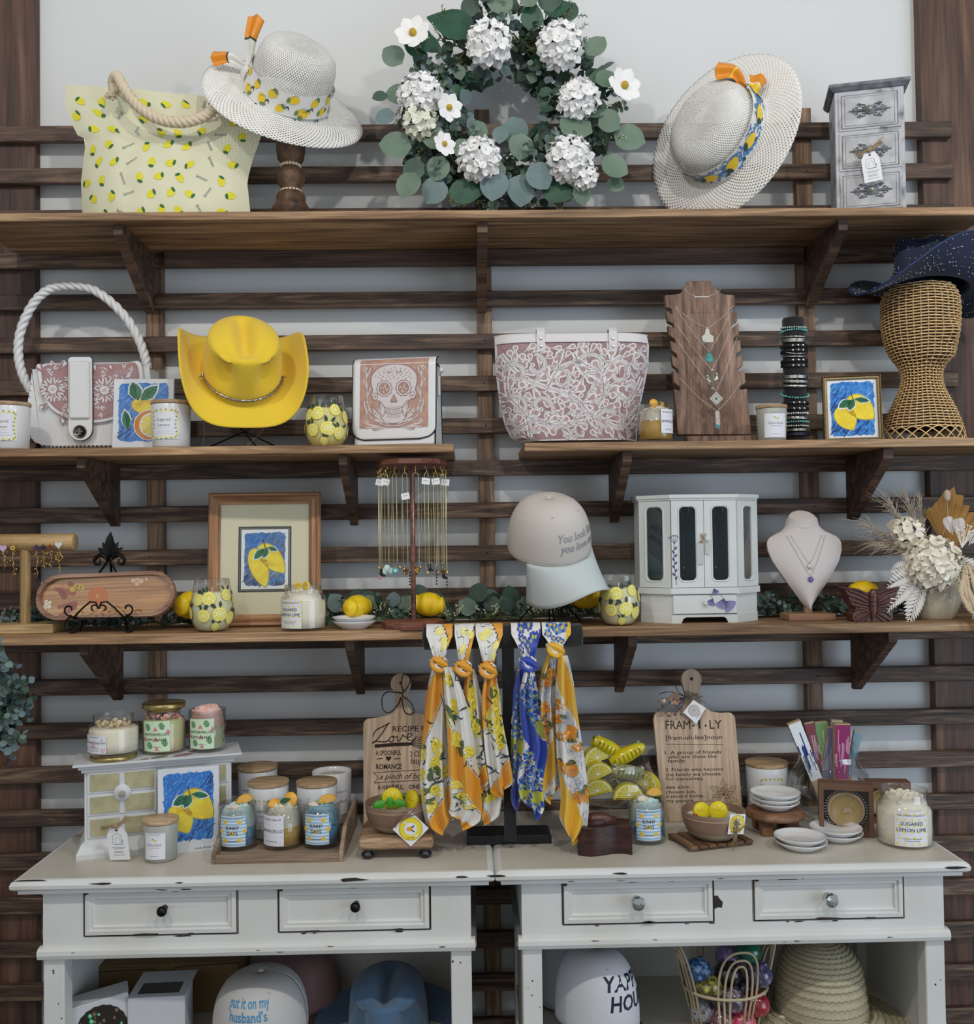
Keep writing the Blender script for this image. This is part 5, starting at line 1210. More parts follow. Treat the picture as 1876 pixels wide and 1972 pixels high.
# bracelet tower
Y = -.175; fr = Fr(1533, Y, S2); k = mpx(1, Y); tw = thing('bracelet_tower', 'tall black velvet post stacked with silver, black and turquoise bracelets', 'bracelet display', fr.o)
m = MB(); hh = fr(1533, 613)[1]; m.lathe([(0, 0), (21.5*k, 0), (21.5*k, hh-.004), (20*k, hh), (0, hh)], 30, 0); m.build('velvet_post', BLACK, tw)
def bracelet(label, py, kind, tilt=.12, r=24, n=1, col=None, tz=0):
    z = fr(1533, py)[1]; t = MB(); R = r*k; a0 = R_(0, 6)
    for q in range(n):
        dz = q*.0028-(n-1)*.0014
        def c(a, rr=0, h=0): return ((R+rr)*cos(a), (R+rr)*sin(a), dz+h)
        if kind == 'band': t.tube([c(2*pi*i/30) for i in range(30)], .0014, 0, 6, True)
        elif kind == 'flat':
            t.lathe([(R-.0008, dz-.003), (R+.001, dz-.003), (R+.001, dz+.003), (R-.0008, dz+.003)], 32, 0)
        elif kind == 'bead':
            for i in range(34): t.sph(c(2*pi*i/34, 0, R_(-.0006, .0006)), R_(.0019, .0028), 0 if i % 5 else 1, 6, 5)
        elif kind == 'twist':
            for s in (0, pi): t.tube([c(2*pi*i/60, .0012*cos(i*.9+s), .0012*sin(i*.9+s)) for i in range(60)], .0011, 0, 5, True)
    if kind == 'flat':
        for j in range(3): t.sph((R*1.03*cos(-pi/2+.4*(j-1)), R*1.03*sin(-pi/2+.4*(j-1)), 0), (.003, .002, .003), 1, 8, 5)
    t = t.build('bracelet', col or [SILV, TUR], None, fr.o+V((0, 0, z)), (tilt, tz, 0)); t.data.materials[0]
    return tag(t, label, 'bracelet', None)
BLL = mat('black_leather_cord', '171717', .5); TQ = mat('turquoise_chips', '7cc0b8', .4, col2='4c9fa0', vs=300)
for a in [('pale turquoise and silver beaded bracelet, top of the black velvet post', 632, 'bead', .1, 23, 1, [mat('grey_beads', 'b8c4c2', .4), TQ]),
          ('green turquoise chip bracelet, second from the top of the black velvet post', 640, 'bead', -.05, 24, 1, [TQ, TQ]),
          ('twisted silver bracelet just under the upper turquoise bracelet', 650, 'twist', .1, 25, 1, [SILV]), ('triple silver bangle above the black leather cuff', 656, 'band', .14, 26, 3, [SILV]),
          ('wide black leather cuff with silver stud on the upper velvet post', 668, 'flat', .05, 25, 1, [BLL, SILV]), ('large plain silver hoop bangle hanging tilted over the black cuff', 674, 'band', .45, 25, 1, [SILV]),
          ('black cord bracelet beneath the tilted silver hoop', 678, 'flat', .0, 25, 1, [BLL, SILV]), ('thin silver bangle at mid height of the black velvet post', 686, 'band', .18, 25, 1, [SILV]),
          ('black leather bracelet with two silver rings in the middle of the post', 697, 'flat', .0, 25, 1, [BLL, SILV]), ('black cord bracelet with tiny silver bead, below the middle of the post', 705, 'flat', .1, 25, 1, [BLL, SILV]),
          ('stack of silver rings below the bare middle of the velvet post', 726, 'band', .12, 26, 3, [SILV]), ('twisted silver wire bracelet above the wide shiny silver cuff', 733, 'twist', .2, 27, 2, [SILV]), ('wide shiny silver cuff on the lower half of the post', 742, 'flat', .2, 27, 1, [SILV, SILV]),
          ('sloping turquoise chip bracelet with thin silver back', 760, 'bead', .36, 26, 1, [TQ, TQ]), ('pair of dark cord bracelets at the height of the frosted candle lid', 778, 'flat', .0, 25, 1, [BLL, SILV]), ('black leather wrap bracelet below the pair of dark cords', 788, 'flat', .05, 25, 1, [BLL, SILV]),
          ('silver and pearl beaded bracelet in the lowest stack', 798, 'bead', .0, 24, 1, [PALS, WHITE]), ('twisted silver bracelet in the lowest stack, above the turquoise one', 807, 'twist', .0, 25, 2, [SILV]), ('bright turquoise bracelet in the lowest stack', 814, 'bead', .0, 24, 1, [TQ, PALS]),
          ('silver beaded bracelet under the bright turquoise one', 822, 'bead', .0, 24, 1, [PALS, SILV]), ('plain silver bangles second from the bottom of the post', 830, 'band', .0, 26, 2, [SILV]), ('dark and silver bangle resting at the foot of the velvet post', 838, 'band', .0, 26, 2, [mat('dark_bangle', '55506a', .3, .8)])]:
    bracelet(*a)

# gold framed lemon picture
Y = -.215; k = mpx(1, Y); w, h = 110*k, 134*k; t = thing('picture_frame', 'small gold framed blue picture of two lemons beside the wicker head', 'picture', on(1644, Y, S2)); t.rotation_euler = (-.12, 0, rad(-13))
BRZ = mat('antique_gold_frame', '8a7a58', .35, .8, bump=.3, bs=400)
def frame(m, w, h, fw, d, mi=0, steps=((0, 0), (.15, .9), (.35, 1), (.5, .7), (.8, .75), (1, .3))):
    vs = []; n = len(steps)
    for cx, cz in ((-1, 0), (1, 0), (1, 1), (-1, 1)):
        for s, dd in steps: vs.append((cx*(w/2-fw*s), -d*dd, (fw*s if cz == 0 else h-fw*s)))
    m.add(vs, [(i*n+j, i*n+j+1, ((i+1) % 4)*n+j+1, ((i+1) % 4)*n+j) for i in range(4) for j in range(n-1)], mi)
m = MB(); frame(m, w, h, .011, .012); m.box(-w/2, w/2, 0, .006, 0, h, 0)
for i in range(30):
    for x in (-w/2+.009, w/2-.009): m.sph((x, -.0085, .01+(h-.02)*i/29), .0012, 0, 5, 4)
m.build('gold_frame', BRZ, t)
m = MB(); m.box(-w/2+.009, w/2-.009, -.003, 0, .009, h-.009, 0); art(m, (w-.026)*.92, (h-.024)*.94, flat(0, -.003, h/2), 'pair', .0003, 5); m.build('lemon_picture', ART, t)

# wicker head
Y = -.165; fr = Fr(1778, Y, S2); k = mpx(1, Y); t = thing('wicker_mannequin_head', 'woven tan wicker mannequin head on the right end of the middle shelf', 'mannequin head', fr.o, rad(25))
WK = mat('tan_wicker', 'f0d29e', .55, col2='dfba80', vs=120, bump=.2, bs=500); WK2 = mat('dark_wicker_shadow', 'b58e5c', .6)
rows = [(842, 80), (836, 80), (826, 75), (810, 70), (790, 62), (770, 52), (750, 42), (735, 38), (720, 38), (705, 43), (690, 55), (670, 66), (650, 71), (630, 74), (610, 75), (590, 75), (575, 73), (560, 66), (550, 55), (545, 40)]
rz_ = sorted((fr(1778, y)[1], r*k) for y, r in rows)
def rad_(z):
    for (a, b), (c, d) in zip(rz_, rz_[1:]):
        if z <= c: return b+(d-b)*max(0, (z-a)/(c-a))
    return rz_[-1][1]
zn = fr(0, 700)[1]
def hp(a, z, e=0):
    r = rad_(z)+e; f = -math.sin(a); nose = math.exp(-((z-fr(0, 650)[1])/.022)**2)*max(0, cos(a+pi/2-0))**24*.020
    chin = math.exp(-((z-fr(0, 690)[1])/.016)**2)*max(0, cos(a+pi/2))**4*.016
    return ((r+nose+chin)*cos(a)*.97, (r+nose+chin)*sin(a)*.93, z)
m = MB(); zb0 = fr(0, 826)[1]; ztop = fr(0, 556)[1]; NR = 50; NS = 34
for j in range(NR):
    z = zb0+(ztop-zb0)*j/(NR-1); ph = j % 2*pi
    m.tube([hp(2*pi*i/(NS*4), z+.0006*sin(i*.3), .0012+.0017*cos(NS*pi*i/(NS*4)*1.0+ph)) for i in range(NS*4)], .00165, 0, 5, True)
m.build('woven_canes', WK, t)
m = MB()
for i in range(NS): a = 2*pi*(i)/NS; m.tube([hp(a, zb0+(ztop+.004-zb0)*q/20, .001) for q in range(21)], .0015, 0, 5)
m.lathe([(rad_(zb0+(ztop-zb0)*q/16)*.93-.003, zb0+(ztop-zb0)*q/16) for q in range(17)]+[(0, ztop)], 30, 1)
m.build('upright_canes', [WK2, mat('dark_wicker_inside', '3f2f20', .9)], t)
m = MB()
for i in range(20):
    for s in (-1, 1):
        a0 = 2*pi*i/20; pts = []
        for q in range(9): u = q/8; a = a0+s*u*.55; pts.append((81*k*cos(a)*.97*(1-.06*u), 81*k*sin(a)*.93*(1-.06*u), .003+(zb0-.003)*sin(pi*.5*u)))
        m.tube(pts, .0015, 0, 5)
for dz in (0, .0025): m.tube([(82*k*cos(2*pi*i/50)*.97, 82*k*sin(2*pi*i/50)*.93, .003+dz) for i in range(50)], .0016, 0, 5, True)
m.build('braided_foot', WK, t)
# navy sequinned hat on the head
NAV = mat('navy_sequin_felt', '14223f', .8, sheen=.1, bump=.2, bs=500); ph = P(1790, 556, -.17)
hn, fn_ = westhat('western_hat', 'navy blue western hat dotted with silver sequins worn by the wicker head', ph, (rad(-4), rad(-7), rad(-66)), NAV, .178, .185, .078, .096, .115, .075, 1, curlp=2.2, dip=.035)
m = MB(); g = random.Random(4)
for i in range(900):
    th = g.uniform(0, 2*pi); kd = g.choice(('s', 'b', 'b', 'b', 'c')); q = g.uniform(.05, .97) if kd != 'b' else (round(g.uniform(.1, 1)*9)/9*.93+.05)
    p = V(fn_(kd, q, th)); s = 1 if kd != 'b' else g.choice((-1, 1, -1)); p += V((0, 0, .0026*s)) if kd != 's' else V((cos(th)*.0024, sin(th)*.0024, 0)); r = g.uniform(.0009, .0016); m.sph(p, r, 0, 4, 3)
m.build('sequins', mat('silver_sequin', 'f2f2f2', .2, .6), hn)['kind'] = 'stuff'
m = MB(); m.tube([V(fn_('b', 1, 2*pi*i/72)) for i in range(72)], .0028, 0, 6, True); m.build('brim_edge', mat('navy_piping', '1c3358', .6), hn)
# ================================================================= LOWEST WALL SHELF
PINE = wood('pale_pine', 'b08f5c', 'ceac78', 'dfc391', 'X', 1, .55, 2, 14, bump=.1)
# T-bar bracelet stand
Y = -.20; fr = Fr(49, Y, S3); k = mpx(1, Y); t = thing('bracelet_stand', 'pale pine T-bar stand hung with charm bracelets at the left end', 'jewelry stand', fr.o)
zb = fr(49, 1045)[1]; m = MB(); T = MX.Translation((fr(145, 1045)[0], 0, zb)) @ MX.Rotation(-pi/2, 4, 'Y'); m.lathe([(0, 0), (15*k, 0), (16.5*k, .002), (16.5*k, .26), (0, .26)], 26, 0, True, T); m.build('crossbar', PINE, t)
m = MB(); m.lathe([(9.5*k, .016), (9.5*k, zb-10*k)], 20, 0); m.build('upright', wood('pale_pine_post', 'b08f5c', 'ceac78', 'dfc391', 'Z', 1), t)
m = MB(); m.box(fr(-90, 0)[0], fr(117, 0)[0], -.045, .045, 0, .020, 0, .0015); m.build('base', PINE, t)
def starpts(r, n=5, q=.5): return [(r*(1 if i % 2 == 0 else q)*sin(pi*i/n), r*(1 if i % 2 == 0 else q)*cos(pi*i/n)) for i in range(2*n)]
PUR = mat('purple_enamel', '33265a', .35); PNK = mat('lilac_pearl_charm', 'c9a8d0', .3, coat=.3); BRN = mat('brown_enamel', '6a3a20', .35)
for label, x, L, kind, cm in (('gold charm bracelet with lilac heart at the left end of the pine crossbar', 8, 50, 'heart', PNK), ('gold charm bracelet with gold rose and dark star on the pine crossbar', 27, 62, 'rose', GOLD),
        ('gold bracelet with purple star, nearest the pine upright on its right', 72, 66, 'star', PUR), ('gold bracelet with dark navy star, second from the pine upright', 85, 52, 'star', mat('navy_enamel', '1d1a3c', .35)),
        ('gold bracelet with brown star, third from the pine upright', 98, 50, 'star', BRN), ('gold bracelet with clear heart and flower ring at the right end of the crossbar', 115, 78, 'clear', mat('clear_heart_crystal', 'cfcfc8', .08, .6))):
    o = on(x, Y-.017, fr.o.z+zb); b = thing('charm_bracelet', label, 'bracelet', o, group=None); m = MB()
    loop = [V((.0015*sin(i), .017-.019*cos(a), .019*sin(a))) for i, a in enumerate([pi*.9*(1-j/12)-.0 for j in range(13)])]
    drop = [V((R_(-.003, .003)*(j > 2), -.002, -(L*k)*j/10)) for j in range(11)]
    chain(m, loop+drop, .0013, 0, .003); m.tube(loop+drop, .0007, 0, 4)
    for j in range(9): m.sph(drop[3+j % 7]+V((R_(-.006, .006), -.001, R_(-.004, .004))), R_(.0015, .0026), 0, 6, 4)
    m.build('chain', GOLD, b); m = MB(); zc_ = -.012 if kind != 'clear' else -.006
    if kind == 'star': m.prism(starpts(.0078, 5, .55), -.0018, .0018, 0)
    elif kind in ('heart', 'clear'): m.prism([(.0085*(16*sin(a)**3)/16, .0085*(13*cos(a)-5*cos(2*a)-2*cos(3*a)-cos(4*a))/15) for a in [2*pi*i/26 for i in range(26)]], -.0022, .0022, 0)
    else:
        for j in range(6): m.sph((.004*cos(j), -.001, .004*sin(j)), .0035, 0, 8, 5)
    m.build('charm', cm, b, (0, -.005, zc_))
    if kind == 'clear':
        m = MB(); m.tube([((.0075+.0012*cos(5*a))*cos(a), 0, (.0075+.0012*cos(5*a))*sin(a)) for a in [2*pi*i/40 for i in range(40)]], .0013, 0, 6, True); m.build('flower_ring', GOLD, b, (0, -.004, -.034))

# oval tray on iron easel
Y = -.235; fr = Fr(205, Y, S3); k = mpx(1, Y); t = thing('serving_tray', 'oval wooden tray with resin-set dried flowers leaning on an iron easel', 'tray', P(206, 1192, Y)); t.rotation_euler = (-.22, rad(-1.6), 0)
Wt, Ht = 262*k, 87*k; r = Ht/2
def stad(w, h, n=14): r_ = h/2; return [(w/2-r_+r_*cos(a), h/2+r_*sin(a)) for a in [-pi/2+pi*i/n for i in range(n+1)]]+[(-w/2+r_+r_*cos(a), h/2+r_*sin(a)) for a in [pi/2+pi*i/n for i in range(n+1)]]
o_ = stad(Wt, Ht); i_ = [(x*(Wt-.016)/Wt, Ht/2+(z-Ht/2)*(Ht-.016)/Ht) for x, z in o_]; n = len(o_)
RIMW = wood('rosy_rim_wood', '7d5c46', 'a6806a', 'bf9a84', 'X', 1); m = MB()
for A, ya, B, yb in ((o_, 0, o_, -.018), (o_, -.018, i_, -.018), (i_, -.018, i_, -.006), (o_, 0, [(0, Ht/2)]*n, 0)):
    m.add([(x, ya, z) for x, z in A]+[(x, yb, z) for x, z in B], [(j, (j+1) % n, n+(j+1) % n, n+j) for j in range(n)], 0)
m.build('rim', RIMW, t)
OAK = wood('oak_tray_floor', '9a6c3a', 'c8935a', 'e6b880', 'X', 1, .12, 1.2, 30, bump=.05); m = MB(); mp = flat(0, -.006, Ht/2); m.poly([(x, z-Ht/2) for x, z in i_], mp, 0, 0); cx = lambda px: (px-206)*k; cz = lambda py: -(py-1148)*k
FL = [OAK, mat('orange_flower', 'c1691c', .35), mat('rust_fern', '9c4526', .5), mat('yellow_flower', 'c9a81e', .4), mat('white_blossom', 'e6dccb', .5), mat('pinkish_blossom', 'd6b8a0', .5)]
for j in range(8): a = j*pi/4+.2; m.disc(cx(188)+.013*cos(a), cz(1148)+.013*sin(a), .0105, mp, 1, .0006+j*.00005, 12)
m.disc(cx(188), cz(1148), .004, mp, 3, .0012)
for x0, y0, a, L in ((145, 1140, 2.9, .05), (150, 1160, 3.3, .045), (148, 1165, 3.7, .05), (152, 1132, 2.6, .03), (128, 1150, 2.2, .03)):
    for j in range(9):
        s = j/9; x, z = cx(x0)+L*s*cos(a), cz(y0)+L*s*sin(a)
        for sg in (-1, 1): m.stroke([(x, z), (x+.008*(1-s*.4)*cos(a+sg*.9), z+.008*(1-s*.4)*sin(a+sg*.9))], .0044, mp, 2, .0005)
    m.stroke([(cx(x0), cz(y0)), (cx(x0)+L*cos(a), cz(y0)+L*sin(a))], .0014, mp, 2, .0006)
for x, y, c, s in ((140, 1132, 3, .007), (152, 1128, 3, .007), (158, 1130, 3, .006), (146, 1126, 3, .006), (92, 1160, 4, .005), (88, 1166, 4, .006), (97, 1164, 4, .005), (98, 1156, 4, .004), (91, 1154, 4, .004), (255, 1120, 5, .006), (263, 1117, 5, .005), (270, 1122, 5, .006), (262, 1127, 5, .005), (280, 1118, 5, .004), (120, 1124, 1, .003)): m.disc(cx(x), cz(y), s, mp, c, .0008, 10)
m.build('tray_floor', FL, t)
m = MB(); m.poly([(x, z-Ht/2) for x, z in i_], flat(0, -.0085, Ht/2), 0, 0); m.build('resin_coat', glass('resin', (1, .98, .95), 1.4), t)
t = thing('iron_easel', 'black wrought iron easel with leaf finial holding the oval tray', 'easel', on(212, -.20, S3)); fo = Fr(212, -.20, S3)
def ip(px, py, y=0): a, b = fo(px, py); return (a, y, b)
m = MB()
for j, (a, L) in enumerate([(pi/2, .034), (pi/2+.5, .030), (pi/2-.5, .030), (pi/2+.95, .028), (pi/2-.95, .028), (pi/2+.25, .028), (pi/2-.25, .028), (pi/2+1.35, .022), (pi/2-1.35, .022)]):
    b = V(ip(212, 1072-(0 if j else 12))); leafs(m, b, (cos(a), -.1, sin(a)), (0, -1, 0), L*1.25, L*.62, 0, 1, .25, 6)
for s in (-1, 1):
    m.tube([V(ip(212, 1078))+V((s*(.004+.030*q*1.0), -.004, .012*sin(q*3.1)-.0)) for q in [i/8 for i in range(9)]]+[V(ip(212, 1078))+V((s*(.034+.007*cos(a)-.007), -.004, -.004+.007*sin(a))) for a in [0, -.8, -1.6, -2.4, -3.2, -4.0]], [.0045]*9+[.004, .0035, .003, .0028, .0025, .0022], 0, 8)
m.tube([V(ip(212, 1080)), V(ip(212, 1068))], .006, 0, 8); m.build('leaf_finial', BLKM, t)
for s, x2 in ((-1, 190), (1, 232)):
    m = MB(); m.tube([ip(210+s*2, 1080), (fo(x2, 1110)[0], -.012, fo(x2, 1110)[1]), (fo(212+s*45, 1200)[0], -.040, .004)], .0026, 0, 7); m.build('front_leg', BLKM, t)
m = MB(); m.tube([ip(212, 1080), (0, .055, .003)], .0026, 0, 7); m.build('rear_leg', BLKM, t)
m = MB()
def spiral(c, r0, a0, tn, n=22, s=1): return [(c[0]+s*(r0*(1-.72*i/n))*cos(a0+tn*i/n), -.070, c[1]+(r0*(1-.72*i/n))*sin(a0+tn*i/n)) for i in range(n+1)]
for s in (-1, 1):
    X = lambda px: s*(px-212)*k; c0 = fo(212, 1168)[1]
    inn = spiral((s*.0105, c0), .0105, pi if s > 0 else pi, -4.6, 20, s)
    m.tube(inn, .0019, 0, 6)
    m.tube([(s*.001, -.07, c0), (s*.006, -.07, c0+.014), (s*.018, -.07, c0+.016), (s*.035, -.07, c0+.002), (s*.052, -.07, c0-.016)], .0021, 0, 6)
    m.tube(spiral((s*.064, c0-.001), .0145, -pi/2-.3, 5.2, 22, s), .0021, 0, 6)
    m.tube([(s*.052, -.07, c0-.016), (s*.052, -.062, c0-.020), (s*.052, -.03, c0-.022)], .0018, 0, 6)
    m.tube([(s*.062+.017*cos(a), -.058, .0195+.0175*sin(a)) for a in [2*pi*i/24 for i in range(24)]], .0022, 0, 7, True)
m.tube([(-.062, -.055, c0-.022), (.062, -.055, c0-.022)], .002, 0, 6); m.build('scroll_ledge', BLKM, t)

# garlands
def garland(label, px0, px1, Yg, n, hgt, mix, big=0, berry=0, seed=1, z=S3):
    random.seed(seed); a, b = on(px0, Yg, z), on(px1, Yg, z); L = b.x-a.x; t = thing('eucalyptus_garland', label, 'garland', a); m = MB()
    pts = [(L*i/20, .012*sin(i*1.3), .010+.004*sin(i*2.1)) for i in range(21)]; m.tube(pts, .0028, 5, 6)
    for i in range(n):
        x = R_(0, L); sprig(m, (x, R_(-.01, .015), .008), (R_(-1.2, 1.2), R_(-.5, .15), R_(.2, 1.0)), hgt*R_(.6, 1.1), 5, mix, R_(.014, .020), 0)
    for i in range(big):
        x = R_(0, L); s = R_(.034, .052); p = V((x, R_(-.02, .03), R_(.02, hgt*.9))); d = V((R_(-1, 1), R_(-.3, .1), R_(-.1, 1))).normalized(); m.tube([V((x, 0, .01)), p], .0013, 5, 4); leafs(m, p, d, (R_(-.3, .3), -1, R_(0, .5)), s, s*.9, random.choice((0, 4, 4, 1)), 0, .12, 6)
    for i in range(berry):
        x = R_(0, L)
        for q in range(9):
            d = (V((R_(-.8, .8), -.5, R_(.2, .9)))).normalized(); l = R_(.025, .045); p = V((x, -.005, .012)); m.tube([p, p+d*l], .0007, 5, 4)
            for w_ in range(3): m.sph(p+d*(l-.004*w_)+rv()*.003, .0023, 6, 6, 4)
    m.build('foliage', FOL, t); return t
garland('dark eucalyptus garland lying behind the pine stand and oval tray', -10, 372, -.135, 52, .062, (1, 4, 1, 4, 1), 0, 0, 3)
garland('eucalyptus garland with round leaves and pale berries in the shelf middle', 632, 1165, -.125, 34, .062, (4, 4, 0), 54, 16, 5)
garland('dark eucalyptus garland behind the white bust and carved butterfly', 1466, 1762, -.115, 40, .060, (1, 4, 4), 3, 0, 8)

# lemons
def lemon(label, px, py, Yl, rpx, rz, tilt=0, ry=0):
    k = mpx(1, Yl); R = rpx*k; m = MB(); prof = []
    for i in range(25):
        s = -1+2*i/24; r = math.sqrt(max(0, 1-s*s))*R*.86; e = abs(s); z = s*R*1.08; 
        if e > .80: r = R*.86*(.60*(1-e)/.20)**.62+.0*R+(.09*R if e < .99 else 0); z = math.copysign(R*1.08*(.80+(e-.80)*1.55), s)
        prof.append((max(0, r), z))
    m.lathe(prof, 26, 0, True, MX.Rotation(pi/2, 4, 'Y'), fn=lambda p, a, k_: (p[0]*(1+.02*NZ.noise(V(p)*60)), p[1], p[2]))
    o = m.build('lemon', YEL, None, P(px, py, Yl), (tilt, ry, rz)); return tag(o, label, 'lemon')
lemon('yellow lemon half hidden behind the left glass candle', 368, 1165, -.165, 31, 1.2)
lemon('yellow lemon resting behind the stacked white dishes', 688, 1169, -.175, 27, 1.1)
lemon('yellow lemon lying beside the necklace carousel pole', 826, 1164, -.185, 27, 0, 0, .1)
lemon('yellow lemon behind the right glass candle below the white cap', 1127, 1148, -.16, 29, .1, 0, .08)
lemon('yellow lemon peeking out behind the carved butterfly', 1662, 1140, -.15, 26, .4)

for lab, x, c, kk in (('round stemless glass candle with pale wax left of the oak framed picture', 409, WBALL2, 1.0), ('round stemless glass candle with pale wax left of the white jewelry box', 1193, WBALL2, .97)):
    stemless(lab, on(x, -.245, S3), .4 if x < 900 else 0, mpx(1, -.245)*kk, c, None)

# oak framed picture
Y = -.15; k = mpx(1, Y); w, h = 214*k, 258*k; t = thing('picture_frame', 'large oak framed and matted lemon picture leaning on the lowest shelf', 'picture', on(509, Y, S3)); t.rotation_euler = (-.11, 0, rad(3))
OAKF = wood('red_oak_frame', '8a5f40', 'b98a64', 'd0a680', 'Z', 1, .45, 2, 40); OAKH = wood('red_oak_frame_rail', '8a5f40', 'b98a64', 'd0a680', 'X', 1, .45, 2, 40)
m = MB(); frame(m, w, h, .028, .016, 0, ((0, 0), (0, .6), (.12, .9), (.3, .8), (.36, .6), (.7, .75), (.85, .5), (.9, .35), (1, .2)))
for i, f in enumerate(m.f): m.m[i] = 1 if (i//8) % 2 == 0 else 0
m.box(-w/2, w/2, 0, .004, 0, h, 0); m.build('oak_frame', [OAKF, OAKH], t)
m = MB(); mp = flat(0, -.001, h/2); iw, ih = w/2-.027, h/2-.027; m.rect(-iw, iw, -ih, ih, mp, 0, 0)
aw, ah = .094*1.32/2, .118*1.32/2; MATB = mat('cream_mat_board', 'ddd5b8', .8); m.rect(-aw, aw, -ah, ah, mp, 1, .0004); m.rect(-aw+.004, aw-.004, -ah+.004, ah-.004, mp, 0, .0006); m.rect(-aw+.0045, aw-.0045, -ah+.0045, ah-.0045, mp, 1, .0008); m.rect(-aw+.007, aw-.007, -ah+.007, ah-.007, mp, 2, .0010)
m.build('mat_board', [MATB, mat('charcoal_inner_mat', '33383c', .8), WHITE], t)
m = MB(); art(m, (aw-.012)*1.92, (ah-.012)*1.92, flat(0, -.0012, h/2), 'hang', .0008, 9); m.stroke(cat([(.026, -.060), (.030, -.052), (.028, -.062), (.034, -.056), (.036, -.062), (.041, -.058)], 4), .0008, flat(0, -.0012, h/2), 5, .003); m.build('lemon_picture', ART, t)
m = MB(); m.rect(-iw, iw, -ih, ih, flat(0, -.0055, h/2), 0, 0); m.build('glazing', glass('picture_glass', (.98, 1, .99), .9), t)

# sugared lemon lime jars
def jar(label, loc, rz, r, hh, kind, wax, wl, lw, lh, lz, lid=None, la=-.2, nr=.72, tops=None, under=None, whipc=None, wh=.26, nk=.84):
    t = thing('jar_candle', label, 'candle', loc, rz); z0 = .0
    m = MB(); s = hh; pr = cat([(r*.93, .0006), (r*.985, .004), (r, .012), (r, hh*.62), (r*.985, hh*.70), (r*.90, hh*.77), (r*nk, hh*.81), (r*nk, hh*.985), (r*(nk+.02), hh)], 3)
    m.lathe([(0, .0005)]+pr+[(r*nk-.002, hh-.001), (r*nk-.0025, hh*.82)], 44, 0); m.build('glass_jar', GL, t)
    m = MB(); m.lathe([(0, .006), (r*.95, .006), (r*.96, hh*.3), (r*.96, hh*wl), (r*.9, hh*(wl+.06)), (0, hh*(wl+.06))], 40, 0); m.build('wax', wax, t)
    if whipc: m = MB(); whip(m, r*nk*.98, hh*(wl+.02), hh*wh, 0, 60, 7); m.build('whipped_topping', whipc, t)
    m = MB(); label_art(m, kind, lw, lh, cyl(r+.0006, lz, la)); m.build('label', LMATS, t)
    for j, (kd, u, v, z, sz) in enumerate(tops or []):
        m = MB()
        if kd == 'slice':
            T = MX.Rotation(pi/2-.25, 4, 'X'); m.lathe([(0, 0), (sz, 0), (sz*1.05, .002), (sz, .004), (0, .004)], 18, 0, True, T); m.disc(0, 0, sz*.8, flat(0, -.0042, 0, 0, -.25), 1, .0004); nm, mt = 'wax_citrus_slice', [mat('yellow_wax_rind', 'e2cf3a', .45), mat('orange_wax_flesh', 'e8a834', .45)]
        elif kd == 'leaf': leafs(m, (-sz, 0, 0), (1, 0, .3), (0, -1, .3), sz*2, sz, 0, 1, .1, 6); nm, mt = 'wax_leaf', mat('dark_wax_leaf', '2f5a3a', .5)
        elif kd == 'popcorn':
            for q in range(46): a = R_(0, 6.28); q_ = math.sqrt(R_(0, 1))*r*.68; m.sph((q_*cos(a), q_*sin(a), R_(0, .012)), R_(.003, .0055), 0, 6, 4)
            nm, mt = 'wax_popcorn', mat('popcorn_wax', 'e2cda0', .6)
        elif kd == 'shards':
            for q in range(60): a = R_(0, 6.28); q_ = math.sqrt(R_(0, 1))*r*.82; d = rv()*.007; p = V((q_*cos(a), q_*sin(a), R_(0, sz))); m.hull([p+rv()*.006 for _ in range(6)], 0)
            nm, mt = 'wax_melon_pieces', mat('pink_wax', 'e89a94', .5, col2='f0bdb4', vs=60)
        m.build(nm, mt, t, (u, v, z), (0, 0, R_(-.4, .4)))
    if lid:
        m = MB(); z = hh if lid == 'on' else -0.0; m.lathe([(r*.70, hh-.006), (r*.82, hh-.004), (r*.84, hh), (r*.98, hh+.001), (r*1.0, hh+.003), (r*1.0, hh+.010), (r*.97, hh+.012), (0, hh+.012)], 44, 0); m.build('metal_lid', mat('brushed_gold_lid', 'b3a26c', .3, .9), t)
    return t
k = mpx(1, -.245)
jar('sugared lemon lime jar candle with dotted label right of the oak frame', on(585, -.245, S3), -.15, 43*k, 86*k, 'lime', WAXC, .60, 50*k, 54*k, 33*k, None, -.35, tops=[('slice', -.008, -.012, 84*k, .008), ('slice', .012, -.012, 84*k, .009), ('leaf', .016, .004, 86*k, .006)], whipc=WAX)
# dishes
DISH = mat('white_glazed_dish', 'e4e4e4', .12, coat=.6)
def dish(label, loc, r, rz=0, group=None, rot=None):
    m = MB(); m.lathe([(0, .0035), (r*.5, .0035), (r*.55, .001), (r*.60, .0), (r*.63, .003), (r*.80, .0075), (r*.98, .0155), (r, .0175), (r*.985, .0182), (r*.94, .016), (r*.72, .0085), (r*.5, .0065), (0, .0062)], 44, 0)
    o = m.build('dish', DISH, None, loc, rot or (0, 0, rz)); return tag(o, label, 'dish', group)
k = mpx(1, -.24); o = on(683, -.24, S3); dish('small white dish, the lower of the pair in front of the garland lemon', o, 41*k); dish('small white dish, the upper of the pair in front of the garland lemon', o+V((-.001, 0, .0095)), 41.5*k)

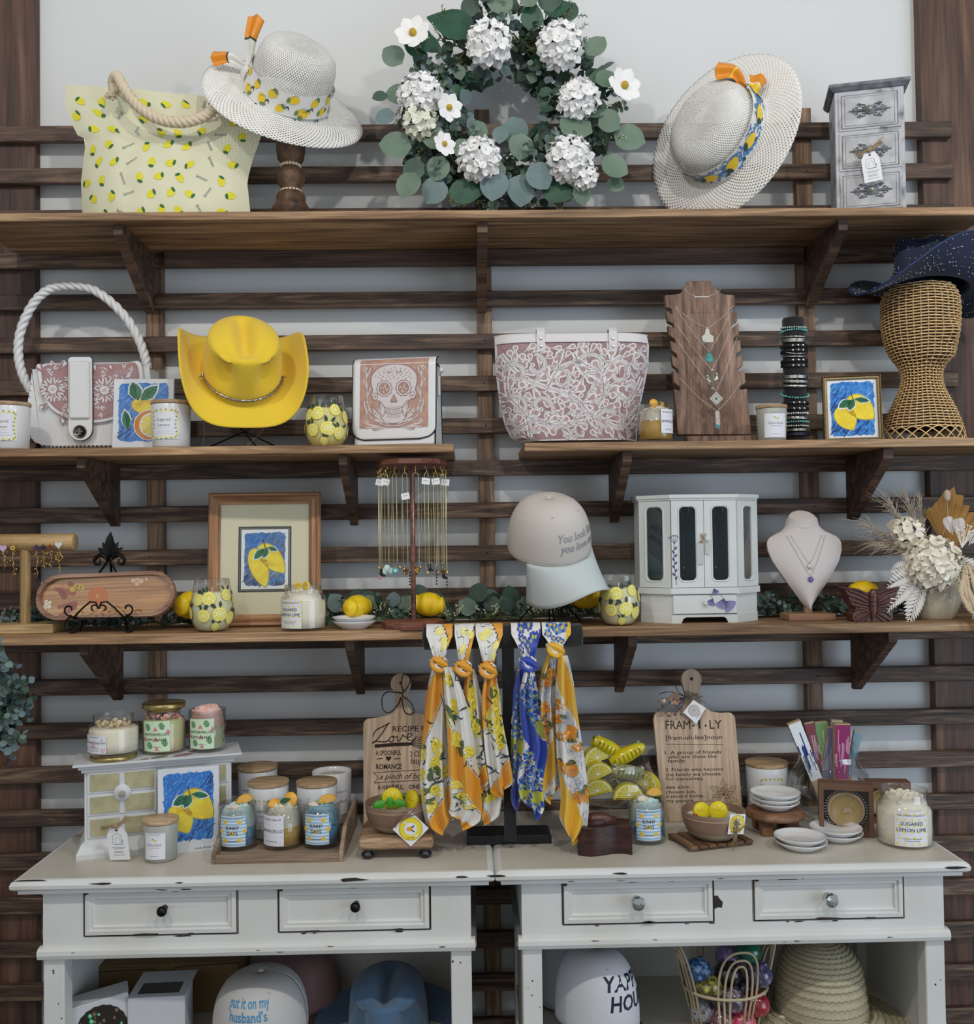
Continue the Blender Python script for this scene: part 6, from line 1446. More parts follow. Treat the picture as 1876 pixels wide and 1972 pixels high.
# necklace carousel
Y = -.235; fr = Fr(797, Y, S3); k = mpx(1, Y); MAH = wood('reddish_brown_wood', '5a3226', '83503f', 'a06a54', 'X', 1, .5, 2, 24); t = thing('necklace_carousel', 'round reddish wooden carousel stand with many fine gold necklaces on hooks', 'jewelry stand', fr.o)
zt = fr(797, 900)[1]; m = MB(); m.lathe([(0, 0), (62*k, 0), (62*k, .015), (58*k, .017), (0, .017)], 10, 0, False); m.build('base', MAH, t)
m = MB(); m.lathe([(4.8*k, .016), (4.8*k, zt+.002)], 16, 0); m.build('pole', MAH, t)
m = MB(); m.lathe([(0, zt), (66*k, zt), (70*k, zt+.004), (66*k, zt+.015), (0, zt+.015)], 10, 0, False); m.build('top_disc', MAH, t)
m = MB(); NH = 20; hz = zt-.001
for i in range(NH):
    a = 2*pi*(i+.5)/NH; R0 = 62*k; c, s = cos(a), sin(a)
    m.tube([(R0*c, R0*s, hz), (R0*c, R0*s, hz-.006)]+[((R0+.0055*sin(b))*c, (R0+.0055*sin(b))*s, hz-.0115-.0055*-cos(b)) for b in [0, .6, 1.2, 1.8, 2.4, 3.0, 3.6, 4.2, 4.6]], .0009, 0, 5); m.sph((R0*c, R0*s, hz-.004), .002, 0, 6, 4)
m.build('brass_hooks', GOLD, t)
random.seed(31); PT = ['a small gold heart', 'a tiny gold leaf', 'a turquoise heart disc', 'a black boot charm', 'a rose pink oval', 'a gold crescent', 'a mixed gold charm cluster', 'a pale shell disc', 'dark bead drops', 'a small gold key']
for i in range(NH):
    a = 2*pi*(i+.5)/NH; R0 = 62*k+.004; c, s = cos(a), sin(a); px_ = 797+R0*c/k; front = s < .25
    fin = {13: 'a turquoise heart disc'}.get(i, random.choice([p for p in PT if 'turquoise heart' not in p])); L = fr(797, R_(1085, 1112))[1]; zt_ = hz-.016; zl = L
    w0 = R_(.003, .006); tx, ty = -s, c
    pos = ('front' if s < -.3 else 'back' if s > .3 else 'side') + (' left' if c < 0 else ' right')
    b = thing('necklace', 'fine necklace with %s, %s of the carousel' % (fin, pos), 'necklace', fr.o+V((R0*c, R0*s, zt_)), group='fine gold necklaces on the carousel hooks')
    m = MB(); d = zl-zt_
    p1 = [V((tx*w0*q, ty*w0*q, -.002-.004*abs(q)*0)) for q in (-.6, 0, .6)]; loop = [V((-tx*w0, -ty*w0, d+.006)), V((-tx*w0*1.05, -ty*w0*1.05, -.006)), V((-tx*w0*.6, -ty*w0*.6, -.001)), V((0, 0, .001)), V((tx*w0*.6, ty*w0*.6, -.001)), V((tx*w0*1.05, ty*w0*1.05, -.006)), V((tx*w0, ty*w0, d+.006)), V((0, 0, d)), V((-tx*w0, -ty*w0, d+.006))]
    m.tube(loop, .0005, 0, 4)
    if i % 3 == 0: chain(m, loop[1:3]+loop[5:7], .0011, 0, .004)
    m.build('chain', mat('bright_gold_chain', 'e8dba4', .35, .8) if i % 5 else SILV, b)
    m = MB()
    if 'disc' in fin: T = MX.Rotation(pi/2, 4, 'X'); m.lathe([(0, 0), (.0075, 0), (.0075, .002), (.006, .0026), (0, .0022)], 20, 0, True, T); m.prism([(.0035*(16*sin(q)**3)/16, .0035*(13*cos(q)-5*cos(2*q)-2*cos(3*q)-cos(4*q))/15) for q in [2*pi*j/20 for j in range(20)]], -.0032, -.002, 1); mt = [mat('turquoise_enamel', '4aa0a8', .3), WHITE] if 'turq' in fin else [mat('pale_shell', 'bfe0d8', .3), WHITE]
    elif 'boot' in fin: m.prism([(-.003, .008), (.003, .008), (.003, -.002), (.009, -.006), (.009, -.009), (-.001, -.009), (-.002, -.006), (-.004, -.009), (-.0045, -.002)], -.0015, .0015, 0); mt = [mat('black_enamel', '15171a', .3)]
    elif 'pink' in fin: m.sph((0, 0, 0), (.005, .002, .0065), 0, 12, 8); mt = [mat('rose_pink_stone', 'c98f8f', .35)]
    elif 'bead' in fin: [m.sph((0, 0, -.007*j), .0022, 0, 6, 5) for j in range(5)]; mt = [mat('dark_beads', '2a2524', .4)]
    elif 'cluster' in fin: [m.sph((R_(-.004, .004), R_(-.003, .003), R_(-.010, .004)), R_(.002, .0035), j % 2, 6, 5) for j in range(9)]; mt = [GOLD, mat('bronze_charm', '7a5a34', .4, .8)]
    else: m.sph((0, 0, 0), (.0035, .0016, .0045), 0, 10, 6); mt = [GOLD]
    m.build('pendant', mt, b, (0, 0, d-.007))
    if i in (11, 12, 14, 16, 17, 19): m = MB(); m.box(-.009, .009, -.0006, 0, -.014, .0, 0); m.stroke([(-.005, -.006), (.005, -.006)], .001, flat(0, -.0006, 0), 1, .0003); m.build('paper_tag', [WHITE, INKG], b, (0, -.003, -.012 if i != 14 else -.045), (0, R_(-.3, .3), 0))

# ---- baseball caps
def cap(name, label, loc, rot, cm, bm, lines, lcol, lsize, wid, hgt=.118, rx=.088, ry=.098, brim=.075, droop=.5, fx=0, seam=None, btn=None, lz=.052, bold=.02, shear=0):
    t = thing('baseball_cap', label, 'cap', loc, rot=rot)
    def dome(a, s, h=0):   # s 0 rim .. 1 top
        p = s*pi/2; r = cos(p)**.62 if s < 1 else 0; z = hgt*sin(p)**.92; f = max(0, -sin(a)); z += .006*f*sin(pi*s)
        rr = r*(1+.02*sin(pi*s)); return ((rx*rr+h*cos(p))*cos(a), (ry*rr+h*cos(p))*sin(a)*(1+.05*f*sin(pi*s)), z+h*sin(p))
    m = MB(); m.grid(lambda u, v: dome(2*pi*u, v*.999), 64, 20, 0)
    m.build('crown', [cm], t, solid=.0016)
    m = MB()
    for k_ in range(6):
        a = pi/6+k_*pi/3 if k_ else pi/6
        for e in (-.03, .03): m.tube([dome(a+e*(1-s), s, .0006) for s in [i/14 for i in range(15)]], .0005, 0, 4)
        ea = a+pi/6; m.tube([tuple(V(dome(ea, .60, .0012))+V((.0022*cos(q)*-sin(ea), .0022*cos(q)*cos(ea), .0022*sin(q)))) for q in [2*pi*i/10 for i in range(10)]], .0007, 0, 4, True)
    for z in (.0, .004): m.tube([dome(2*pi*i/60, z+.02, .0008) for i in range(60)], .0005, 0, 4, True)
    m.build('seams_and_eyelets', seam or cm, t)
    m = MB(); m.sph((0, 0, hgt+.001), (.007, .007, .0035), 0, 12, 6); m.build('button', btn or cm, t)
    def bf(u, v):
        a = -pi/2+(u-.5)*2.35; bx = rx*1.01*cos(a); by = ry*1.01*sin(a); ex = bx*1.04; ey = by-brim*(1-abs(2*u-1)**2.6)**.6
        x = bx+(ex-bx)*v; y = by+(ey-by)*v; return (x, y, .002-droop*v*brim*.5*1-1.6*(x**2)*v*2.2/.1*.1*4*.6)
    m = MB(); m.grid(bf, 30, 10, 0); m.build('visor', bm, t, solid=.0035)
    m = MB(); mp = lambda u, v, h=0: dome(-pi/2+fx/rx+u/(rx*.98), math.asin(max(0, min(.99, ((lz+v)/hgt))))/(pi/2), .001+h)
    for i, l in enumerate(lines): m.text(l, 0, -i*lsize*.92, lsize, mp, 0, .0004+i*.0001, bold=bold, shear=shear, wid=wid[i])
    m.build('embroidery', lcol, t); return t
CAPW = mat('cream_cotton', 'cdc6bf', .9, bump=.2, bs=900); CAPB = mat('pale_blue_visor', 'c3cdcc', .85); pc = P(1058, 1055, -.22)
cp = cap('baseball_cap', 'cream cap with pale visor embroidered in grey, hanging on a black wire stand', pc, (rad(22), rad(-14), rad(26)), CAPW, CAPB, ['You look like', 'you love me'], mat('grey_thread', '9a9ba0', .8), .024, [.112, .104], .125, .092, .100, .078, .9, .018, None, None, .050, .018, .2)
m = MB(); so = on(1060, -.17, S3); rel = lambda px, py, y=0: tuple(P(px, py, -.17)-so+V((0, y, 0)))
for a, b in (((1056, 1130), (998, 1198)), ((1057, 1130), (1058, 1198)), ((1058, 1130), (1068, 1198)), ((1060, 1130), (1120, 1198))): m.tube([rel(*a), rel(*b)], .0018, 0, 6)
for x in (1052, 1056, 1061): m.tube([rel(x, 1130), rel(x-2, 1100), rel(x-25, 1070, .02), rel(x-50, 1020, .03), rel(x-50+(x-1052)*4, 1000, .0)], .0018, 0, 6)
m.tube([rel(1057, 1138), rel(1057, 1106)], .0055, 0, 8)
tag(m.build('wire_cap_stand', BLKM, None, so), 'slender black wire stand under the cream cap', 'hat stand')

# white jewelry box
Y = -.17; fr = Fr(1345, Y, S3); k = mpx(1, Y); t = thing('jewelry_box', 'white painted jewelry cabinet with glass doors and lavender flower prints', 'jewelry box', fr.o, rad(1)); PW = mat('chalky_white_paint', 'd9dcda', .45, col2='cdd2cf', vs=8, bump=.05, bs=90); LAV = mat('lavender_print', '9a95c0', .6); LAVD = mat('violet_line', '564a7e', .6); RUB = mat('rubbed_edge', '3d403f', .6)
H0 = fr(1345, 960)[1]; zs = fr(1345, 1138)[1]; a_ = 62*k; b_ = 113*k; fy_, my, by = -.062, -.012, .058
def octo(s=0): return [(-b_-s, by), (-b_-s, my-s*.3), (-a_-s*.5, fy_-s), (a_+s*.5, fy_-s), (b_+s, my-s*.3), (b_+s, by)]
m = MB(); m.prism(octo(-.001), zs*.28, zs, 0, ax='z'); m.prism(octo(.006), zs-.003, zs+.011, 0, ax='z'); m.prism(octo(.004), H0-.006, H0, 0, ax='z'); m.prism(octo(.007), H0-.001, H0+.007, 0, ax='z')
m.box(-b_, b_, by-.004, by, zs, H0, 0); m.box(-b_, -b_+.004, my, by, zs, H0, 0); m.box(b_-.004, b_, my, by, zs, H0, 0)
for x0, x1 in ((-b_, -a_*.72), (a_*.72, b_)): pass
ft = [(-a_-.001, 0), (-a_*.72, 0), (-a_*.66, .010), (-a_*.58, .0135), (a_*.58, .0135), (a_*.66, .010), (a_*.72, 0), (a_, 0), (a_, zs*.29), (-a_, zs*.29)]
m.prism(ft, fy_, fy_+.006, 0)
for s in (-1, 1): m.prism([(s*a_, fy_), (s*b_, my), (s*b_, by), (s*(b_-.006), by), (s*(b_-.006), my+.002), (s*a_, fy_+.006)], 0, zs*.29, 0, ax='z')
mpf = flat(0, fy_+.001, 0)
for z in (zs*.29, zs-.004, H0-.006): m.stroke([(-a_, z), (a_, z)], .0009, flat(0, fy_-.0005, 0), 1, .0006)
m.build('case', [PW, RUB], t)
def facet(p0, p1):
    dx, dy = p1[0]-p0[0], p1[1]-p0[1]; L = math.hypot(dx, dy); dx, dy = dx/L, dy/L; nx, ny = dy, -dx
    return L, lambda u, v, h=0: (p0[0]+dx*u+nx*h, p0[1]+dy*u+ny*h, v)
def rrect(x0, x1, z0, z1, r, n=5):
    out = []
    for cx_, cz_, a in ((x1-r, z0+r, -pi/2), (x1-r, z1-r, 0), (x0+r, z1-r, pi/2), (x0+r, z0+r, pi)): out += [(cx_+r*cos(a+pi/2*i/n), cz_+r*sin(a+pi/2*i/n)) for i in range(n+1)]
    return out
z0, z1 = zs+.012, H0-.007
def door(name, p0, p1, wfrac, extra=None):
    L, mp = facet(p0, p1); m = MB(); w = L*wfrac; c = L/2; inn = rrect(c-w/2, c+w/2, z0+.016, z1-.014, w*.28); N = len(inn); out = []
    for x, z in inn:   # matching outer points
        sx_, sz_ = (x-c)/(w/2), (z-(z0+z1)/2)/((z1-z0)/2); q = max(abs(sx_), abs(sz_)*1.12); out.append((c+L/2*.985*max(-1, min(1, (x-c)/(w/2)*(1 if abs(sx_) > .9 else .98))), z0 if z < z0+.03 else z1 if z > z1-.03 else z))
    out = [((0.0006 if x < c-w*.2 else L-.0006 if x > c+w*.2 else x), z) for x, z in out]
    for A, ha, B, hb in ((out, .004, inn, .004), (inn, .004, inn, -.002), (out, .004, out, -.001)): m.add([mp(*p, ha) for p in A]+[mp(*p, hb) for p in B], [(i, (i+1) % N, N+(i+1) % N, N+i) for i in range(N)], 0)
    big_ = [(c+(x-c)*1.14, (z0+z1)/2+(z-(z0+z1)/2)*1.03) for x, z in inn]
    m.tube([mp(*p, .0042) for p in big_], .0014, 0, 6, True)
    if extra: extra(m, mp, L)
    o = m.build(name, [PW, LAV, LAVD, RUB], t); g_ = MB(); g_.poly([p for p in inn], mp, 0, .0005); g_.build('pane', glass('dark_door_glass', (.55, .68, .70), 1.3), o); return o
def lavender(m, mp, L):
    x = -.003; st = [(x+.010, z0+.006), (x+.006, z0+.04), (x+.004, z0+.075), (x+.006, z0+.105)]; st = [(a+.004, b) for a, b in st]; m.stroke(cat(st, 6), .0011, mp, 2, .0046)
    for i in range(9):
        z = z0+.018+.0085*i; m.poly(leaf_shape(x+.010, z, .010, .005, pi-1.0 if i % 2 else 1.0), mp, 2, .0048)
    for j in range(6): a = pi/2+(j-2.5)*.28; m.stroke([(x+.010, z0+.10), (x+.010+.018*cos(a), z0+.10+.018*sin(a))], .0006, mp, 2, .0047); m.disc(x+.010+.019*cos(a), z0+.10+.019*sin(a), .0018, mp, 2, .0049, 8)
door('left_angled_door', (-b_, my), (-a_, fy_), .52); dl = door('glass_door', (-a_, fy_), (0, fy_), .50, lavender); door('glass_door', (0, fy_), (a_, fy_), .48); door('right_angled_door', (a_, fy_), (b_, my), .42)
for s in (-1,):
    m = MB(); m.sph((.006, fy_-.010, (z0+z1)/2+.010), .0052, 0, 12, 8); m.tube([(.006, fy_-.004, (z0+z1)/2+.01), (.006, fy_-.008, (z0+z1)/2+.01)], .002, 0, 6); m.build('round_knob', PW, t)
m = MB(); m.box(-a_+.002, a_-.002, fy_-.003, fy_, zs*.31, zs-.006, 0, .0008); mp = flat(0, fy_-.003, 0)
def ginkgo(x, z, a, s, mp):
    pts = [(x, z)]+[(x+s*r_*cos(a+b), z+s*r_*sin(a+b)) for b, r_ in ((-.75, .7), (-.7, .95), (-.45, 1.0), (-.2, .96), (-.05, 1.0), (0, .72), (.05, 1.0), (.25, .96), (.5, 1.02), (.7, .92), (.78, .68))]
    m.poly(pts, mp, 1, .0007+s*.01)
    for b in range(-7, 8): m.stroke([(x, z), (x+s*.95*cos(a+b*.1), z+s*.95*sin(a+b*.1))], .0004, mp, 2, .0011+s*.01)
ginkgo(.018, zs*.80, -2.0, .018, mp); ginkgo(.044, zs*.80, -1.9, .026, mp); ginkgo(.044, zs*.72, -.75, .028, mp)
m.stroke(cat([(.018, zs*.8), (.010, zs*.95)], 4), .0007, mp, 2, .0012); m.stroke(cat([(.044, zs*.76), (.036, zs*.92), (.028, zs*.98)], 4), .0007, mp, 2, .0012)
d = m.build('drawer', [PW, LAV, LAVD], t); m = MB(); m.sph((.0, fy_-.009, zs*.64), .0048, 0, 12, 8); m.build('knob', PW, d)
m = MB(); ginkgo(.020, zs+.009, -1.2, .014, flat(0, fy_-.0061, 0)); m.build('ginkgo_print', [PW, LAV, LAVD], t)
m = MB(); m.box(-b_+.006, b_-.006, -.0, .003, zs+.012, H0-.008, 0)
for i in range(9):
    x = -.08+.02*i; m.tube([(x, -.006, H0-.02), (x, -.008, H0-.03), (x+.003, -.008, H0-.034)], .0012, 1, 5)
m.build('mirror_back', [mat('dark_velvet_lining', '39494b', .35, .3), SILV], t)
for x, c in ((-.052, 'e3e6e4'), (.030, 'd9d6c8'), (.040, 'd9d6c8'), (-.035, 'b5c9b0')):
    m = MB(); chain(m, [(x, -.012, H0-.03), (x+.001, -.012, zs+.06)], .0012, 0, .004); m.sph((x, -.012, zs+.055), .004, 0, 8, 6); m.build('hanging_chain', SILV, t)
m = MB(); mp_ = flat(0, fy_-.007, 0); zt_ = (z0+z1)/2+.008; m.poly([(-.016, zt_-.055), (-.002, zt_-.055), (-.002, zt_-.004), (-.009, zt_), (-.016, zt_-.006)], mp_, 0, 0); m.poly([(.002, zt_-.03), (.012, zt_-.034), (.014, zt_-.008), (.004, zt_-.004)], mp_, 0, .0005)
for j in range(6): m.tube([(-.012+.002*j, fy_-.0075, zt_-.006), (-.004, fy_-.009, zt_+.002), (-.008+.003*j, fy_-.008, zt_+.016)], .0006, 1, 4)
tg = m.build('paper_tag', [mat('translucent_grey_tag', 'bfc2c0', .6), TWINE], None, fr.o); tag(tg, 'pale grey tag tied with raffia to the door knob of the white jewelry box', 'paper tag')

# white bust with two necklaces
Y = -.185; fr = Fr(1556, Y, S3); k = mpx(1, Y); t = thing('necklace_bust', 'white linen necklace bust on a small wooden foot', 'display stand', fr.o); LIN = mat('white_linen', 'cfc8c4', .85, bump=.3, bs=1200)
m = MB(); m.box(-.055, .055, -.035, .035, 0, .016, 0, .002); m.box(-.008, .008, -.008, .008, .015, .03, 0); m.build('wooden_foot', wood('light_brown_foot', '7a5840', 'a07a5c', 'bb9675', 'X', 1), t)
hw = [(1172, 2), (1160, 12), (1140, 26), (1120, 40), (1100, 53), (1080, 65), (1060, 72), (1045, 73), (1035, 68), (1028, 55), (1022, 42), (1014, 34), (1005, 31), (998, 30)]
tab = sorted((fr(1556, y)[1], w_*k) for y, w_ in hw)
def hwid(z):
    for (a, b), (c, d) in zip(tab, tab[1:]):
        if z <= c: return b+(d-b)*max(0, (z-a)/(c-a))
    return tab[-1][1]
zA, zB = tab[0][0], tab[-1][0]
def bs_(u, v, side=-1, h=0):
    z = zA+(zB-zA)*v; w_ = hwid(z); x = (2*u-1)*w_; nk = max(0, (v-.80)/.2); thick = .022+.012*min(1, nk); q = math.sqrt(max(0, 1-(2*u-1)**2)) if nk > 0 else (1-abs(2*u-1)**2.4)
    lean = .030*v; return (x, lean+side*(thick*q+h)+(-.012*sin(pi*min(1, v*1.1)) if side < 0 else 0), z)
m = MB(); m.grid(lambda a, b: bs_(a, b), 30, 34, 0); m.grid(lambda a, b: bs_(a, b, 1), 16, 20, 0); cz_ = zB; T = MX.Translation((0, .020, zB-.002)) @ MX.Rotation(.75, 4, 'X'); m.lathe([(0, .004), (.026, .004), (.031, .001), (.032, -.004), (.030, -.012)], 30, 0, True, T, sx=1.08)
m.lathe([(0, 0), (.030, 0)], 28, 0, True, MX.Translation((0, .028, zB-.0005)) @ MX.Rotation(.12, 4, 'X'), sx=1.15, sy=1.05); m.build('linen_bust', LIN, t)
for label, a_, c_, stone in (('fine silver necklace with round pale pendant, upper of two on the white bust', 1085, 32, 'pale_opal'), ('fine silver necklace with violet flower pendant, lower of two on the white bust', 1108, 40, 'violet')):
    ap = fr(1556, a_)[1]; b = thing('necklace', label, 'necklace', fr.o+V((0, 0, ap))); m = MB(); ztop_ = fr(0, 1030)[1]
    def onb(x, z): 
        v = (z-zA)/(zB-zA); u = .5+.5*x/hwid(z); return V(bs_(max(.02, min(.98, u)), v, -1, .0016))-V((0, 0, ap))
    for s in (-1, 1): chain(m, [onb(s*c_*k*q*.95, ap+(ztop_-ap)*q**1.15) for q in [i/12 for i in range(13)]], .0009, 0, .0024)
    m.build('chain', SILV, b); m = MB(); p = onb(0, ap); T = MX.Translation(p+V((0, -.001, -.007))) @ MX.Rotation(pi/2, 4, 'X')
    if stone == 'violet': [m.sph((p.x+.004*cos(j*1.26), p.y-.002, -.008+.004*sin(j*1.26)), .003, 0, 7, 5) for j in range(5)]; m.sph((p.x, p.y-.004, -.008), .002, 1, 7, 5)
    else: m.lathe([(0, 0), (.0062, 0), (.0062, .0015), (.004, .003), (0, .0034)], 18, 0, True, T); m.sph((p.x, p.y-.004, -.007), .002, 1, 7, 5)
    m.build('pendant', [mat('violet_stone', '6d62a6', .3) if stone == 'violet' else mat('opal_disc', 'ccd4d4', .2, .3), SILV], b)

# carved butterfly box
Y = -.245; fr = Fr(1674, Y, S3); t = thing('butterfly_box', 'dark reddish wooden box carved as a butterfly', 'carved box', fr.o); RW_ = mat('carved_rosewood', '5f362c', .35, col2='4a2820', vs=25, coat=.25); RWD = mat('carved_groove', '2c1512', .5)
wing = oz([(1672, 1143), (1650, 1136), (1628, 1131), (1620, 1131), (1626, 1144), (1632, 1160), (1643, 1172), (1636, 1182), (1640, 1196), (1662, 1198), (1674, 1198)]); cxb = fr(1674, 0)[0]
full = cat(wing[:-1]+[(2*cxb-x, z) for x, z in reversed(wing[:-1])], 3, True); m = MB(); m.prism([(x, max(0, z)) for x, z in full], -.022, .022, 0)
for s in (-1, 1):
    X = lambda px: cxb+s*(fr(px, 0)[0]-cxb)
    for pts, w_ in (([(1628, 1135), (1650, 1143), (1665, 1152)], .0028), ([(1629, 1144), (1648, 1151), (1664, 1158)], .0028), ([(1633, 1154), (1650, 1159), (1664, 1163)], .0028), ([(1640, 1164), (1652, 1166), (1664, 1168)], .0026), ([(1640, 1186), (1650, 1178), (1664, 1174)], .0026), ([(1642, 1193), (1654, 1186), (1666, 1178)], .0026), ([(1652, 1196), (1660, 1190), (1668, 1182)], .0024), ([(1624, 1131), (1645, 1134), (1664, 1143)], .0026), ([(1638, 1174), (1650, 1170), (1665, 1172)], .002)):
        m.tube([(X(x), -.0225, fr(0, y)[1]) for x, y in cat(pts, 5)], w_*.95, 0, 7); 
        m.tube([(X(x), -.0232, fr(0, y+3)[1]) for x, y in cat(pts, 5)], .0007, 1, 4)
m.build('wings', [RW_, RWD], t, bevel=.002)
m = MB(); m.tube([(cxb, -.024, fr(0, y)[1]) for y in (1196, 1188, 1176, 1166, 1158, 1150, 1143, 1137, 1133)], [.002, .005, .0075, .0085, .0075, .009, .0092, .008, .003], 0, 12)
for y in (1165, 1157, 1148): m.tube([(cxb+.0088*cos(a), -.024+.0088*sin(a), fr(0, y)[1]) for a in [2*pi*i/16 for i in range(16)]], .0009, 1, 5, True)
m.build('carved_body', [RW_, RWD], t)
m = MB(); m.stroke(oz([(1684, 1158), (1698, 1154), (1698, 1168), (1685, 1170), (1684, 1158)]), .0007, flat(0, -.0262, 0), 0, 0); m.build('carved_mark', RWD, t)

# vase with dried flowers
Y = -.20; fr = Fr(1800, Y, S3); t = thing('vase', 'round cream ceramic vase at the right end of the lowest shelf', 'vase', fr.o); k = mpx(1, Y); m = MB()
m.lathe(cat([(0, 0), (28*k, 0), (36*k, 3*k), (47*k, 30*k), (48*k, 50*k), (40*k, 78*k), (26*k, 96*k), (20*k, 104*k), (22*k, 112*k)], 4)+[(19*k, 111*k), (17*k, 100*k)], 40, 0); m.build('ceramic_body', mat('cream_vase_glaze', 'd0c8b2', .3, col2='c1b9a3', vs=10, coat=.3), t)
random.seed(77); b = thing('dried_flower_arrangement', 'arrangement of dried pampas, bleached ferns and palm fan in the cream vase', 'dried flowers', fr.o+V((0, 0, 105*k)))
o = fr.o+V((0, 0, 105*k)); bp = lambda px, py, y=0: P(px, py, Y)-o+V((0, y, 0))
PAM = mat('pampas_beige', 'c9bba8', .9, col2='a89b8b', vs=40); BLE = mat('bleached_fern', 'dcd6ce', .8); CRF = mat('cream_dried_petals', 'efe9da', .8); PALMf = mat('tan_palm_fan', 'b99257', .7, col2='a17a42', vs=20); AMA = mat('cream_amaranthus', 'cdbb9e', .9, bump=.6, bs=500)
for tip, y_, n, sp in (((1700, 965), -.02, 110, .075), ((1738, 935), .0, 130, .06), ((1655, 1010), -.04, 120, .07), ((1665, 1045), -.05, 90, .07), ((1775, 940), .02, 90, .05)):
    m = MB(); T_ = bp(*tip, y_); B_ = bp(1790, 1095)*.2+bp(1775, 1070, -.02)*.8; d = (T_-B_)
    m.tube([V((0, 0, -.04)), B_, B_+d*.6], .0014, 0, 5)
    for i in range(n):
        s = R_(.12, .92); p = B_+d*s; e = (d.normalized()*R_(.6, 1)+rv()*R_(.2, .65)); L = sp*R_(.4, 1.1); q = [p, p+e*L*.5+V((0, 0, .002)), p+e*L+V((0, 0, -L*.15))]; m.tube(q, [.0007, .0006, .0002], 0, 3, caps=False)
    m.build('pampas_plume', PAM, b)
m = MB(); hydr(m, bp(1775, 1085, -.055), .055, 60, 0, 0); hydr(m, bp(1740, 1030, -.02), .035, 26, 0, 0); m.build('dried_hydrangea', CRF, b)
for (x, y, a, R, A) in ((1840, 1030, .95, .115, 1.5),):
    m = MB(); c = bp(1825, 1065, .0); n = 18; vs = [c]
    for i in range(n+1):
        th = a+(i/n-.5)*A+.35; r = R*(1+.35*math.exp(-((i-n*.62)/3)**2))*(1 if i % 2 else .93); vs.append(c+V((r*cos(th), (-.008 if i % 2 else .006), r*sin(th))))
    m.add(vs, [(0, i+1, i+2) for i in range(n)], 0); m.build('palm_fan', PALMf, b, solid=.0008)
m = MB(); c = bp(1735, 1040, -.01)
vs = [c+V((0, 0, -.03))]+[c+V((.05*cos(a_)*1.0, (-.004 if i % 2 else .004), .055*sin(a_))) for i, a_ in enumerate([1.0+1.4*j/10 for j in range(11)])]; m.add(vs, [(0, i+1, i+2) for i in range(10)], 0); m.build('palm_spear', mat('ivory_palm_spear', 'd8d0bf', .7), b, solid=.0008)
def fern(m, p, d, L, n=12, w=.3, c=0):
    p, d = V(p), V(d).normalized(); pts = [p+d*L*i/n+V((0, 0, -L*.25*(i/n)**2)) for i in range(n+1)]; m.tube(pts, .0009, c, 4)
    for i in range(1, n):
        for s in (-1, 1): e = d.cross(V((0, -1, 0))).normalized()*s; l = L*w*sin(pi*(i/n)**.7)*.9+.003; leafs(m, pts[i], e+d*1.1, (0, -1, .2), l, l*.26, c, 2, .1, 4)
m = MB()
for x0, y0, dx, dz, L in ((1760, 1100, -1, -.1, .10), (1755, 1110, -.9, -.5, .10), (1765, 1115, -.6, -.9, .10), (1752, 1115, -.5, -1, .09), (1745, 1105, -.9, -.7, .10), (1815, 1075, .8, -.3, .09), (1850, 1100, .8, -.9, .12), (1865, 1120, .4, -1, .13), (1858, 1130, .1, -1, .12), (1830, 1040, -.2, 1, .07), (1815, 1030, -.4, 1, .06), (1845, 1050, .5, 1, .06), (1745, 1095, -1, .2, .07), (1780, 1080, -.2, 1, .07)): fern(m, bp(x0, y0, -.05), (dx, -.25, dz), L)
m.build('bleached_fern', BLE, b)
for i, (pts) in enumerate([[(1825, 1090), (1822, 1130), (1832, 1180), (1828, 1220), (1838, 1258)], [(1830, 1090), (1838, 1140), (1846, 1190), (1842, 1225)], [(1835, 1085), (1850, 1130), (1856, 1180), (1862, 1212)], [(1828, 1095), (1808, 1130), (1812, 1160), (1822, 1178)], [(1832, 1090), (1844, 1150), (1853, 1200)], [(1820, 1095), (1818, 1140), (1836, 1205)]]):
    m = MB(); c = cat([tuple(bp(x, y, -.085-.018*j)) for j, (x, y) in enumerate(pts)], 7); c = [(0, -.02, .01)]+c
    m.tube(c, lambda s: (.0012+.0055*min(1, s*3)*(1-s**3))*R_(.8, 1.2), 0, 7)
    for p in c[3:]:
        for q in range(5): m.sph(V(p)+rv()*.0045, .0026, 0, 5, 4)
    m.build('hanging_amaranthus', AMA, b)
m = MB(); p = bp(1816, 955, -.02); m.tube([V((0, 0, 0)), bp(1818, 1000, -.02), p], .0008, 0, 4); m.sph(p, (.008, .008, .014), 0, 12, 10); m.build('bunny_tail', mat('bunny_tail_fluff', 'cdbba6', .95, bump=.8, bs=900), b)
m = MB()
for i in range(26): d = V((R_(-.5, .7), -.3, 1)).normalized(); c = bp(1832, 1055, -.05); L = R_(.03, .055); m.tube([c, c+d*L], .0005, 0, 3); m.sph(c+d*L, .0024, 0, 6, 4)
m.build('baby_breath', CRF, b)
# ================================================================= TABLE TOPS
def tc(px, py, r=0, z=TZ):
    o = H(px, py, z); return on(px, o.y+r, z)
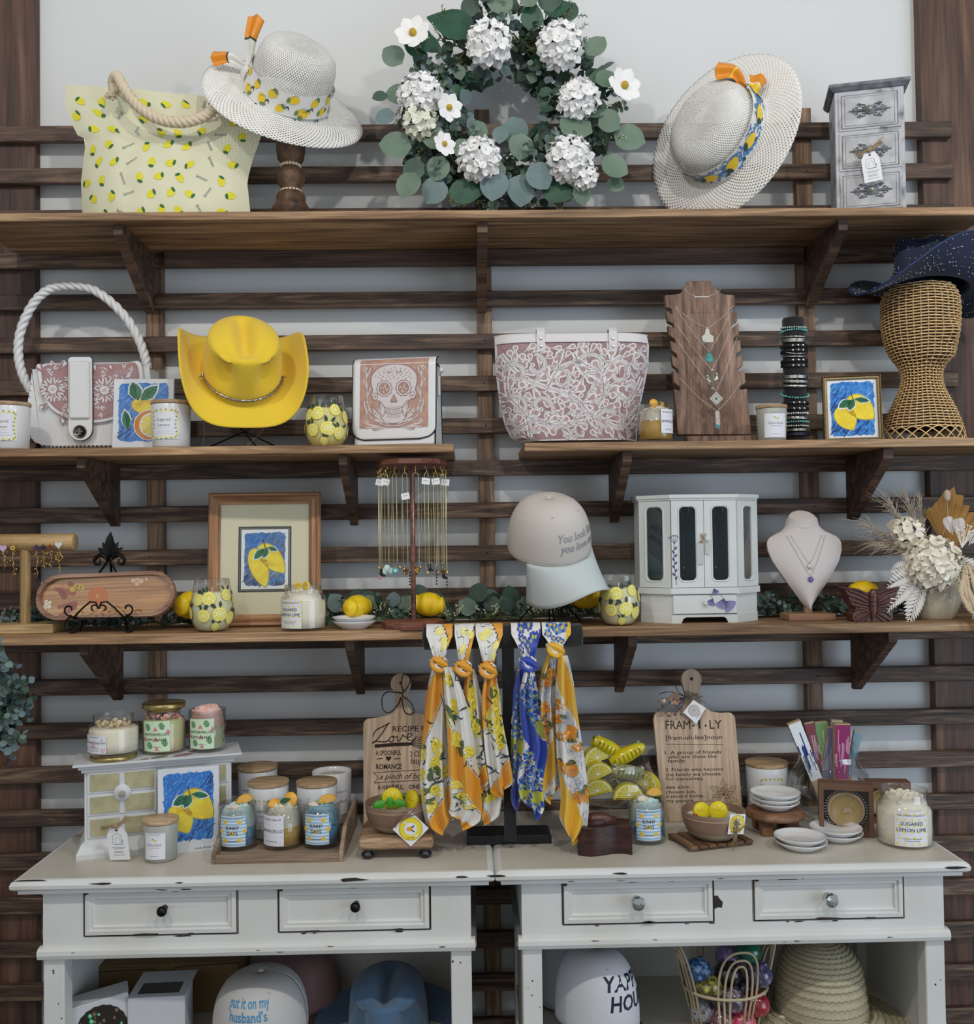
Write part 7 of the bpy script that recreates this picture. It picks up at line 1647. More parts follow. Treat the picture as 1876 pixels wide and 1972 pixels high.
# scarf stand
t = thing('scarf_stand', 'black T-shaped stand holding tied silk scarves between the two tables', 'display stand', on(981, -.345, TZ)); so = t.location
SY = -.345
b0 = H(899, 1628, TZ); b1 = H(1062, 1622, TZ); zb = b0.y
m = MB(); x0, x1 = b0.x-so.x, b1.x-so.x; y0 = b0.y-so.y; top = .020; yb = y0+.075
m.prism([(x0, 0), (x1, 0), (x1, top-.004), (x1-.006, top), (x0+.006, top), (x0, top-.004)], y0, yb, 0)
m.build('base', mat('satin_black_base', '17181b', .45), t, bevel=.002)
pxw = [P(970, 1500, SY).x-so.x, P(993, 1500, SY).x-so.x]; yp = 0.0
zt_ = P(960, 1212, SY).z-TZ; m = MB(); m.box(pxw[0], pxw[1], -.008, .008, top, zt_, 0, .002); m.build('upright', mat('black_velvet_post', '0f1013', .8, sheen=.2), t)
bl, br_ = P(814, 1228, SY-.0).x-so.x, P(1122, 1225, SY).x-so.x; bz = P(968, 1226, SY).z-TZ
m = MB(); T = MX.Translation((bl, -.0, bz)) @ MX.Rotation(pi/2, 4, 'Y'); m.lathe([(0, 0), (.016, 0), (.0235, .004), (.0235, br_-bl-.004), (.016, br_-bl), (0, br_-bl)], 20, 0, True, T, sx=1.1, sy=.8); m.build('padded_crossbar', BLACK, t)
SCW = mat('scarf_white_silk', 'dedcd6', .42, sheen=.3); SCO = mat('scarf_golden_border', 'dd9a22', .42, sheen=.3); SCY = mat('scarf_yellow_border', 'dfb02c', .42, sheen=.3); SCG = mat('scarf_slate_line', '2f3b40', .5); SCL = mat('scarf_lemon_print', 'ece284', .45); SCL2 = mat('scarf_lemon_shade', 'e2d25a', .45); SCB = mat('scarf_cobalt', '1d3fa6', .42, sheen=.3); SCB2 = mat('scarf_sky_print', '4f93c4', .45); SCF = mat('scarf_leaf_print', '55684a', .5); SCOr = mat('scarf_orange_print', 'de9a38', .45); SCLm = mat('scarf_lime_print', 'b4b950', .45)
SM = [SCW, SCO, SCG, SCL, SCF, SCB, SCB2, SCOr, SCY, SCLm, SCL2]
def tail(m, pts, w0, w1, style, ph, yo, seed, flip=1, folds=2.2, tipx=0):
    """a hanging silk end following px points; folded edge patterns cross it on the bias"""
    g = random.Random(seed); c = cat([(p.x-so.x, p.z-TZ) for p in (P(x, y, SY+yo) for x, y in pts)], 10); n = len(c)-1; L = abs(c[-1][1]-c[0][1])
    def wd(b): return (w0*(.55+.45*min(1, b*6))+(w1-w0)*min(1, b*1.8))*(1 if b < .86 else max(.04, 1-((b-.86)/.14)**1.5*.9))
    def sh(a, b, h=0):
        i = min(n-1, int(b*n)); q = b*n-i; x = c[i][0]+(c[i+1][0]-c[i][0])*q; z = c[i][1]+(c[i+1][1]-c[i][1])*q; w = wd(b); s = 2*a-1
        z += .030*s*flip*max(0, (b-.55))*(1-0)*1.0
        y = yo+.009*sin(folds*pi*s+ph+b*2.5)*min(1, b*5+.15)+.004*sin(7*b+seed)+.006*s*s
        return (x+w*.5*s*(1-.10*math.cos(folds*pi*s+ph)), y-h, z)
    bd = {'lemon': 1, 'blue': 5, 'sicily': 8}[style]
    def val(a, b): return .62*sin(2*pi*(1.35*b+flip*.42*(a-.5))+ph*1.7)-.10*(a-.5)
    def mf(a, b):
        v = val(a, b); e = .30 if style != 'blue' else .34
        if b > .93: return bd
        if v > e: return bd
        if style == 'lemon' and v > e-.045: return 0
        if style == 'lemon' and v > e-.085: return 2
        return 0 if style != 'blue' else (5 if (int(a*9)+int(b*26)) % 5 == 0 else (9 if sin(b*14+ph) > .72 else 0))
    m.grid(lambda a, b: sh(a, b), 36, 150, 0, mf=mf)
    W = (w0+w1)/2; mp = lambda u, v, h=0: sh(max(0, min(1, u/W+.5)), max(0, min(1, v/L)), h+.0007)
    def free(u, v): return mf(u/W+.5, v/L) == 0 and mf(u/W+.5+.12, v/L) == 0
    k = 0
    for i in range(240):
        u, v = g.uniform(-W*.42, W*.42), g.uniform(.02, L*.92)
        if not free(u, v): continue
        k += 1
        if k > 34 and style == 'lemon': break
        if style == 'lemon':
            if k % 4 == 0: lemon_marks(m, mp, u, v, g.uniform(.012, .016), g.uniform(0, 6), 3 if k % 2 else 10, 4, .0004)
            elif k % 4 in (1, 3): a = g.uniform(0, 6.3); r = g.uniform(.010, .02); m.stroke(cat([(u, v), (u+r*.5*cos(a)+.002, v+r*.5*sin(a)), (u+r*cos(a), v+r*sin(a)-.003)], 4), lambda s: .0022*sin(pi*s)+.0004, mp, 2, .0006)
        elif style == 'blue':
            if k % 3 == 0: r = g.uniform(.005, .009); [m.disc(u+r*cos(q*1.047), v+r*sin(q*1.047), r*.42, mp, 5 if q % 2 else 6, .0005, 7) for q in range(6)]; m.disc(u, v, r*.4, mp, 9, .0006, 8)
            elif k % 3 == 1: r = g.uniform(.006, .010); m.stroke([(u+r*cos(q), v+r*sin(q)) for q in [2*pi*j/12 for j in range(13)]], .0016, mp, 5, .0005)
        else:
            if k % 13 == 0: lemon_marks(m, mp, u, v, g.uniform(.012, .015), g.uniform(0, 6), 7, 4, .0006)
            else:
                for q in range(5): a = q*1.256+k; m.stroke([(u, v), (u+.0075*cos(a), v+.0075*sin(a))], lambda s: .0038*sin(pi*s)+.0003, mp, 6 if k % 3 else 5, .0004)
def loop_(m, x0, x1, kx, ky, style, seed):
    """the part wrapped over the padded bar, gathered into the knot"""
    bd = {'lemon': 1, 'blue': 5, 'sicily': 8}[style]; A, B = P(x0, 1226, SY).x-so.x, P(x1, 1226, SY).x-so.x; K = P(kx, ky, SY-.03); K = (K.x-so.x, K.z-TZ)
    def f(a, b, h=0):
        if b < .45: q = b/.45*pi*.62; r = .0265+h; x = A+(B-A)*a; y = r*.85*-sin(q-.55)*1.0; z = bz+r*1.12*cos(q-.55); 
        else:
            s = (b-.45)/.55; e = s**.8; xs = A+(B-A)*a; xk = K[0]+(a-.5)*.016; q = .62*pi-.55; y0, z0 = .0265*.85*-sin(q), bz+.0265*1.12*cos(q); x = xs+(xk-xs)*e; y = y0-.012*sin(pi*s)-.010*s-h; z = z0+(K[1]-z0)*s
            return (x, y+.004*sin(a*14+seed)*s, z)
        return (x, y+.0012*sin(a*14+seed), z)
    g = random.Random(seed); m.grid(f, 18, 26, 0, mf=lambda a, b: bd if (a-.5)*1.2+.9*(b-.5)*(1 if seed % 2 else -1) > .42 or (style != 'blue' and b > .86) else (2 if style == 'lemon' and .36 < (a-.5)*1.2+.9*(b-.5)*(1 if seed % 2 else -1) <= .42 else (0 if style != 'blue' else 0)))
    mp = lambda u, v, h=0: f(max(0, min(1, u)), max(0, min(1, v)), h+.0008)
    for i in range(14):
        u, v = g.uniform(.15, .85), g.uniform(.2, .8)
        if style == 'lemon':
            if i % 4 == 0: m.disc(u, v, .15, mp, 3, .0004, 14, .075)
            else: a = g.uniform(0, 6); m.stroke([(u, v), (u+.18*cos(a), v+.12*sin(a))], lambda s: .045*sin(pi*s)+.01, mp, 2, .0006)
        else:
            for q in range(6): a = q*1.047+i; m.disc(u+.10*cos(a), v+.07*sin(a), .045, mp, 5 if (style == 'blue' or q % 2) else 6, .0004+i*.00001, 8, .035)
            m.disc(u, v, .04, mp, 9 if style == 'blue' else 8, .0006, 8)
def knot(m, kx, ky, mi, r=.015):
    p = P(kx, ky, SY-.035)-so; R3 = MX.Rotation(.5, 3, 'Y')
    def f(a, b):
        th, ph = 2*pi*a, pi*b; q = 1+.16*sin(5*ph+2*sin(th))+.05*sin(9*th)
        return p+R3 @ V((.0200*q*sin(ph)*cos(th), .0125*q*sin(ph)*sin(th), -.0175*cos(ph)))
    m.grid(f, 26, 22, 0, mf=lambda a, b: mi if sin(9*b+3*a) > .1 else (2 if mi == 1 and sin(9*b+3*a) > -.15 else 0))
    m.tube([p+R3 @ V((.0165*cos(t_), -.011*abs(sin(t_))-.003 if sin(t_) < 0 else .006, .0145*sin(t_)*.9)) for t_ in [pi+pi*i/12 for i in range(13)]], [.002, .0035, .0045, .005, .005, .005, .005, .005, .005, .005, .0045, .0035, .003], mi, 8)
scs = [('white silk scarf with lemons and golden border, leftmost on the black stand', 'lemon', (822, 872), (846, 1278), [([(842, 1285), (838, 1380), (835, 1480), (842, 1560), (855, 1600)], .040, .066, .3, -.040, 1), ([(862, 1285), (880, 1380), (890, 1480), (896, 1550), (888, 1588)], .034, .064, 2.0, -.055, -1)]),
       ('lemon-print scarf tied second from the left on the black stand', 'lemon', (876, 914), (893, 1286), [([(905, 1290), (912, 1380), (922, 1460), (930, 1500), (932, 1518)], .034, .056, 1.0, -.036, 1), ([(915, 1330), (932, 1450), (938, 1530), (930, 1580)], .034, .060, 3.5, -.022, -1)]),
       ('lemon-print scarf with dark striped edge, nearest the left side of the black post', 'lemon', (916, 968), (940, 1290), [([(945, 1292), (948, 1370), (957, 1440), (966, 1500), (970, 1527)], .032, .048, 4.2, -.044, 1)]),
       ('cobalt blue tile-print silk scarf just right of the black post', 'blue', (984, 1040), (1018, 1278), [([(1004, 1290), (1000, 1380), (1000, 1480), (998, 1555)], .030, .038, .6, -.028, 1), ([(1020, 1285), (1018, 1360), (1030, 1440), (1020, 1510), (1030, 1568)], .028, .050, 2.4, -.048, -1)]),
       ('yellow and white scarf with orange and blue flowers, rightmost on the black stand', 'sicily', (1043, 1098), (1070, 1250), [([(1062, 1260), (1052, 1340), (1058, 1430), (1062, 1500), (1062, 1538)], .030, .048, 1.4, -.026, 1), ([(1085, 1262), (1090, 1350), (1098, 1440), (1108, 1540), (1100, 1617)], .034, .064, .2, -.050, -1)])]
for i, (label, st_, (lx0, lx1), (kx, ky), tails) in enumerate(scs):
    s = thing('silk_scarf', label, 'scarf', so, group=None)
    m = MB(); loop_(m, lx0, lx1, kx, ky, st_, i); m.build('draped_loop', SM, s)
    m = MB(); knot(m, kx, ky, {'lemon': 1, 'blue': 5, 'sicily': 8}[st_]); m.build('knot', SM, s)
    for j, (pts, w0, w1, ph, yo, fl_) in enumerate(tails):
        m = MB(); tail(m, pts, w0, w1, st_, ph, yo, i*7+j, fl_); m.build('hanging_end', SM, s)

# mini cabinet with gold panels (left)
W, Hc, Dp = .305, .192, .10; CR_ = rad(17); o = H(146, 1658, TZ)+MX.Rotation(CR_, 3, 'Z') @ V((W/2+.016, Dp/2+.016, 0)); o.z = TZ; CO = o.copy(); t = thing('mini_drawer_cabinet', 'small white cabinet with worn gold drawer panels and a flared foot', 'small cabinet', o, CR_); k = mpx(1, -.29); MW = mat('satin_white_paint', 'd4d6d8', .4, bump=.04, bs=80); GPn = mat('worn_gold_leaf', 'bcb592', .5, .1, col2='a8a27c', vs=40, bump=.2, bs=200)
m = MB()
m.box(-W/2, W/2, -Dp/2, Dp/2, .02, Hc, 0, .001)
m.hull([(x*(W/2+o_), y*(Dp/2+o_), z) for x in (-1, 1) for y in (-1, 1) for o_, z in ((.016, 0), (.016, .010), (.006, .030), (0, .034))], 0)
for o_, z0_, z1_ in ((.006, Hc-.012, Hc-.004), (.012, Hc-.004, Hc+.004), (.022, Hc+.004, Hc+.009)): m.box(-W/2-o_, W/2+o_, -Dp/2-o_, Dp/2+.004, z0_, z1_, 0, .001)
mpt = lambda u, v, h=0: (u, v, Hc+.0092+h)
for u, v, s, c in ((-.09, -.05, .012, 1), (-.03, -.06, .010, 1), (.0, -.05, .02, 2), (.05, -.045, .025, 1), (.08, -.01, .02, 1), (.02, .0, .02, 2)): m.disc(u, v, s, mpt, c, .0002+.0001*c, 8, s*.5, .4)
m.build('cabinet_body', [MW, mat('mauve_print', '96707c', .6), mat('green_print', '6d8468', .6)], t)
yf = -Dp/2-.001
for sec in (-1, 1):
    cxx = sec*W/4; hw = W/4-.006
    for r_ in range(3):
        zl = .040+r_*.0475; m = MB(); m.box(cxx-hw, cxx+hw, yf-.002, yf+.002, zl, zl+.0445, 0, .0006)
        for s in (-1, 1):
            a, b = (cxx-hw+.006, cxx-.006) if s < 0 else (cxx+.006, cxx+hw-.006); z0_, z1_ = zl+.005, zl+.0395; cut = .012
            if r_ == 2: pts = [(a, z0_), (b-cut, z0_), (b, z0_+cut), (b, z1_), (a, z1_)] if s < 0 else [(a+cut, z0_), (b, z0_), (b, z1_), (a, z1_), (a, z0_+cut)]
            elif r_ == 1: pts = [(a, z0_), (b, z0_), (b, z1_-cut), (b-cut, z1_), (a, z1_)] if s < 0 else [(a, z0_), (b, z0_), (b, z1_), (a+cut, z1_), (a, z1_-cut)]
            else: pts = [(a, z0_), (b, z0_), (b, z1_), (a, z1_)]
            m.prism(pts, yf-.0045, yf-.002, 1)
        m.build('drawer', [MW, GPn], t)
    m = MB(); T = MX.Translation((cxx, yf-.002, .1325)) @ MX.Rotation(pi/2, 4, 'X'); m.lathe([(0, .004), (.017, .004), (.018, .002), (.0185, 0)], 32, 0, True, T); m.lathe([(.005, 0), (.005, .012), (.008, .016), (.0075, .021), (0, .022)], 10, 1, False, T)
    m.build('round_knob_plate', [MW, mat('clear_smoky_knob', 'b6b4a4', .1, .5)], t)
hangtag('white paper tag tied with twine to the small gold-panelled cabinet', H(226, 1663, TZ)+V((-.002, -.0, .076)), (rad(8), rad(-3), rad(-6)), .044, .072)
zt2 = TZ+Hc+.0095; kk = mpx(1, -.26)
def atz(u, v): return CO+MX.Rotation(CR_, 3, 'Z') @ V((u, v, Hc+.0095))
o = atz(-.095, -.022); pj = jar('caramel popcorn jar candle standing on its upturned gold lid', o, -.1, .053, .083, 'popcorn', WAXC, .62, .060, .038, .028, None, -.40, tops=[('popcorn', 0, 0, .056, .01)], nk=.80)
m = MB(); m.lathe([(0, -.0112), (.047, -.0112), (.0485, -.0092), (.0485, -.004), (.046, -.002), (.040, -.0002), (0, -.0002)], 40, 0); m.build('metal_lid', mat('brushed_gold_lid', 'b3a26c', .3, .9), pj); pj.location.z += .0112
jar('watermelon jar candle with gold lid on, standing on the small cabinet', atz(.010, .008), 0, .047, .098, 'melon', mat('green_cream_wax', 'a9c48e', .5, col2='d8c698', vs=18), .70, .062, .066, .042, 'on', -.1, tops=[('shards', 0, 0, .074, .012)], nk=.78)
tumbler('watermelon candle with pink wax pieces piled on top, right end of the small cabinet', atz(.103, -.012), 0, .0405, .092, 'melon', mat('soft_green_wax', 'a3bf8c', .5, col2='c9cfa0', vs=18), .62, mat('pink_whipped_wax', 'eab0a6', .6, col2='f2cdc4', vs=60), [(0, 0, .092, .010)], .060, .066, .043, None, 0, 9, .44, -.12)

artcard('blue and yellow lemon card in shiny plastic sleeve in front of the small cabinet', 308, 420, 1478, 1636, H(360, 1638, TZ).y-.012, TZ, 'dark', True, .09, rad(15), .26, 12)
whitejar('small frosted candle with wooden lid and plain label in front of the lemon card', tc(310, 1664, .034), -.1, mpx(32, -.35), .079, 'citrus', True, .046, .056, .037, None, FROST)

# wooden tray with seven candles
TW = wood('taupe_tray_wood', '7e6a58', 'a08a75', 'b8a28c', 'X', 1, .6, 2, 26, bump=.12)
f0, f1 = H(407, 1665, TZ), H(662, 1656, TZ); g1 = H(702, 1560, TZ); xc = (f0.x+f1.x)/2; t = thing('wooden_tray', 'shallow taupe wooden tray with high sides holding seven candles', 'tray', (xc, f0.y, TZ)); Wt = (f1.x-f0.x)/2; Dt = .27
m = MB(); Wi = Wt-.0082; m.box(-Wi, Wi, .0083, Dt-.0082, .004, .012, 0); m.box(-Wi, Wi, .0002, .008, 0, .019, 0, .0008); m.box(-Wi, Wi, Dt-.008, Dt-.0002, 0, .05, 0, .0008)
m.build('tray_floor', TW, t)
for s in (-1, 1):
    m = MB(); m.prism([(0, 0), (Dt, 0), (Dt, .062), (.07, .055), (0, .020)], s*Wt-(.008 if s > 0 else 0), s*Wt+(.008 if s < 0 else 0), 0, ax='x'); m.build('tray_side', TW, t)
ztr = TZ+.0122
def trp(px, py, r): o = H(px, py, ztr); return on(px, o.y+r, ztr)
for label, px, py, r, hh, kd, lid, lw, lh, lz, rz, bod in (('tall white candle with wooden lid, back left of the tray', 497, 1587, .046, .118, 'limonp', True, .050, .060, .055, -.2, None), ('white lidless candle at the back right of the tray', 640, 1592, .046, .118, 'limonp', False, .052, .060, .055, .45, None),
        ('white candle with wooden lid and lemon-bordered label, second row left of the tray', 518, 1619, .0445, .113, 'sugar', True, .062, .064, .055, -.15, None), ('greyish white candle with striped pine lid, second row right of the tray', 611, 1619, .0445, .113, 'limonp', True, .062, .068, .055, .1, None)):
    whitejar(label, trp(px, py, r), rz, r, hh, kd, lid, lw, lh, lz, None, bod)
for label, px, py, kd, wx, wh_, ty, rz in (('blue sunny candle with shell topping, front left of the tray', 458, 1641, 'sunny', WAXB, mat('pale_aqua_whip', 'b9dcdc', .6, col2='d8eceb', vs=50), [(.014, 0, .078, .016), (-.003, -.014, .072, .010)], .0),
        ('golden limoncello candle with citrus topping, front middle of the tray', 545, 1640, 'limon', WAXG, WAX, [(-.012, -.008, .074, .011), (.014, .004, .082, .012), (.008, -.014, .080, .010)], -.15), ('blue sunny candle with big sun shell, front right of the tray', 620, 1637, 'sunny', WAXB, mat('blue_flaked_whip', '6fa9c4', .6, col2='a9d3dd', vs=50), [(.012, -.006, .076, .017), (-.012, -.012, .074, .009)], -.1)):
    tumbler(label, trp(px, py, .041), rz, .041, .093, kd, wx, .50, wh_, [(a_*1.2, b_*1.2, c_*1.20, d_*1.25) for a_, b_, c_, d_ in ty], .056, .064, .043, None, 0, int(px), .46, -.05 if kd == 'sunny' else -.3)

# cutting boards
def cutboard(label, outline, pyb, pxc, Yb, tilt, decor, extra=None, hole=(0, 0)):
    fr = Fr(pxc, Yb, TZ); t = thing('cutting_board', label, 'cutting board', fr.o); t.rotation_euler = (-tilt, 0, 0); ct = 1/cos(tilt)
    k2 = mpx(1, Yb)
    def f2(px, py): x, z = fr(px, py); return (x*(1+z*.10*tilt*4*0), z*ct)
    m = MB(); pts = [(x, max(0, z)) for x, z in [f2(*p) for p in outline]]; m.prism(pts, -.007, .007, 0); mp = flat(0, -.0072, 0); decor(m, mp, f2); m.build('board', [wood('pale_acacia_board', 'b39a80', 'ccb49b', 'dcc8b0', 'Z', 1, .55, 1.2, 12, bump=.08), mat('burnt_engraving', '2e2018', .8), mat('soft_engraving', '6b5646', .8)], t, bevel=.0012); return t, f2
def arcp(cx, cy, r, a0, a1, n=10): return [(cx+r*cos(a0+(a1-a0)*i/n), cy+r*sin(a0+(a1-a0)*i/n)) for i in range(n+1)]
out1 = [(701, 1590), (697, 1405)]+arcp(709, 1402, 12, pi, pi*1.4, 5)+[(725, 1388), (750, 1382), (757, 1372), (758, 1350), (755, 1335)]+arcp(769, 1324, 20, pi*.85, pi*2.2, 14)+[(783, 1350), (784, 1366), (792, 1378), (812, 1382), (835, 1383)]+arcp(842, 1394, 11, pi*1.5, pi*2, 5)+[(856, 1590)]
def dec1(m, mp, f):
    def T_(s, px, py, size, wid, al=0, bold=0, shear=0, mi=1): u, v = f(px, py); m.text(s, u, v, size*k1, mp, mi, .0004, al, bold, shear, wid*k1)
    k1 = mpx(1, -.19)
    T_('RECIPE FOR', 798, 1414, 15, 88, bold=.004); 
    def S_(pts, w, mi=1): m.stroke(cat([f(*p) for p in pts], 6), w*k1, mp, mi, .0005)
    S_([(716, 1424), (722, 1412), (738, 1404), (748, 1398), (744, 1402), (734, 1418), (720, 1434), (715, 1436), (722, 1433), (740, 1434), (748, 1430)], 2.0)
    S_([(752, 1424), (748, 1428), (749, 1433), (754, 1434), (757, 1428), (753, 1423), (760, 1425), (764, 1424), (765, 1433), (772, 1426), (774, 1421), (778, 1424), (784, 1426), (790, 1423), (791, 1419), (786, 1418), (783, 1426), (787, 1431), (795, 1430), (802, 1423)], 1.8)
    S_([(720, 1442), (760, 1439), (788, 1438)], 6.5)
    for dy in (-16, -11, -6, -1, 4, 9): S_([(786, 1438), (800, 1438+dy*.55), (820, 1438+dy), (845, 1437+dy)], 1.1)
    T_('A SPOONFUL', 747, 1459, 13, 50, bold=.012); T_('ROMANCE', 748, 1485, 14, 50, bold=.016)
    u, v = f(747, 1465); m.poly([(u+.0065*(16*sin(q)**3)/16, v+.0065*(13*cos(q)-5*cos(2*q)-2*cos(3*q)-cos(4*q))/15) for q in [2*pi*j/20 for j in range(20)]], mp, 1, .0005)
    for a, b in ((724, 736), (758, 770)): S_([(a, 1466), ((a+b)/2, 1465.5), (b, 1465)], 1.4)
    for i in range(12): u, v = f(781, 1448+i*3); m.disc(u, v, .0005, mp, 1, .0005, 6)
    T_('2 CUPS', 805, 1461, 14, 32, bold=.006); T_('laugh', 805, 1475, 17, 30, shear=.2)
    S_([(718, 1492), (760, 1489), (840, 1485)], 1); S_([(720, 1511), (760, 1508), (840, 1504)], 1); S_([(718, 1492), (723, 1496), (727, 1502), (723, 1507), (720, 1511)], 1)
    T_('a pinch of hope', 778, 1503, 15, 96, shear=.4)
    T_('A HANDFUL', 752, 1523, 13, 50, bold=.012); T_('ONE HEART', 815, 1521, 11, 56, bold=.01); T_('KINDNESS', 820, 1540, 12, 56, bold=.01); T_('HAPPINESS', 815, 1560, 12, 66, bold=.01); T_('with a smile', 815, 1573, 12, 60, shear=.3)
t1, f1_ = cutboard('pale wooden cutting board engraved with a recipe for love', out1, 1590, 775, -.16, .17, dec1)
m = MB(); kx, kz = f1_(769, 1322); m.disc(kx, kz, .0032, flat(0, -.0073, 0), 1, .0004)
cord = [(769, 1323), (774, 1340), (760, 1340), (742, 1340), (733, 1352), (736, 1374), (750, 1378), (765, 1362), (771, 1350), (776, 1374), (786, 1382), (796, 1376), (788, 1358), (772, 1345), (783, 1330), (788, 1312), (775, 1306), (769, 1323)]
m.tube([(f1_(x, y)[0], -.0095-.002*(i % 2), f1_(x, y)[1]) for i, (x, y) in enumerate(cat(cord, 6))], .0013, 0, 6); m.build('cord_loop', [mat('dark_leather_cord', '2b1d16', .7), CHIP], t1)
out2 = [(1277, 1587), (1264, 1392)]+arcp(1278, 1389, 13, pi, pi*1.45, 5)+[(1310, 1378), (1325, 1362), (1328, 1345), (1323, 1325)]+arcp(1341, 1315, 20, pi*.85, pi*2.15, 14)+[(1357, 1335), (1355, 1350), (1362, 1366), (1376, 1376), (1395, 1379)]+arcp(1410, 1391, 13, pi*1.55, pi*2, 5)+[(1424, 1410), (1430, 1587)]
def dec2(m, mp, f):
    k1 = mpx(1, -.19)
    def T_(s, px, py, size, wid, al=-1, bold=0, mi=1): u, v = f(px, py); m.text(s, u, v, size*k1, mp, mi, .0004, al, bold, 0, wid*k1)
    T_('FRAM', 1287, 1410, 24, 49); T_('I', 1351, 1409, 24, 4); T_('LY', 1373, 1409, 24, 24)
    for x in (1341, 1365): u, v = f(x, 1403); m.disc(u, v, .0026, mp, 1, .0005)
    T_('[fram-uh-lee]noun', 1287, 1430, 12, 111, bold=.0); u0, v0 = f(1287, 1438); u1, v1 = f(1397, 1439); m.stroke([(u0, v0), (u1, v1)], .001, mp, 1, .0005)
    for s, y, w in (('1. A group of friends', 1457, 111), ('who are close like', 1465, 97), ('family.', 1472.5, 36), ('2. Friends who become', 1489, 113), ('the family we choose', 1498, 108), ('for ourselves.', 1506, 74), ('see also:', 1521, 47), ('chosen kin,', 1530, 58), ('a second home,', 1538, 74), ('my people.', 1546.5, 55)):
        T_(s, 1289 if y in (1465, 1472.5) else 1284, y, 9.3, w, mi=1)
    for j in range(16):
        a = pi/2+(j-8)*.34; u, v = f(1394, 1532); r = k1*(14+8*(j % 3)); p = leaf_shape(u+r*.35*cos(a), v+r*.35*sin(a), r*.7, r*.28, a); m.stroke(p+[p[0]], .0006, mp, 1, .0005); m.stroke([(u, v), (u+r*.9*cos(a), v+r*.9*sin(a))], .0004, mp, 1, .0005)
t2, f2_ = cutboard('pale wooden cutting board engraved with a definition of framily', out2, 1587, 1347, -.16, .17, dec2)
m = MB(); u, v = f2_(1341, 1314); m.disc(u, v, .0042, flat(0, -.0073, 0), 0, .0005); m.build('hanging_hole', CHIP, t2)
b = thing('dried_flower_tag', 'dried flower bunch with white square tag tied to the framily board handle', 'gift tag', t2.location+V((0, .0, 0))); b.rotation_euler = t2.rotation_euler
m = MB()
for i in range(40): x, y = R_(1270, 1318), R_(1352, 1388); u, v = f2_(x, y); u0, v0 = f2_(1325, 1350); m.tube([(u0, -.012, v0), ((u+u0)/2, -.018, (v+v0)/2+.003), (u, -.014-R_(0, .014), v)], .0005, 0, 3); m.sph((u, -.016-R_(0, .012), v), R_(.0015, .0032), i % 2, 5, 4)
for pts in ([(1330, 1352), (1312, 1338), (1308, 1326), (1302, 1322)], [(1330, 1350), (1305, 1340), (1290, 1339), (1275, 1343)]): m.tube([(f2_(x, y)[0], -.014, f2_(x, y)[1]) for x, y in pts], .0010, 2, 5)
u, v = f2_(1303, 1352)
for j in range(12): a = j*2.4; q = .0016*math.sqrt(j)*1.6; leafs(m, (u+q*cos(a), -.022, v+q*sin(a)), (cos(a), -.7, sin(a)), (0, -1, 0), .009, .008, 3, 3, .2, 4)
m.sph((f2_(1282, 1356)[0], -.022, f2_(1282, 1356)[1]), .006, 4, 10, 8)
m.build('dried_bunch', [mat('dried_lavender', '6c5a60', .9), mat('dried_mauve', '8c7478', .9), mat('dark_twig', '3b2e2a', .8), mat('dried_rose', 'b88f72', .8), mat('pale_dried_puff', 'cbb9a4', .9)], b)
m = MB(); 
for i in range(10): u, v = f2_(1340+R_(-14, 14), 1340+R_(-3, 6)); u1, v1 = f2_(1340+R_(-6, 6), 1348); m.tube([(u, -.010-R_(0, .006), v), (u1, -.016, v1), (f2_(1345+R_(-22, 22), 1352)[0], -.014, f2_(0, 1356)[1]+R_(-.01, .01))], .0013, 0, 5)
m.build('ribbon_bow', mat('taupe_ribbon', '8b8070', .8), b)
m = MB(); cx_, cz_ = f2_(1343, 1376); s = .0295; m.prism([(cx_-s*.95, cz_-.002), (cx_+.002, cz_-s), (cx_+s*.9, cz_+.007), (cx_-.002, cz_+s*.92)], -.0185, -.0175, 0); mp = flat(cx_, -.0186, cz_); m.disc(-.002, .002, .014, mp, 1, .0003, 22); m.disc(-.002, .002, .0128, mp, 2, .0005, 22); m.text('love', -.002, .001, .004, mp, 3, .0008); m.text('handmade', .010, -.010, .0042, mp, 3, .0006, shear=.3, a=.8); m.build('square_tag', [WHITE, mat('tag_grey_ring', 'a9a3a4', .6), mat('tag_grey_disc', 'c3bdbb', .6), INKG], b)

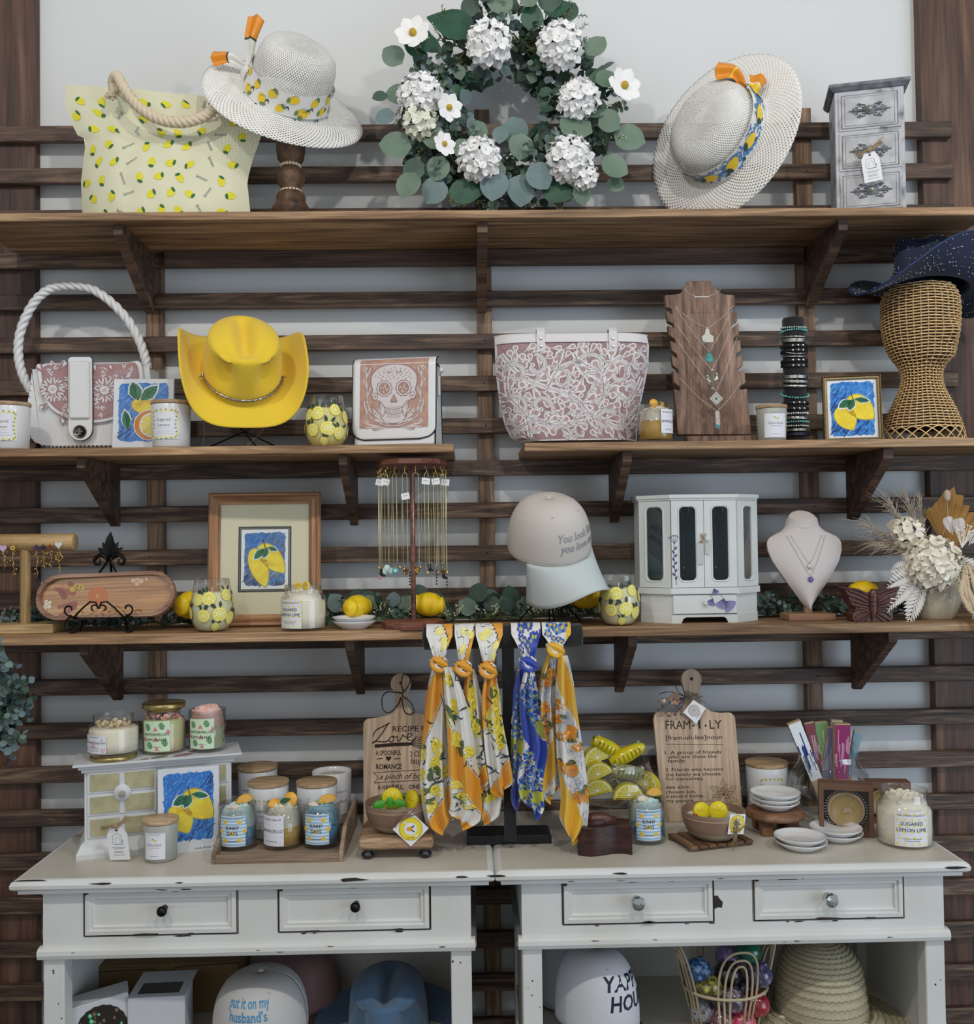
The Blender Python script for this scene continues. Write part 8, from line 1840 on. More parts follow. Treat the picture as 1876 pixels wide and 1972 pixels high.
# bowl candles
def bowl(label, loc, rz, R, hh, deco):
    t = thing('bowl_candle', label, 'candle', loc, rz); m = MB()
    pr = [(R*.52, 0, 1), (R*.60, .002, 1), (R*.80, hh*.22, 1), (R*.86, hh*.30, 0), (R*.93, hh*.5, 0), (R*.985, hh*.80, 2), (R*.99, hh*.83, 0), (R, hh*.985, 0), (R*.985, hh, 0), (R*.95, hh*.97, 0), (R*.90, hh*.7, 0), (R*.88, hh*.68, 0)]
    m.lathe([(0, 0, 1)]+pr, 48, 0); m.build('stoneware_bowl', [mat('brown_stoneware', '7d6452', .4, col2='8d7462', vs=14), mat('raw_clay_foot', 'a0917f', .7), mat('pale_glaze_line', 'c7a98c', .5)], t)
    m = MB(); m.lathe([(0, hh*.72), (R*.90, hh*.72)], 30, 0)
    for x in (-.008, .014): m.tube([(x, -.015, hh*.72), (x, -.015, hh*.72+.012)], .0008, 1, 5)
    m.build('wax', [mat('soft_white_wax', 'dcdcc4', .5), WICK], t)
    YW = mat('bright_yellow_wax', 'e6d21e', .4); YS = mat('yellow_wax_segment', 'd6bd10', .45); GW_ = mat('bright_green_wax', '3f9a2a', .4)
    for kd, x, y, z, s, ax in deco:
        m = MB()
        if kd == 'slice':
            T = MX.Rotation(pi/2-.2, 4, 'X'); m.lathe([(0, 0), (s*.97, 0), (s, .002), (s, .006), (s*.97, .008), (0, .008)], 26, 0, True, T); fm = flat(0, -.0082, 0, 0, -.2)
            for j in range(8): a = j*pi/4+.3; m.stroke([(s*.12*cos(a), s*.12*sin(a)), (s*.82*cos(a), s*.82*sin(a))], .0011, fm, 1, .0004)
            m.build('wax_lemon_slice', [YW, YS], t, (x, y, z), (0, 0, ax))
        elif kd == 'leaf':
            leafs(m, (-s*.5, 0, 0), (1, 0, .15), (0, -1, .2), s, s*.62, 0, 1, .15, 6); m.build('wax_leaf', GW_, t, (x, y, z), (0, ax, 0), solid=.002)
        else: m.sph((0, 0, 0), s, 0, 12, 8); m.build('wax_berry', mat('red_wax', '9a2020', .4), t, (x, y, z))
    return t
# riser under left bowl
a0, a1 = H(692, 1640, TZ+.022), H(832, 1640, TZ+.022); yr = H(705, 1657, TZ).y; xr0, xr1 = P(690, 1630, yr).x, P(835, 1630, yr).x; xc = (xr0+xr1)/2; t = thing('wooden_riser', 'rustic square wooden riser on black bun feet under the left bowl', 'riser', (xc, yr+.065, TZ)); wr = (xr1-xr0)/2
m = MB(); m.box(-wr, wr, -.070, .072, .022, .046, 0, .005); m.build('wooden_top', wood('mottled_mango_wood', '6c5440', 'a5866a', 'cbb08c', 'X', 1, .45, 5, 22), t)
for x in (-1, 1):
    for y in (-1, 1): m = MB(); m.lathe([(0, 0), (.009, .001), (.0135, .007), (.0125, .012), (.007, .015), (.010, .018), (.010, .022), (0, .022)], 20, 0); m.build('bun_foot', mat('black_foot', '131315', .35, coat=.3), t, (x*(wr-.018), y*.052, 0))
zr = TZ+.046; ob = on(765, yr+.062, zr); kb = mpx(1, ob.y)
bowl('brown stoneware bowl candle with lemon slices and green leaves on the riser', ob, 0, 61*kb, .060, [('slice', -.010, .008, .064, .0225, 0), ('slice', .036, -.004, .062, .0215, -.9), ('leaf', -.034, -.022, .056, .034, -.2), ('leaf', -.014, -.020, .060, .028, 1.4), ('leaf', .008, -.020, .058, .028, .3), ('leaf', -.028, .012, .060, .026, .8), ('leaf', .018, .022, .060, .022, 1.0)])
def squaretag(label, loc, rot, s, tie):
    t = thing('candle_tag', label, 'paper tag', loc, rot=rot); m = MB(); m.prism([(-s, 0), (0, -s), (s, 0), (0, s)], -.0005, .0005, 0); mp = flat(0, -.0006, 0)
    m.disc(0, 0, s*.66, mp, 1, .0002, 30); m.disc(0, 0, s*.60, mp, 2, .0004, 30); m.disc(0, 0, s*.36, mp, 0, .0006, 24); m.disc(-s*.06, 0, s*.18, mp, 3, .0008, 14, s*.13); m.disc(s*.12, s*.13, s*.11, mp, 4, .0009, 10, s*.045, .5); m.disc(s*.13, -s*.12, s*.11, mp, 4, .0009, 10, s*.045, -.5)
    for a in (2.3, -.9): m.rect(s*.48*cos(a)-s*.1, s*.48*cos(a)+s*.1, s*.48*sin(a)-s*.05, s*.48*sin(a)+s*.05, mp, 0, .0008)
    for w_, a0_ in (('lemon candle', -2.2),): m.text('lemon & thyme', 0, -s*.52, s*.10, mp, 5, .0008, wid=s*.42)
    m.disc(0, s*.72, s*.05, mp, 5, .0005, 10); m.build('tag_card', [WHITE, mat('tag_golden_ring', 'cdb02c', .5), mat('tag_yellow_disc', 'ebd93a', .5), mat('tag_lemon', 'e2a53a', .5), mat('tag_leaf', '3f5f4a', .5), CHIP], t)
    m = MB()
    for pts in tie: m.tube(cat(pts, 5), .0011, 0, 5)
    m.build('twine_bow', mat('dusty_twine', '8d6f5c', .9), t); return t
p = P(791, 1596, ob.y-61*kb-.004); squaretag('diamond-shaped white tag with yellow circle hanging from the bowl on the riser', p, (rad(4), 0, rad(2)), .0375, [[(0, 0, .027), (-.010, -.003, .024), (-.026, -.003, .014), (-.032, -.002, .004)], [(0, 0, .027), (.010, -.004, .032), (.018, -.004, .040), (.011, -.003, .044), (.004, -.002, .036), (-.008, -.003, .026), (-.020, -.003, .020), (-.016, -.003, .026), (0, -.002, .034), (.018, -.001, .052)]])

# ---- right table
# glass pedestal bowl of hair clips
o = tc(1170, 1610, .05); o.y = -.235; o = on(1182, -.235, TZ); t = thing('glass_pedestal_bowl', 'clear glass footed bowl filled with lemon slice hair clips', 'glass bowl', o); k = mpx(1, -.235); zz = Fr(1182, -.235, TZ)
zf = zz(0, 1545)[1]; zr_ = zz(0, 1462)[1]; m = MB()
m.lathe(cat([(.052, .0005), (.050, .003), (.034, .010), (.016, .030), (.012, zf*.8), (.016, zf-.004), (.05, zf+.002), (.078, zf+.010), (.094, zf+.030), (.096, zf+.055), (.086, zf+.080), (.082, zr_)], 4), 48, 0); m.build('footed_bowl', GL, t)
CLY = mat('clear_yellow_resin', 'd9c91e', .15, coat=.5, alpha=.88); CLW = mat('clip_white_line', 'eef0e2', .3); CLG = mat('clear_glitter_resin', 'c9c9a0', .15, .2, alpha=.7, col2='7f8458', vs=200)
random.seed(5)
for i, (x, y, z, a, kd, tl, lab) in enumerate([(-.040, -.045, .030, .0, 's', -.25, 'lowest at the left of the glass bowl'), (-.036, -.040, .066, .1, 's', -.4, 'above the lowest at the left of the glass bowl'), (.025, -.062, .024, .0, 's', .0, 'facing front at the bottom middle of the glass bowl'), (.066, -.030, .040, -.5, 's', .5, 'at the bottom right of the glass bowl'),
        (-.036, -.02, .098, .2, 's', -.3, 'at the top left of the glass bowl'), (.030, -.02, .112, .0, 'c', -.45, 'lying on top of the glass bowl, pointing right'), (-.010, -.01, .125, .2, 'c', .5, 'small and pale at the very top of the glass bowl'), (.03, -.030, .074, .3, 'g', .2, 'clear and glittery in the middle of the glass bowl'), (.0, .0, .05, 0, 'g', .9, 'clear and glittery, deep inside the glass bowl')]):
    c = thing('hair_clip', 'yellow lemon slice claw clip %s' % lab if kd == 's' else 'yellow claw clip %s' % lab if kd == 'c' else 'claw clip, %s' % lab, 'hair clip', o+V((x, y, zf+z)), a); m = MB(); R = .034
    if kd == 's':
        A = [(R*cos(q), R*sin(q)) for q in [pi*j/16 for j in range(17)]]; m.prism(A, -.006, .014, 0, MX.Rotation(tl, 4, 'Y')); rt = MX.Rotation(tl, 3, 'Y'); mp = lambda u, v, h=0: tuple(rt @ V((u, -.006-h, v)))
        m.stroke([(R*.84*cos(q), R*.84*sin(q)+.002) for q in [pi*j/16 for j in range(17)]]+[(R*.84, .002), (-R*.84, .002)], .0018, mp, 1, .0006); m.disc(0, .010, .0028, mp, 1, .0009)
        for j in range(7): q = pi*(j+.5)/7; m.stroke([(0, .008), (R*.72*cos(q), .004+R*.72*sin(q))], .0010, mp, 1, .0007)
        for j in range(8): m.tube([tuple(rt @ V((-R*.8+j*R*.22, .014, -.0))), tuple(rt @ V((-R*.8+j*R*.22, .024, -.010)))], .0016, 0, 5)
    else:
        rt = MX.Rotation(tl, 4, 'Y')
        m.lathe([(.010, -.042), (.016, -.030), (.018, 0), (.014, .030), (.006, .044)], 16, 0, True, rt @ MX.Rotation(pi/2, 4, 'Y'))
        for j in range(7): m.tube([rt @ V((-.030+j*.010, -.017, .006)), rt @ V((-.030+j*.010, -.018, -.010))], .0018, 0, 5)
        for s in (-1, 1): m.sph(tuple(rt @ V((s*.034, 0, .012))), .006, 2, 8, 6)
    m.build('resin_clip', [CLY if kd != 'g' else CLG, CLW, CLG], c)
# dark wooden box
p0, p1 = H(1116, 1648, TZ), H(1223, 1652, TZ); t = thing('puzzle_box', 'dark reddish wooden wave-shaped box at the front of the right table', 'wooden box', ((p0.x+p1.x)/2, p0.y+.03, TZ), rad(-4)); W = (p1.x-p0.x)/2; RB = wood('dark_rosewood', '2c1815', '4b2a26', '653e38', 'X', 1, .38, 2, 18, bump=.12)
top = [(-W+2*W*i/20, -.031-.010*sin(2*pi*(i/20)*.95+.2)) for i in range(21)]; bk = [(x, .028-.006*sin(2*pi*((x+W)/(2*W))*.95+.2)) for x, y in reversed(top)]
m = MB(); m.prism(top+bk, 0, .060, 0, ax='z'); m.stroke([(-.035, .052), (-.032, .044), (-.028, .048)], .001, lambda u, v, h=0: (u, -.0425-h, v), 1, 0); m.stroke([(-.020, .048), (-.016, .044), (-.014, .05)], .001, lambda u, v, h=0: (u, -.0425-h, v), 1, 0); m.build('box_body', [RB, SEAM], t, bevel=.002)
m = MB(); m.prism([(x*.62-.010, y*.6) for x, y in top+bk], .060, .068, 0, ax='z'); m.sph((-.012, 0, .066), (.034, .016, .016), 0, 18, 8); m.build('lid', RB, t)
tumbler('blue sunny candle with seashell topping beside the dark wave-shaped box', tc(1246, 1630, .041), .0, .041, .094, 'sunny', WAXB, .52, mat('pale_aqua_whip', 'b9dcdc', .6), [(.017, 0, .098, .020), (-.012, -.008, .094, .015)], .056, .066, .045, None, 0, 77, .44, -.05)
# slatted trivet + right bowl
zt3 = TZ+.012; cpt = H(1368, 1622, TZ); t = thing('slatted_trivet', 'small slatted wooden trivet under the right bowl candle', 'trivet', (cpt.x, cpt.y+.0, TZ), rad(16)); TR = wood('acacia_slats', '4d3524', '7b5a40', '9c7a5b', 'Y', 1, .5, 2, 24)
for i in range(7): m = MB(); x = -.066+i*.022; m.box(x-.0095, x+.0095, -.052, .052, .006, .012, 0, .001); m.build('trivet_slat', TR, t)
for y in (-.04, .04): m = MB(); m.box(-.076, .076, y-.006, y+.006, 0, .006, 0, .0008); m.build('cross_batten', TR, t)
ob = on(1374, cpt.y+.0, zt3); kb = mpx(1, ob.y)
bowl('brown stoneware bowl candle with two round lemon slices on the trivet', ob, 0, 60*kb, .060, [('slice', -.030, -.012, .060, .019, .25), ('slice', .008, -.012, .060, .020, -.1), ('berry', -.044, -.022, .052, .006, 0)])
p = P(1419, 1587, ob.y-.058); tg = squaretag('square white tag with yellow circle tied to the bowl on the trivet', p, (rad(4), rad(45+8), rad(28)), .030, [[(.020, 0, .018), (.014, -.004, .006), (.010, -.006, -.010), (.0, -.004, -.022)]])
m = MB()
for j in range(7): a = j*.9; m.tube([V((-.004, -.004, .010)), V((.012*cos(a)-.006, -.008, .016*sin(a))), V((-.004, -.006, -.004)), V((-.010+R_(-.008, .008), -.004, -.040-R_(0, .012)))], .0009, 0, 5)
m.build('raffia_bow', TWINE, tg, rot=(0, -rad(53), 0))
# tall candle, riser, dishes
whitejar('white candle with wooden lid and lemon-bordered label between framily board and glass vase', on(1478, -.115, TZ), -.02, mpx(39.5, -.115), .118, 'sugar', True, .058, .060, .066)
cr = tc(1493, 1617, .060); t = thing('round_riser', 'round brown wooden riser carrying three white dishes', 'riser', cr); kr = mpx(1, cr.y); WR = wood('brown_mango_riser', '5a3f2d', '865f45', 'a67d5e', 'X', 1, .45, 2, 20); R = 55*kr
m = MB(); m.lathe([(0, .034), (R*.9, .034), (R, .036), (R, .043), (R*.96, .045), (R*.96, .048), (R*.86, .052), (0, .052)], 44, 0); m.build('round_top', WR, t)
for i in range(4): a = pi/4+i*pi/2; m = MB(); m.box(R*.62*cos(a)-.013, R*.62*cos(a)+.013, R*.62*sin(a)-.013, R*.62*sin(a)+.013, 0, .034, 0, .002); m.build('block_foot', WR, t)
zq = cr.z+.0525; kd = 47*kr
for i, w in enumerate(('bottom', 'middle', 'top')): dish('white oval dish, %s of three on the round riser' % w, V((cr.x+.001*i, cr.y, zq+.0100*i)), kd)
for px, py, wh in ((1543, 1647, 'front pair'), (1612, 1629, 'rear pair')):
    c = tc(px, py, .045)
    for i, w in enumerate(('lower', 'upper')): dish('white oval dish, %s of the %s on the right table' % (w, wh), V((c.x-.002*i, c.y, TZ+.0105*i)), 49*mpx(1, c.y))
# glass bowl with painted sticks
c = on(1598, -.165, TZ); t = thing('glass_fishbowl', 'round clear glass fishbowl holding painted folding fans', 'glass bowl', c); fz = Fr(1598, -.165, TZ); k = mpx(1, -.165); zr_ = fz(0, 1452)[1]
m = MB(); m.lathe(cat([(0, .001), (38*k, .001), (60*k, .018), (76*k, .05), (79*k, .078), (72*k, .108), (60*k, .128), (53*k, zr_), (54*k, zr_+.001)], 4)+[(52*k, zr_-.002)], 48, 0); m.build('glass_bowl', GL, t)
m = MB(); m.box(-.012, .012, -.0005, 0, -.012, 0, 0); m.stroke([(-.008, -.005), (.008, -.005)], .0012, flat(0, -.0006, 0), 1, .0002); m.build('price_sticker', [WHITE, INKG], t, (20*k, -.0525, fz(0, 1452)[1]-.001), (0, .12, .35))
FB = mat('fan_bare_wood', 'b29a74', .6); fans = [('blue and white painted wooden fan leaning left in the fishbowl', (1532, 1392), (1590, 1548), 25, 'dfe6ea', '20347c', .012, -.03), ('green painted wooden fan standing at the back of the fishbowl', (1577, 1388), (1592, 1530), 24, '6f9a64', 'a9bb9a', .010, .02), ('purple-grey wooden fan crossing behind the magenta one', (1604, 1400), (1585, 1540), 22, '6a6a86', '8d8d9c', .010, .0),
        ('magenta painted wooden fan on the right of the fishbowl', (1626, 1396), (1618, 1545), 30, '8c1a5e', 'c48aa8', .016, -.035), ('pale striped wooden fan behind the magenta fan', (1606, 1384), (1604, 1530), 22, 'b3aaa6', '8f7f80', .008, .035), ('dark framed fan leaning right in the fishbowl', (1650, 1405), (1625, 1530), 16, '7d9aa8', '5d7a8a', .008, .02), ('dark red wooden fan behind the blue and white one', (1556, 1390), (1588, 1530), 18, '7c3a4c', 'b9a0a0', .008, .01)]
for label, tp_, bt, w, c1, c2, th, yo in fans:
    A, B = P(*tp_, -.165+yo), P(*bt, -.165+yo*.5); d = (A-B); L = d.length; ang = math.atan2(d.x, d.z); f = thing('folding_fan', label, 'hand fan', B, rot=(0, ang, 0)); m = MB(); w_ = w*k
    m.prism([(-w_*.36, 0), (w_*.36, 0), (w_*.5, L), (-w_*.5, L)], -th/2, th/2, 0); mp = flat(0, -th/2-.0001, 0); pm = mat('painted_fan_'+c1, c1, .6, col2=c2, vs=1, thr=(.48, .52))
    m.poly([(-w_*.44, L*.30), (w_*.44, L*.30), (w_*.5, L*.985), (-w_*.5, L*.985)], mp, 1, .0002)
    for j in range(11): x = (-.45+.09*j)*w_; z = L*R_(.35, .7); m.stroke([(x*.95, z), (x+.0005, z+L*R_(.08, .28))], R_(.0012, .0032), mp, 2, .0004)
    m.build('fan_sticks', [FB, mat('fan_paint_'+c1, c1, .6), mat('fan_streak_'+c2, c2, .6)], f)
# kraft soap boxes
KR = mat('kraft_cardboard', '6f5140', .8, col2='654838', vs=10)
def kbox(label, px0, px1, pyt, pyb, rz, D_=.036, lean=0):
    a = H(px0, pyb, TZ); W = mpx(px1-px0, a.y)/2; Hh = mpx(pyb-pyt, a.y); cx_ = (px0+px1)/2; t = thing('soap_box', label, 'gift box', on(cx_, a.y+.02, TZ), rz); m = MB(); q = W-.010
    m.box(-W, -q, -D_/2, D_/2, 0, Hh, 0); m.box(q, W, -D_/2, D_/2, 0, Hh, 0); m.box(-q, q, -D_/2, D_/2, 0, .011, 0); m.box(-q, q, -D_/2, D_/2, Hh-.015, Hh, 0); m.box(-q, q, D_/2-.002, D_/2, .011, Hh-.015, 0)
    m.build('kraft_box', KR, t); zc_ = Hh/2-.002; r = q*.97; m = MB(); T = MX.Translation((0, .004, zc_)) @ MX.Rotation(pi/2, 4, 'X')
    m.lathe([(0, .006), (r*.80, .006), (r*.84, .010), (r*.88, .006)], 36, 0, True, T); m.lathe([(r*.8, -.004), (r, .002), (r*1.0, .006), (r*.86, .006)], 36, 1, True, T)
    for j in range(44): a_ = 2*pi*j/44; m.sph((r*.96*cos(a_), -.0055, zc_+r*.96*sin(a_)), .0013, 2, 5, 4)
    m.rope([(r*.80*cos(2*pi*j/40), -.007, zc_+r*.80*sin(2*pi*j/40)) for j in range(41)], .0032, 3, 22, 2, 5)
    mp = flat(0, -.0025, zc_); [m.poly(leaf_shape(.004, -.006, r*.3, r*.11, pi*j/7), mp, 3, .0006+.0001*j) for j in range(8)]
    m.build('round_soap', [mat('honey_soap', 'a88f52', .4, coat=.3), mat('black_satin', '15171a', .5), WHITE, mat('tan_braid', 'b59c7c', .7)], t); m = MB(); m.rect(-q, q, .011, Hh-.015, flat(0, -D_/2+.001, 0), 0, 0); m.build('window_film', GL, t); return t
kbox('brown kraft window box with round honey soap, in front of the fishbowl', 1580, 1680, 1512, 1613, rad(-16))
kbox('brown kraft window box half hidden behind the large lemon lime jar', 1660, 1750, 1508, 1588, rad(-8))
c = tc(1743, 1637, .051); kj = mpx(1, c.y)
jar('large sugared lemon lime jar candle at the right end of the table', c, 0, 51*kj, 104*kj, 'lime', WAXC, .60, 62*kj, 66*kj, 40*kj, None, -.15, tops=[('slice', -.018, -.016, .093, .010), ('slice', .012, -.018, .092, .0125), ('leaf', -.004, -.020, .090, .008)], whipc=WAX, wh=.30)
# ================================================================= LOWER SHELVES
def lw(px, Yq): return on(px, Yq, LZ)
# long kraft box
KRL = mat('brown_cardboard', '8a7049', .85, col2='7d6542', vs=8); Yq = -.20; a, b = P(187, 1862, Yq), P(457, 1855, Yq); W = (b.x-a.x)/2; Hh = a.z-LZ; t = thing('cardboard_box', 'long brown cardboard box at the back of the left lower shelf', 'box', V(((a.x+b.x)/2, Yq+.07, LZ)), rad(2))
m = MB(); m.box(-W, W, -.07, .075, 0, Hh, 0, .002); m.build('box_body', KRL, t)
m = MB(); m.prism([(-W, -.071), (W, -.071), (W, .075), (-W, .075)], Hh, Hh+.003, 0, ax='z'); m.prism([(-W, Hh), (-.02, Hh), (-.015, Hh-.012), (.018, Hh-.012), (.03, Hh), (W, Hh)], -.0725, -.0705, 0); m.stroke([(-W, Hh-.008), (-.03, Hh-.006), (-.026, Hh-.013), (.012, Hh-.011), (.016, Hh-.004)]+[(.016+(W-.016)*i/5, Hh-.004+.006*i/5) for i in range(1, 6)], .0016, flat(0, -.0726, 0), 1, .0003); m.build('lid_flap', [KRL, SEAM], t)
# white window boxes
for label, px, Yq, rz, w, h, d, fl in (('white window gift box leaning at the left end of the lower shelf', 205, -.36, rad(20), .120, .120, .06, -.35), ('white gift box with square window, right of the leaning one', 310, -.34, rad(3), .118, .125, .075, .0)):
    o = lw(px, Yq); top = P(px, 1905 if px > 250 else 1912, Yq).z-LZ; t = thing('gift_box', label, 'gift box', o, rz); t.rotation_euler = (0, fl*.4, rz); m = MB(); h = top
    m.box(-w/2, w/2, -d/2, d/2, 0, h, 0, .0015)
    if px > 250:
        m.box(-w/2, w/2, -d/2, d/2+.05, h-.0, h+.001, 0); wv = [(-w*.36+.72*w*i/16, -d*.3+.0015*(i % 2)) for i in range(17)]+[(w*.36-.72*w*i/16, d*.38+.0015*(i % 2)) for i in range(17)]; m.poly(wv, lambda u, v, hh=0: (u, v, h+.0012+hh), 1, .0004)
    else:
        N = 40; m.poly([(w*.42*cos(2*pi*i/N)*(1+.03*(i % 2)), h*.5+w*.42*sin(2*pi*i/N)*(1+.03*(i % 2))) for i in range(N)], flat(0, -d/2, 0), 1, .0005, True)
        for i in range(26): m.sph((R_(-.04, .04), -d/2-.001, h*.5+R_(-.035, .04)), R_(.002, .006), 2 if i % 4 else 3, 7, 5)
    m.build('box_card', [mat('white_gift_card', 'c9cdd2', .55), mat('dark_window', '2b2624', .25, coat=.4), mat('dark_glossy_contents', '4a3830', .2, col2='7c6a52', vs=80, coat=.6), mat('iridescent_speck', '6fd09a', .2, .4)], t, bevel=.0)
TANP = mat('dusty_pink_cotton', '9a7a7a', .9, bump=.2, bs=800); NVY = mat('navy_cotton', '171d33', .85)
def capat(px, pyt, Yq, z0, **k): return None
def capn(label, px, Yq, rz, cm, bm, lines, lcol, ls, wid, tiltx=-.12, rx=.092, ry=.104, hgt=.150, lz=.105, btn=None, fx=0, seam=None, bold=.02, shear=0, dz=0): return cap('baseball_cap', label, lw(px, Yq)+V((0, 0, .008+dz)), (tiltx, 0, rz), cm, bm, lines, lcol, ls, wid, hgt, rx, ry, .06, .35, fx, seam, btn, lz, bold, shear)
zc_ = P(503, 1868, -.33).z-LZ
capn('off-white cap with pale blue stitched lettering on the left lower shelf', 503, -.33, rad(-3), mat('offwhite_cotton', 'c6c4c2', .9, bump=.2, bs=900), mat('dusty_blue_visor', '5f6f8c', .85), ['put it on my', "husband's", 'tab'], mat('blue_thread', '3f8fc0', .7), .0255, [.098, .084, .028], .0, .099, .11, zc_-.036, zc_*.48, bold=.014, shear=-.1, dz=.026)
capn('dusty pink cap behind the off-white lettered cap', 572, -.150, rad(35), TANP, TANP, [], TANP, .02, [], .0, .098, .11, P(565, 1832, -.15).z-LZ-.01, .08)
# blue felt hat
BF = mat('steel_blue_felt', '50708f', .9, bump=.4, bs=900, sheen=.3, col2='466482', vs=300); pz = P(750, 1990, -.29); hb, fb = westhat('felt_hat', 'steel blue felt hat with creased crown and wide brim on the left lower shelf', pz, view_rot(pz, -.03, .76, .65, rad(-8)), BF, .172, .172, .086, .100, .140, .02, 1, dip=.0, sqz=.05, pinch=1.1, sx=.050)
m = MB(); vs_ = [];
m.grid(lambda a, b: tuple(V(fb('s', .80+.19*b, 2*pi*a))+V((cos(2*pi*a)*.003, sin(2*pi*a)*.003, 0))), 60, 3, 0); m.build('hat_band', mat('pale_blue_ribbon', '5f8fc0', .5), hb)
m = MB()
for s in (-1, 1): leafs(m, V(fb('s', .9, -.55))+V((.004, -.006, 0)), (1, -.3*s-.2, .5*s), (.3, -1, 0), .045, .03, 0, 1, .1, 5)
m.build('ribbon_bow', mat('pale_blue_ribbon', '5f8fc0', .5), hb)
# right table caps
zc2 = P(1140, 1828, -.34).z-LZ; CW2 = mat('bright_white_cotton', 'd2d4da', .9, bump=.15, bs=900)
capn('white cap with navy visor and bold navy lettering on the right lower shelf', 1150, -.335, rad(38), CW2, NVY, ['YAPPY', 'HOUR'], mat('navy_thread', '11183a', .7), .040, [.118, .098], -.02, .078, .100, zc2-.036, zc2*.44, NVY, .004, bold=.022, shear=.15, dz=.028)
capn('white cap standing just behind the navy-visored one', 1092, -.165, rad(38), mat('second_white_cotton', 'bdc0c6', .9), mat('second_white_cotton', 'bdc0c6', .9), [], CW2, .03, [], .0, .080, .10, zc2-.014, .1)
# cane basket with wrapped balls
o = lw(1397, -.325); t = thing('wire_basket', 'cream cane basket with looped rim filled with bright wrapped balls', 'basket', o); fr = Fr(1397, -.325, LZ); k = mpx(1, -.325); CN = mat('cream_cane', 'b8a98a', .6); zr_ = fr(0, 1905)[1]; zt_ = fr(0, 1805)[1]
m = MB(); m.tube([(80*k*cos(2*pi*i/48), 80*k*.85*sin(2*pi*i/48), zr_+.012) for i in range(48)], .0032, 0, 7, True); m.tube([(58*k*cos(2*pi*i/40), 58*k*.85*sin(2*pi*i/40), .006) for i in range(40)], .003, 0, 7, True); m.lathe([(0, .003), (58*k, .003)], 24, 0, sy=.85); m.build('hoops', CN, t)
for i in range(4):
    a0 = -pi/2+i*pi/2+.12
    m = MB()
    for q, (hw, hh) in enumerate(((.52, 1.0), (.37, .84), (.22, .72))):
        pts = []
        for j in range(25):
            s = -1+2*j/24; hgt = (1-abs(s)**2.6)**.45; a = a0+hw*(s if abs(s) < 1 else s)*1.0*(1 if hgt > .3 else 1); zq = .006+(zr_+(zt_-zr_)*hh*1.0)*hgt; R = (58+ (98-58)*min(1.2, zq/zt_))*k; a = a0+hw*s*(.9+.25*hgt)
            pts.append((R*cos(a), .85*R*sin(a), zq))
        m.tube(pts, .0026, 0, 7)
    m.build('cane_loops', CN, t)
random.seed(12)
for i, (px, py, yy, c1, c2, nm) in enumerate([(1345, 1868, -.02, '24518c', '8fb4dc', 'blue and white'), (1403, 1843, .03, '7d6aa8', 'a998c8', 'lilac'), (1441, 1832, .0, '1f5f4a', '2c7a5c', 'dark green'), (1402, 1875, -.01, '241f28', '3b3440', 'blackish'), (1462, 1875, -.02, '4a4468', '8b86a8', 'grey-violet'), (1410, 1925, -.045, '4a3f50', 'a59aa8', 'dark marbled'), (1365, 1900, -.03, '5a5a34', 'c8c452', 'yellow speckled'),
        (1388, 1962, -.03, '6d4452', 'b898a0', 'mauve'), (1430, 1968, -.035, 'c03a6a', 'e07a5a', 'hot pink'), (1456, 1932, -.02, '8a1f30', 'c04850', 'red'), (1352, 1945, -.01, '9aa0a8', '5c4850', 'pale grey'), (1430, 1905, .02, '38304a', '6d6288', 'deep violet')]):
    p = P(px, py, -.325+yy); m = MB(); r = 27*k; m.sph((0, 0, 0), (r, r*.9, r*.86), 0, 18, 12); m.tube([(0, 0, r*.8), (R_(-.004, .004), 0, r*1.02)], [.006, .003], 0, 8)
    bm_ = mat('wrapped_ball_'+c1, c1, .18, col2=c2, vs=90, coat=.7, thr=(.5, .62)); tag(m.build('wrapped_ball', bm_, None, p, (R_(-.4, .4), R_(-.5, .5), R_(0, 3))), '%s glossy wrapped ball in the cane basket' % nm, 'ball')
# straw hats on the right
ST2 = straw('natural_braided_straw', 'cfc6a8', 'b5ab8c', 60, 60, False); ST3 = mat('straw_braid_dark', '8f866a', .8)
o = lw(1582, -.30); fr = Fr(1582, -.30, LZ); k = mpx(1, -.30); t = thing('straw_hat', 'tall natural straw hat with shell band on the right lower shelf', 'hat', o); zt_ = fr(0, 1806)[1]; m = MB()
prof = [(0, zt_), (.02, zt_-.001), (.045, zt_-.008), (.066, zt_-.022), (.082, zt_-.045), (.090, zt_-.075), (.096, zt_-.12), (.101, zt_-.16), (.112, .03), (.15, .012), (.185, .004)]
P3 = cat(prof, 8); rid = [(r+.0016*sin(i*1.9), z) for i, (r, z) in enumerate(P3)]; m.lathe(rid, 64, 0, True, sy=1.02); m.build('straw_body', ST2, t)
m = MB()
for i in range(5, len(P3)-2, 3):
    r, z = P3[i]; n_ = int(r*900); m.tube([((r+.0010+.0009*(j % 2))*cos(2*pi*j/n_), (r+.0010+.0009*(j % 2))*1.02*sin(2*pi*j/n_), z+.0016*((j % 2)*2-1)) for j in range(n_)], .0010, 0, 4, True)
m.build('braid_rows', ST3, t)
m = MB(); zb_ = zt_-.150; m.tube([(.1035*cos(2*pi*i/50), .1055*sin(2*pi*i/50), zb_+.006*sin(2*pi*i/50*3)) for i in range(50)], .0013, 0, 5, True)
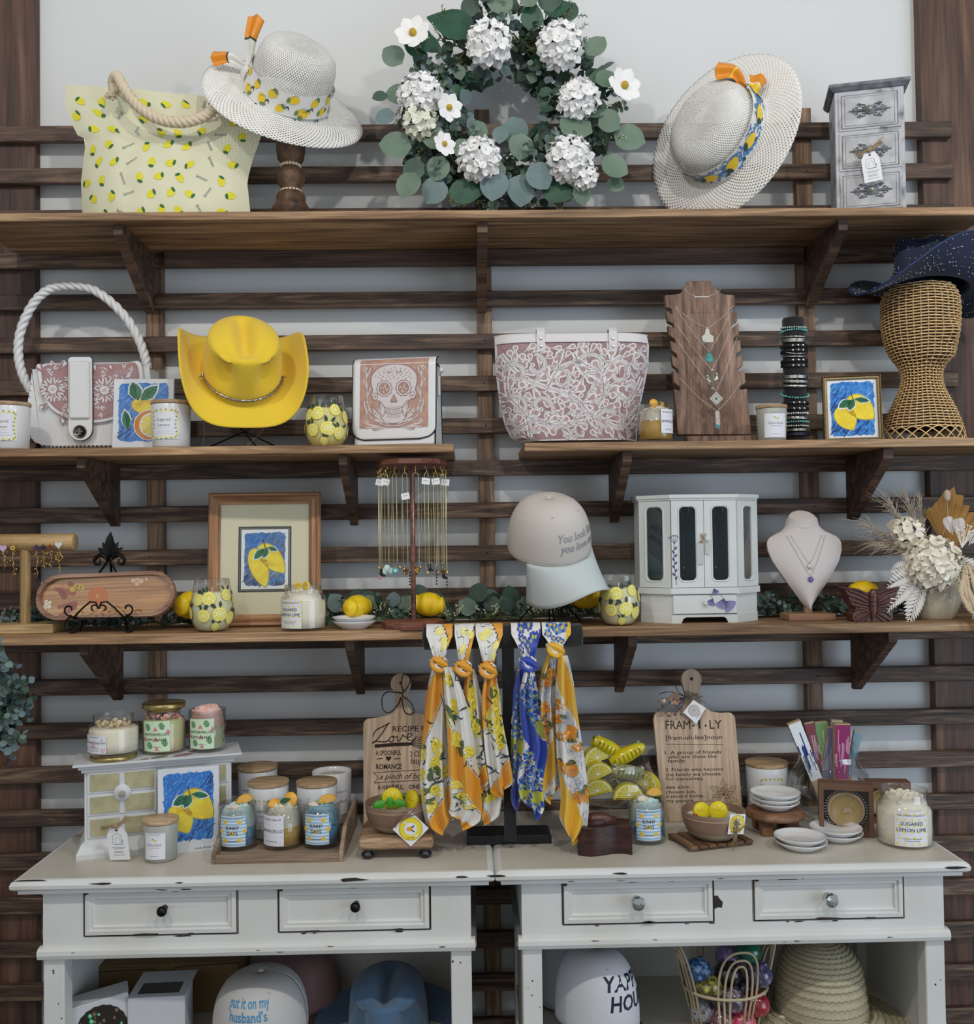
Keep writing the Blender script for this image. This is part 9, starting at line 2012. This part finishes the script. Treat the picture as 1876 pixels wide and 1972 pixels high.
for a in (-2.2, -1.45, -.9, -2.8): m.sph((.105*cos(a), .107*sin(a), zb_+.006*sin(a*3)), (.009, .006, .0055), 1, 12, 8)
for j in range(6): m.tube([(.098, -.035, zb_), (.112+R_(-.01, .01), -.045, zb_-.02), (.110+R_(-.015, .02), -.05, zb_-.05-R_(0, .02))], .0008, 0, 4)
m.build('shell_band', [mat('straw_cord', 'a59a78', .8), mat('cowrie_shell', 'd8d5cc', .25, coat=.4)], t)
o2 = P(1706, 1980, -.13); t = thing('straw_hat', 'second straw hat with round brim tilted behind the tall shell-banded one', 'hat', o2, rot=view_rot(o2, .25, .35, .90)); m = MB(); m.lathe([(0, .085), (.05, .082), (.078, .06), (.085, .02), (.088, 0), (.12, -.003), (.150, -.006)], 56, 0)
for i in range(12): r = .092+.0048*i; m.tube([(r*cos(2*pi*j/50), r*sin(2*pi*j/50), .001-(r-.088)*.05) for j in range(50)], .0011, 0, 4, True)
m.build('straw_body', ST2, t)
# hanging eucalyptus at the left edge
o = P(-22, 1478, -.36); t = thing('hanging_plant', 'eucalyptus plant in a brown woven pot hanging below the left end of the shelf', 'plant', o); m = MB()
m.lathe([(0, 0), (.030, .0), (.042, .02), (.048, .05), (.046, .068), (.040, .066), (0, .060)], 30, 0); 
for i in range(9): z = .004+.007*i; r = .033+.0155*min(1, i/6); m.tube([(r*cos(2*pi*j/30), r*sin(2*pi*j/30), z) for j in range(30)], .0024, 0, 5, True)
m.build('woven_pot', mat('brown_woven_pot', '6f4a32', .7, bump=.4, bs=300), t)
m = MB(); random.seed(9)
for i in range(60):
    z0_ = R_(.06, .26); sprig(m, (R_(-.02, .03), R_(-.03, .02), z0_*.8), (R_(-.5, 1.1), R_(-.6, .3), R_(-.6, .8)), R_(.05, .09), 5, (1, 4, 1), R_(.018, .027), 0)
m.build('foliage', FOL, t)
m = MB(); top_ = S3-.022-o.z; [m.tube([(.04*cos(a), .04*sin(a), .066), (0, .07, top_)], .001, 0, 4) for a in (.5, 2.6, 4.7)]; m.build('hanging_cord', TWINE, t)
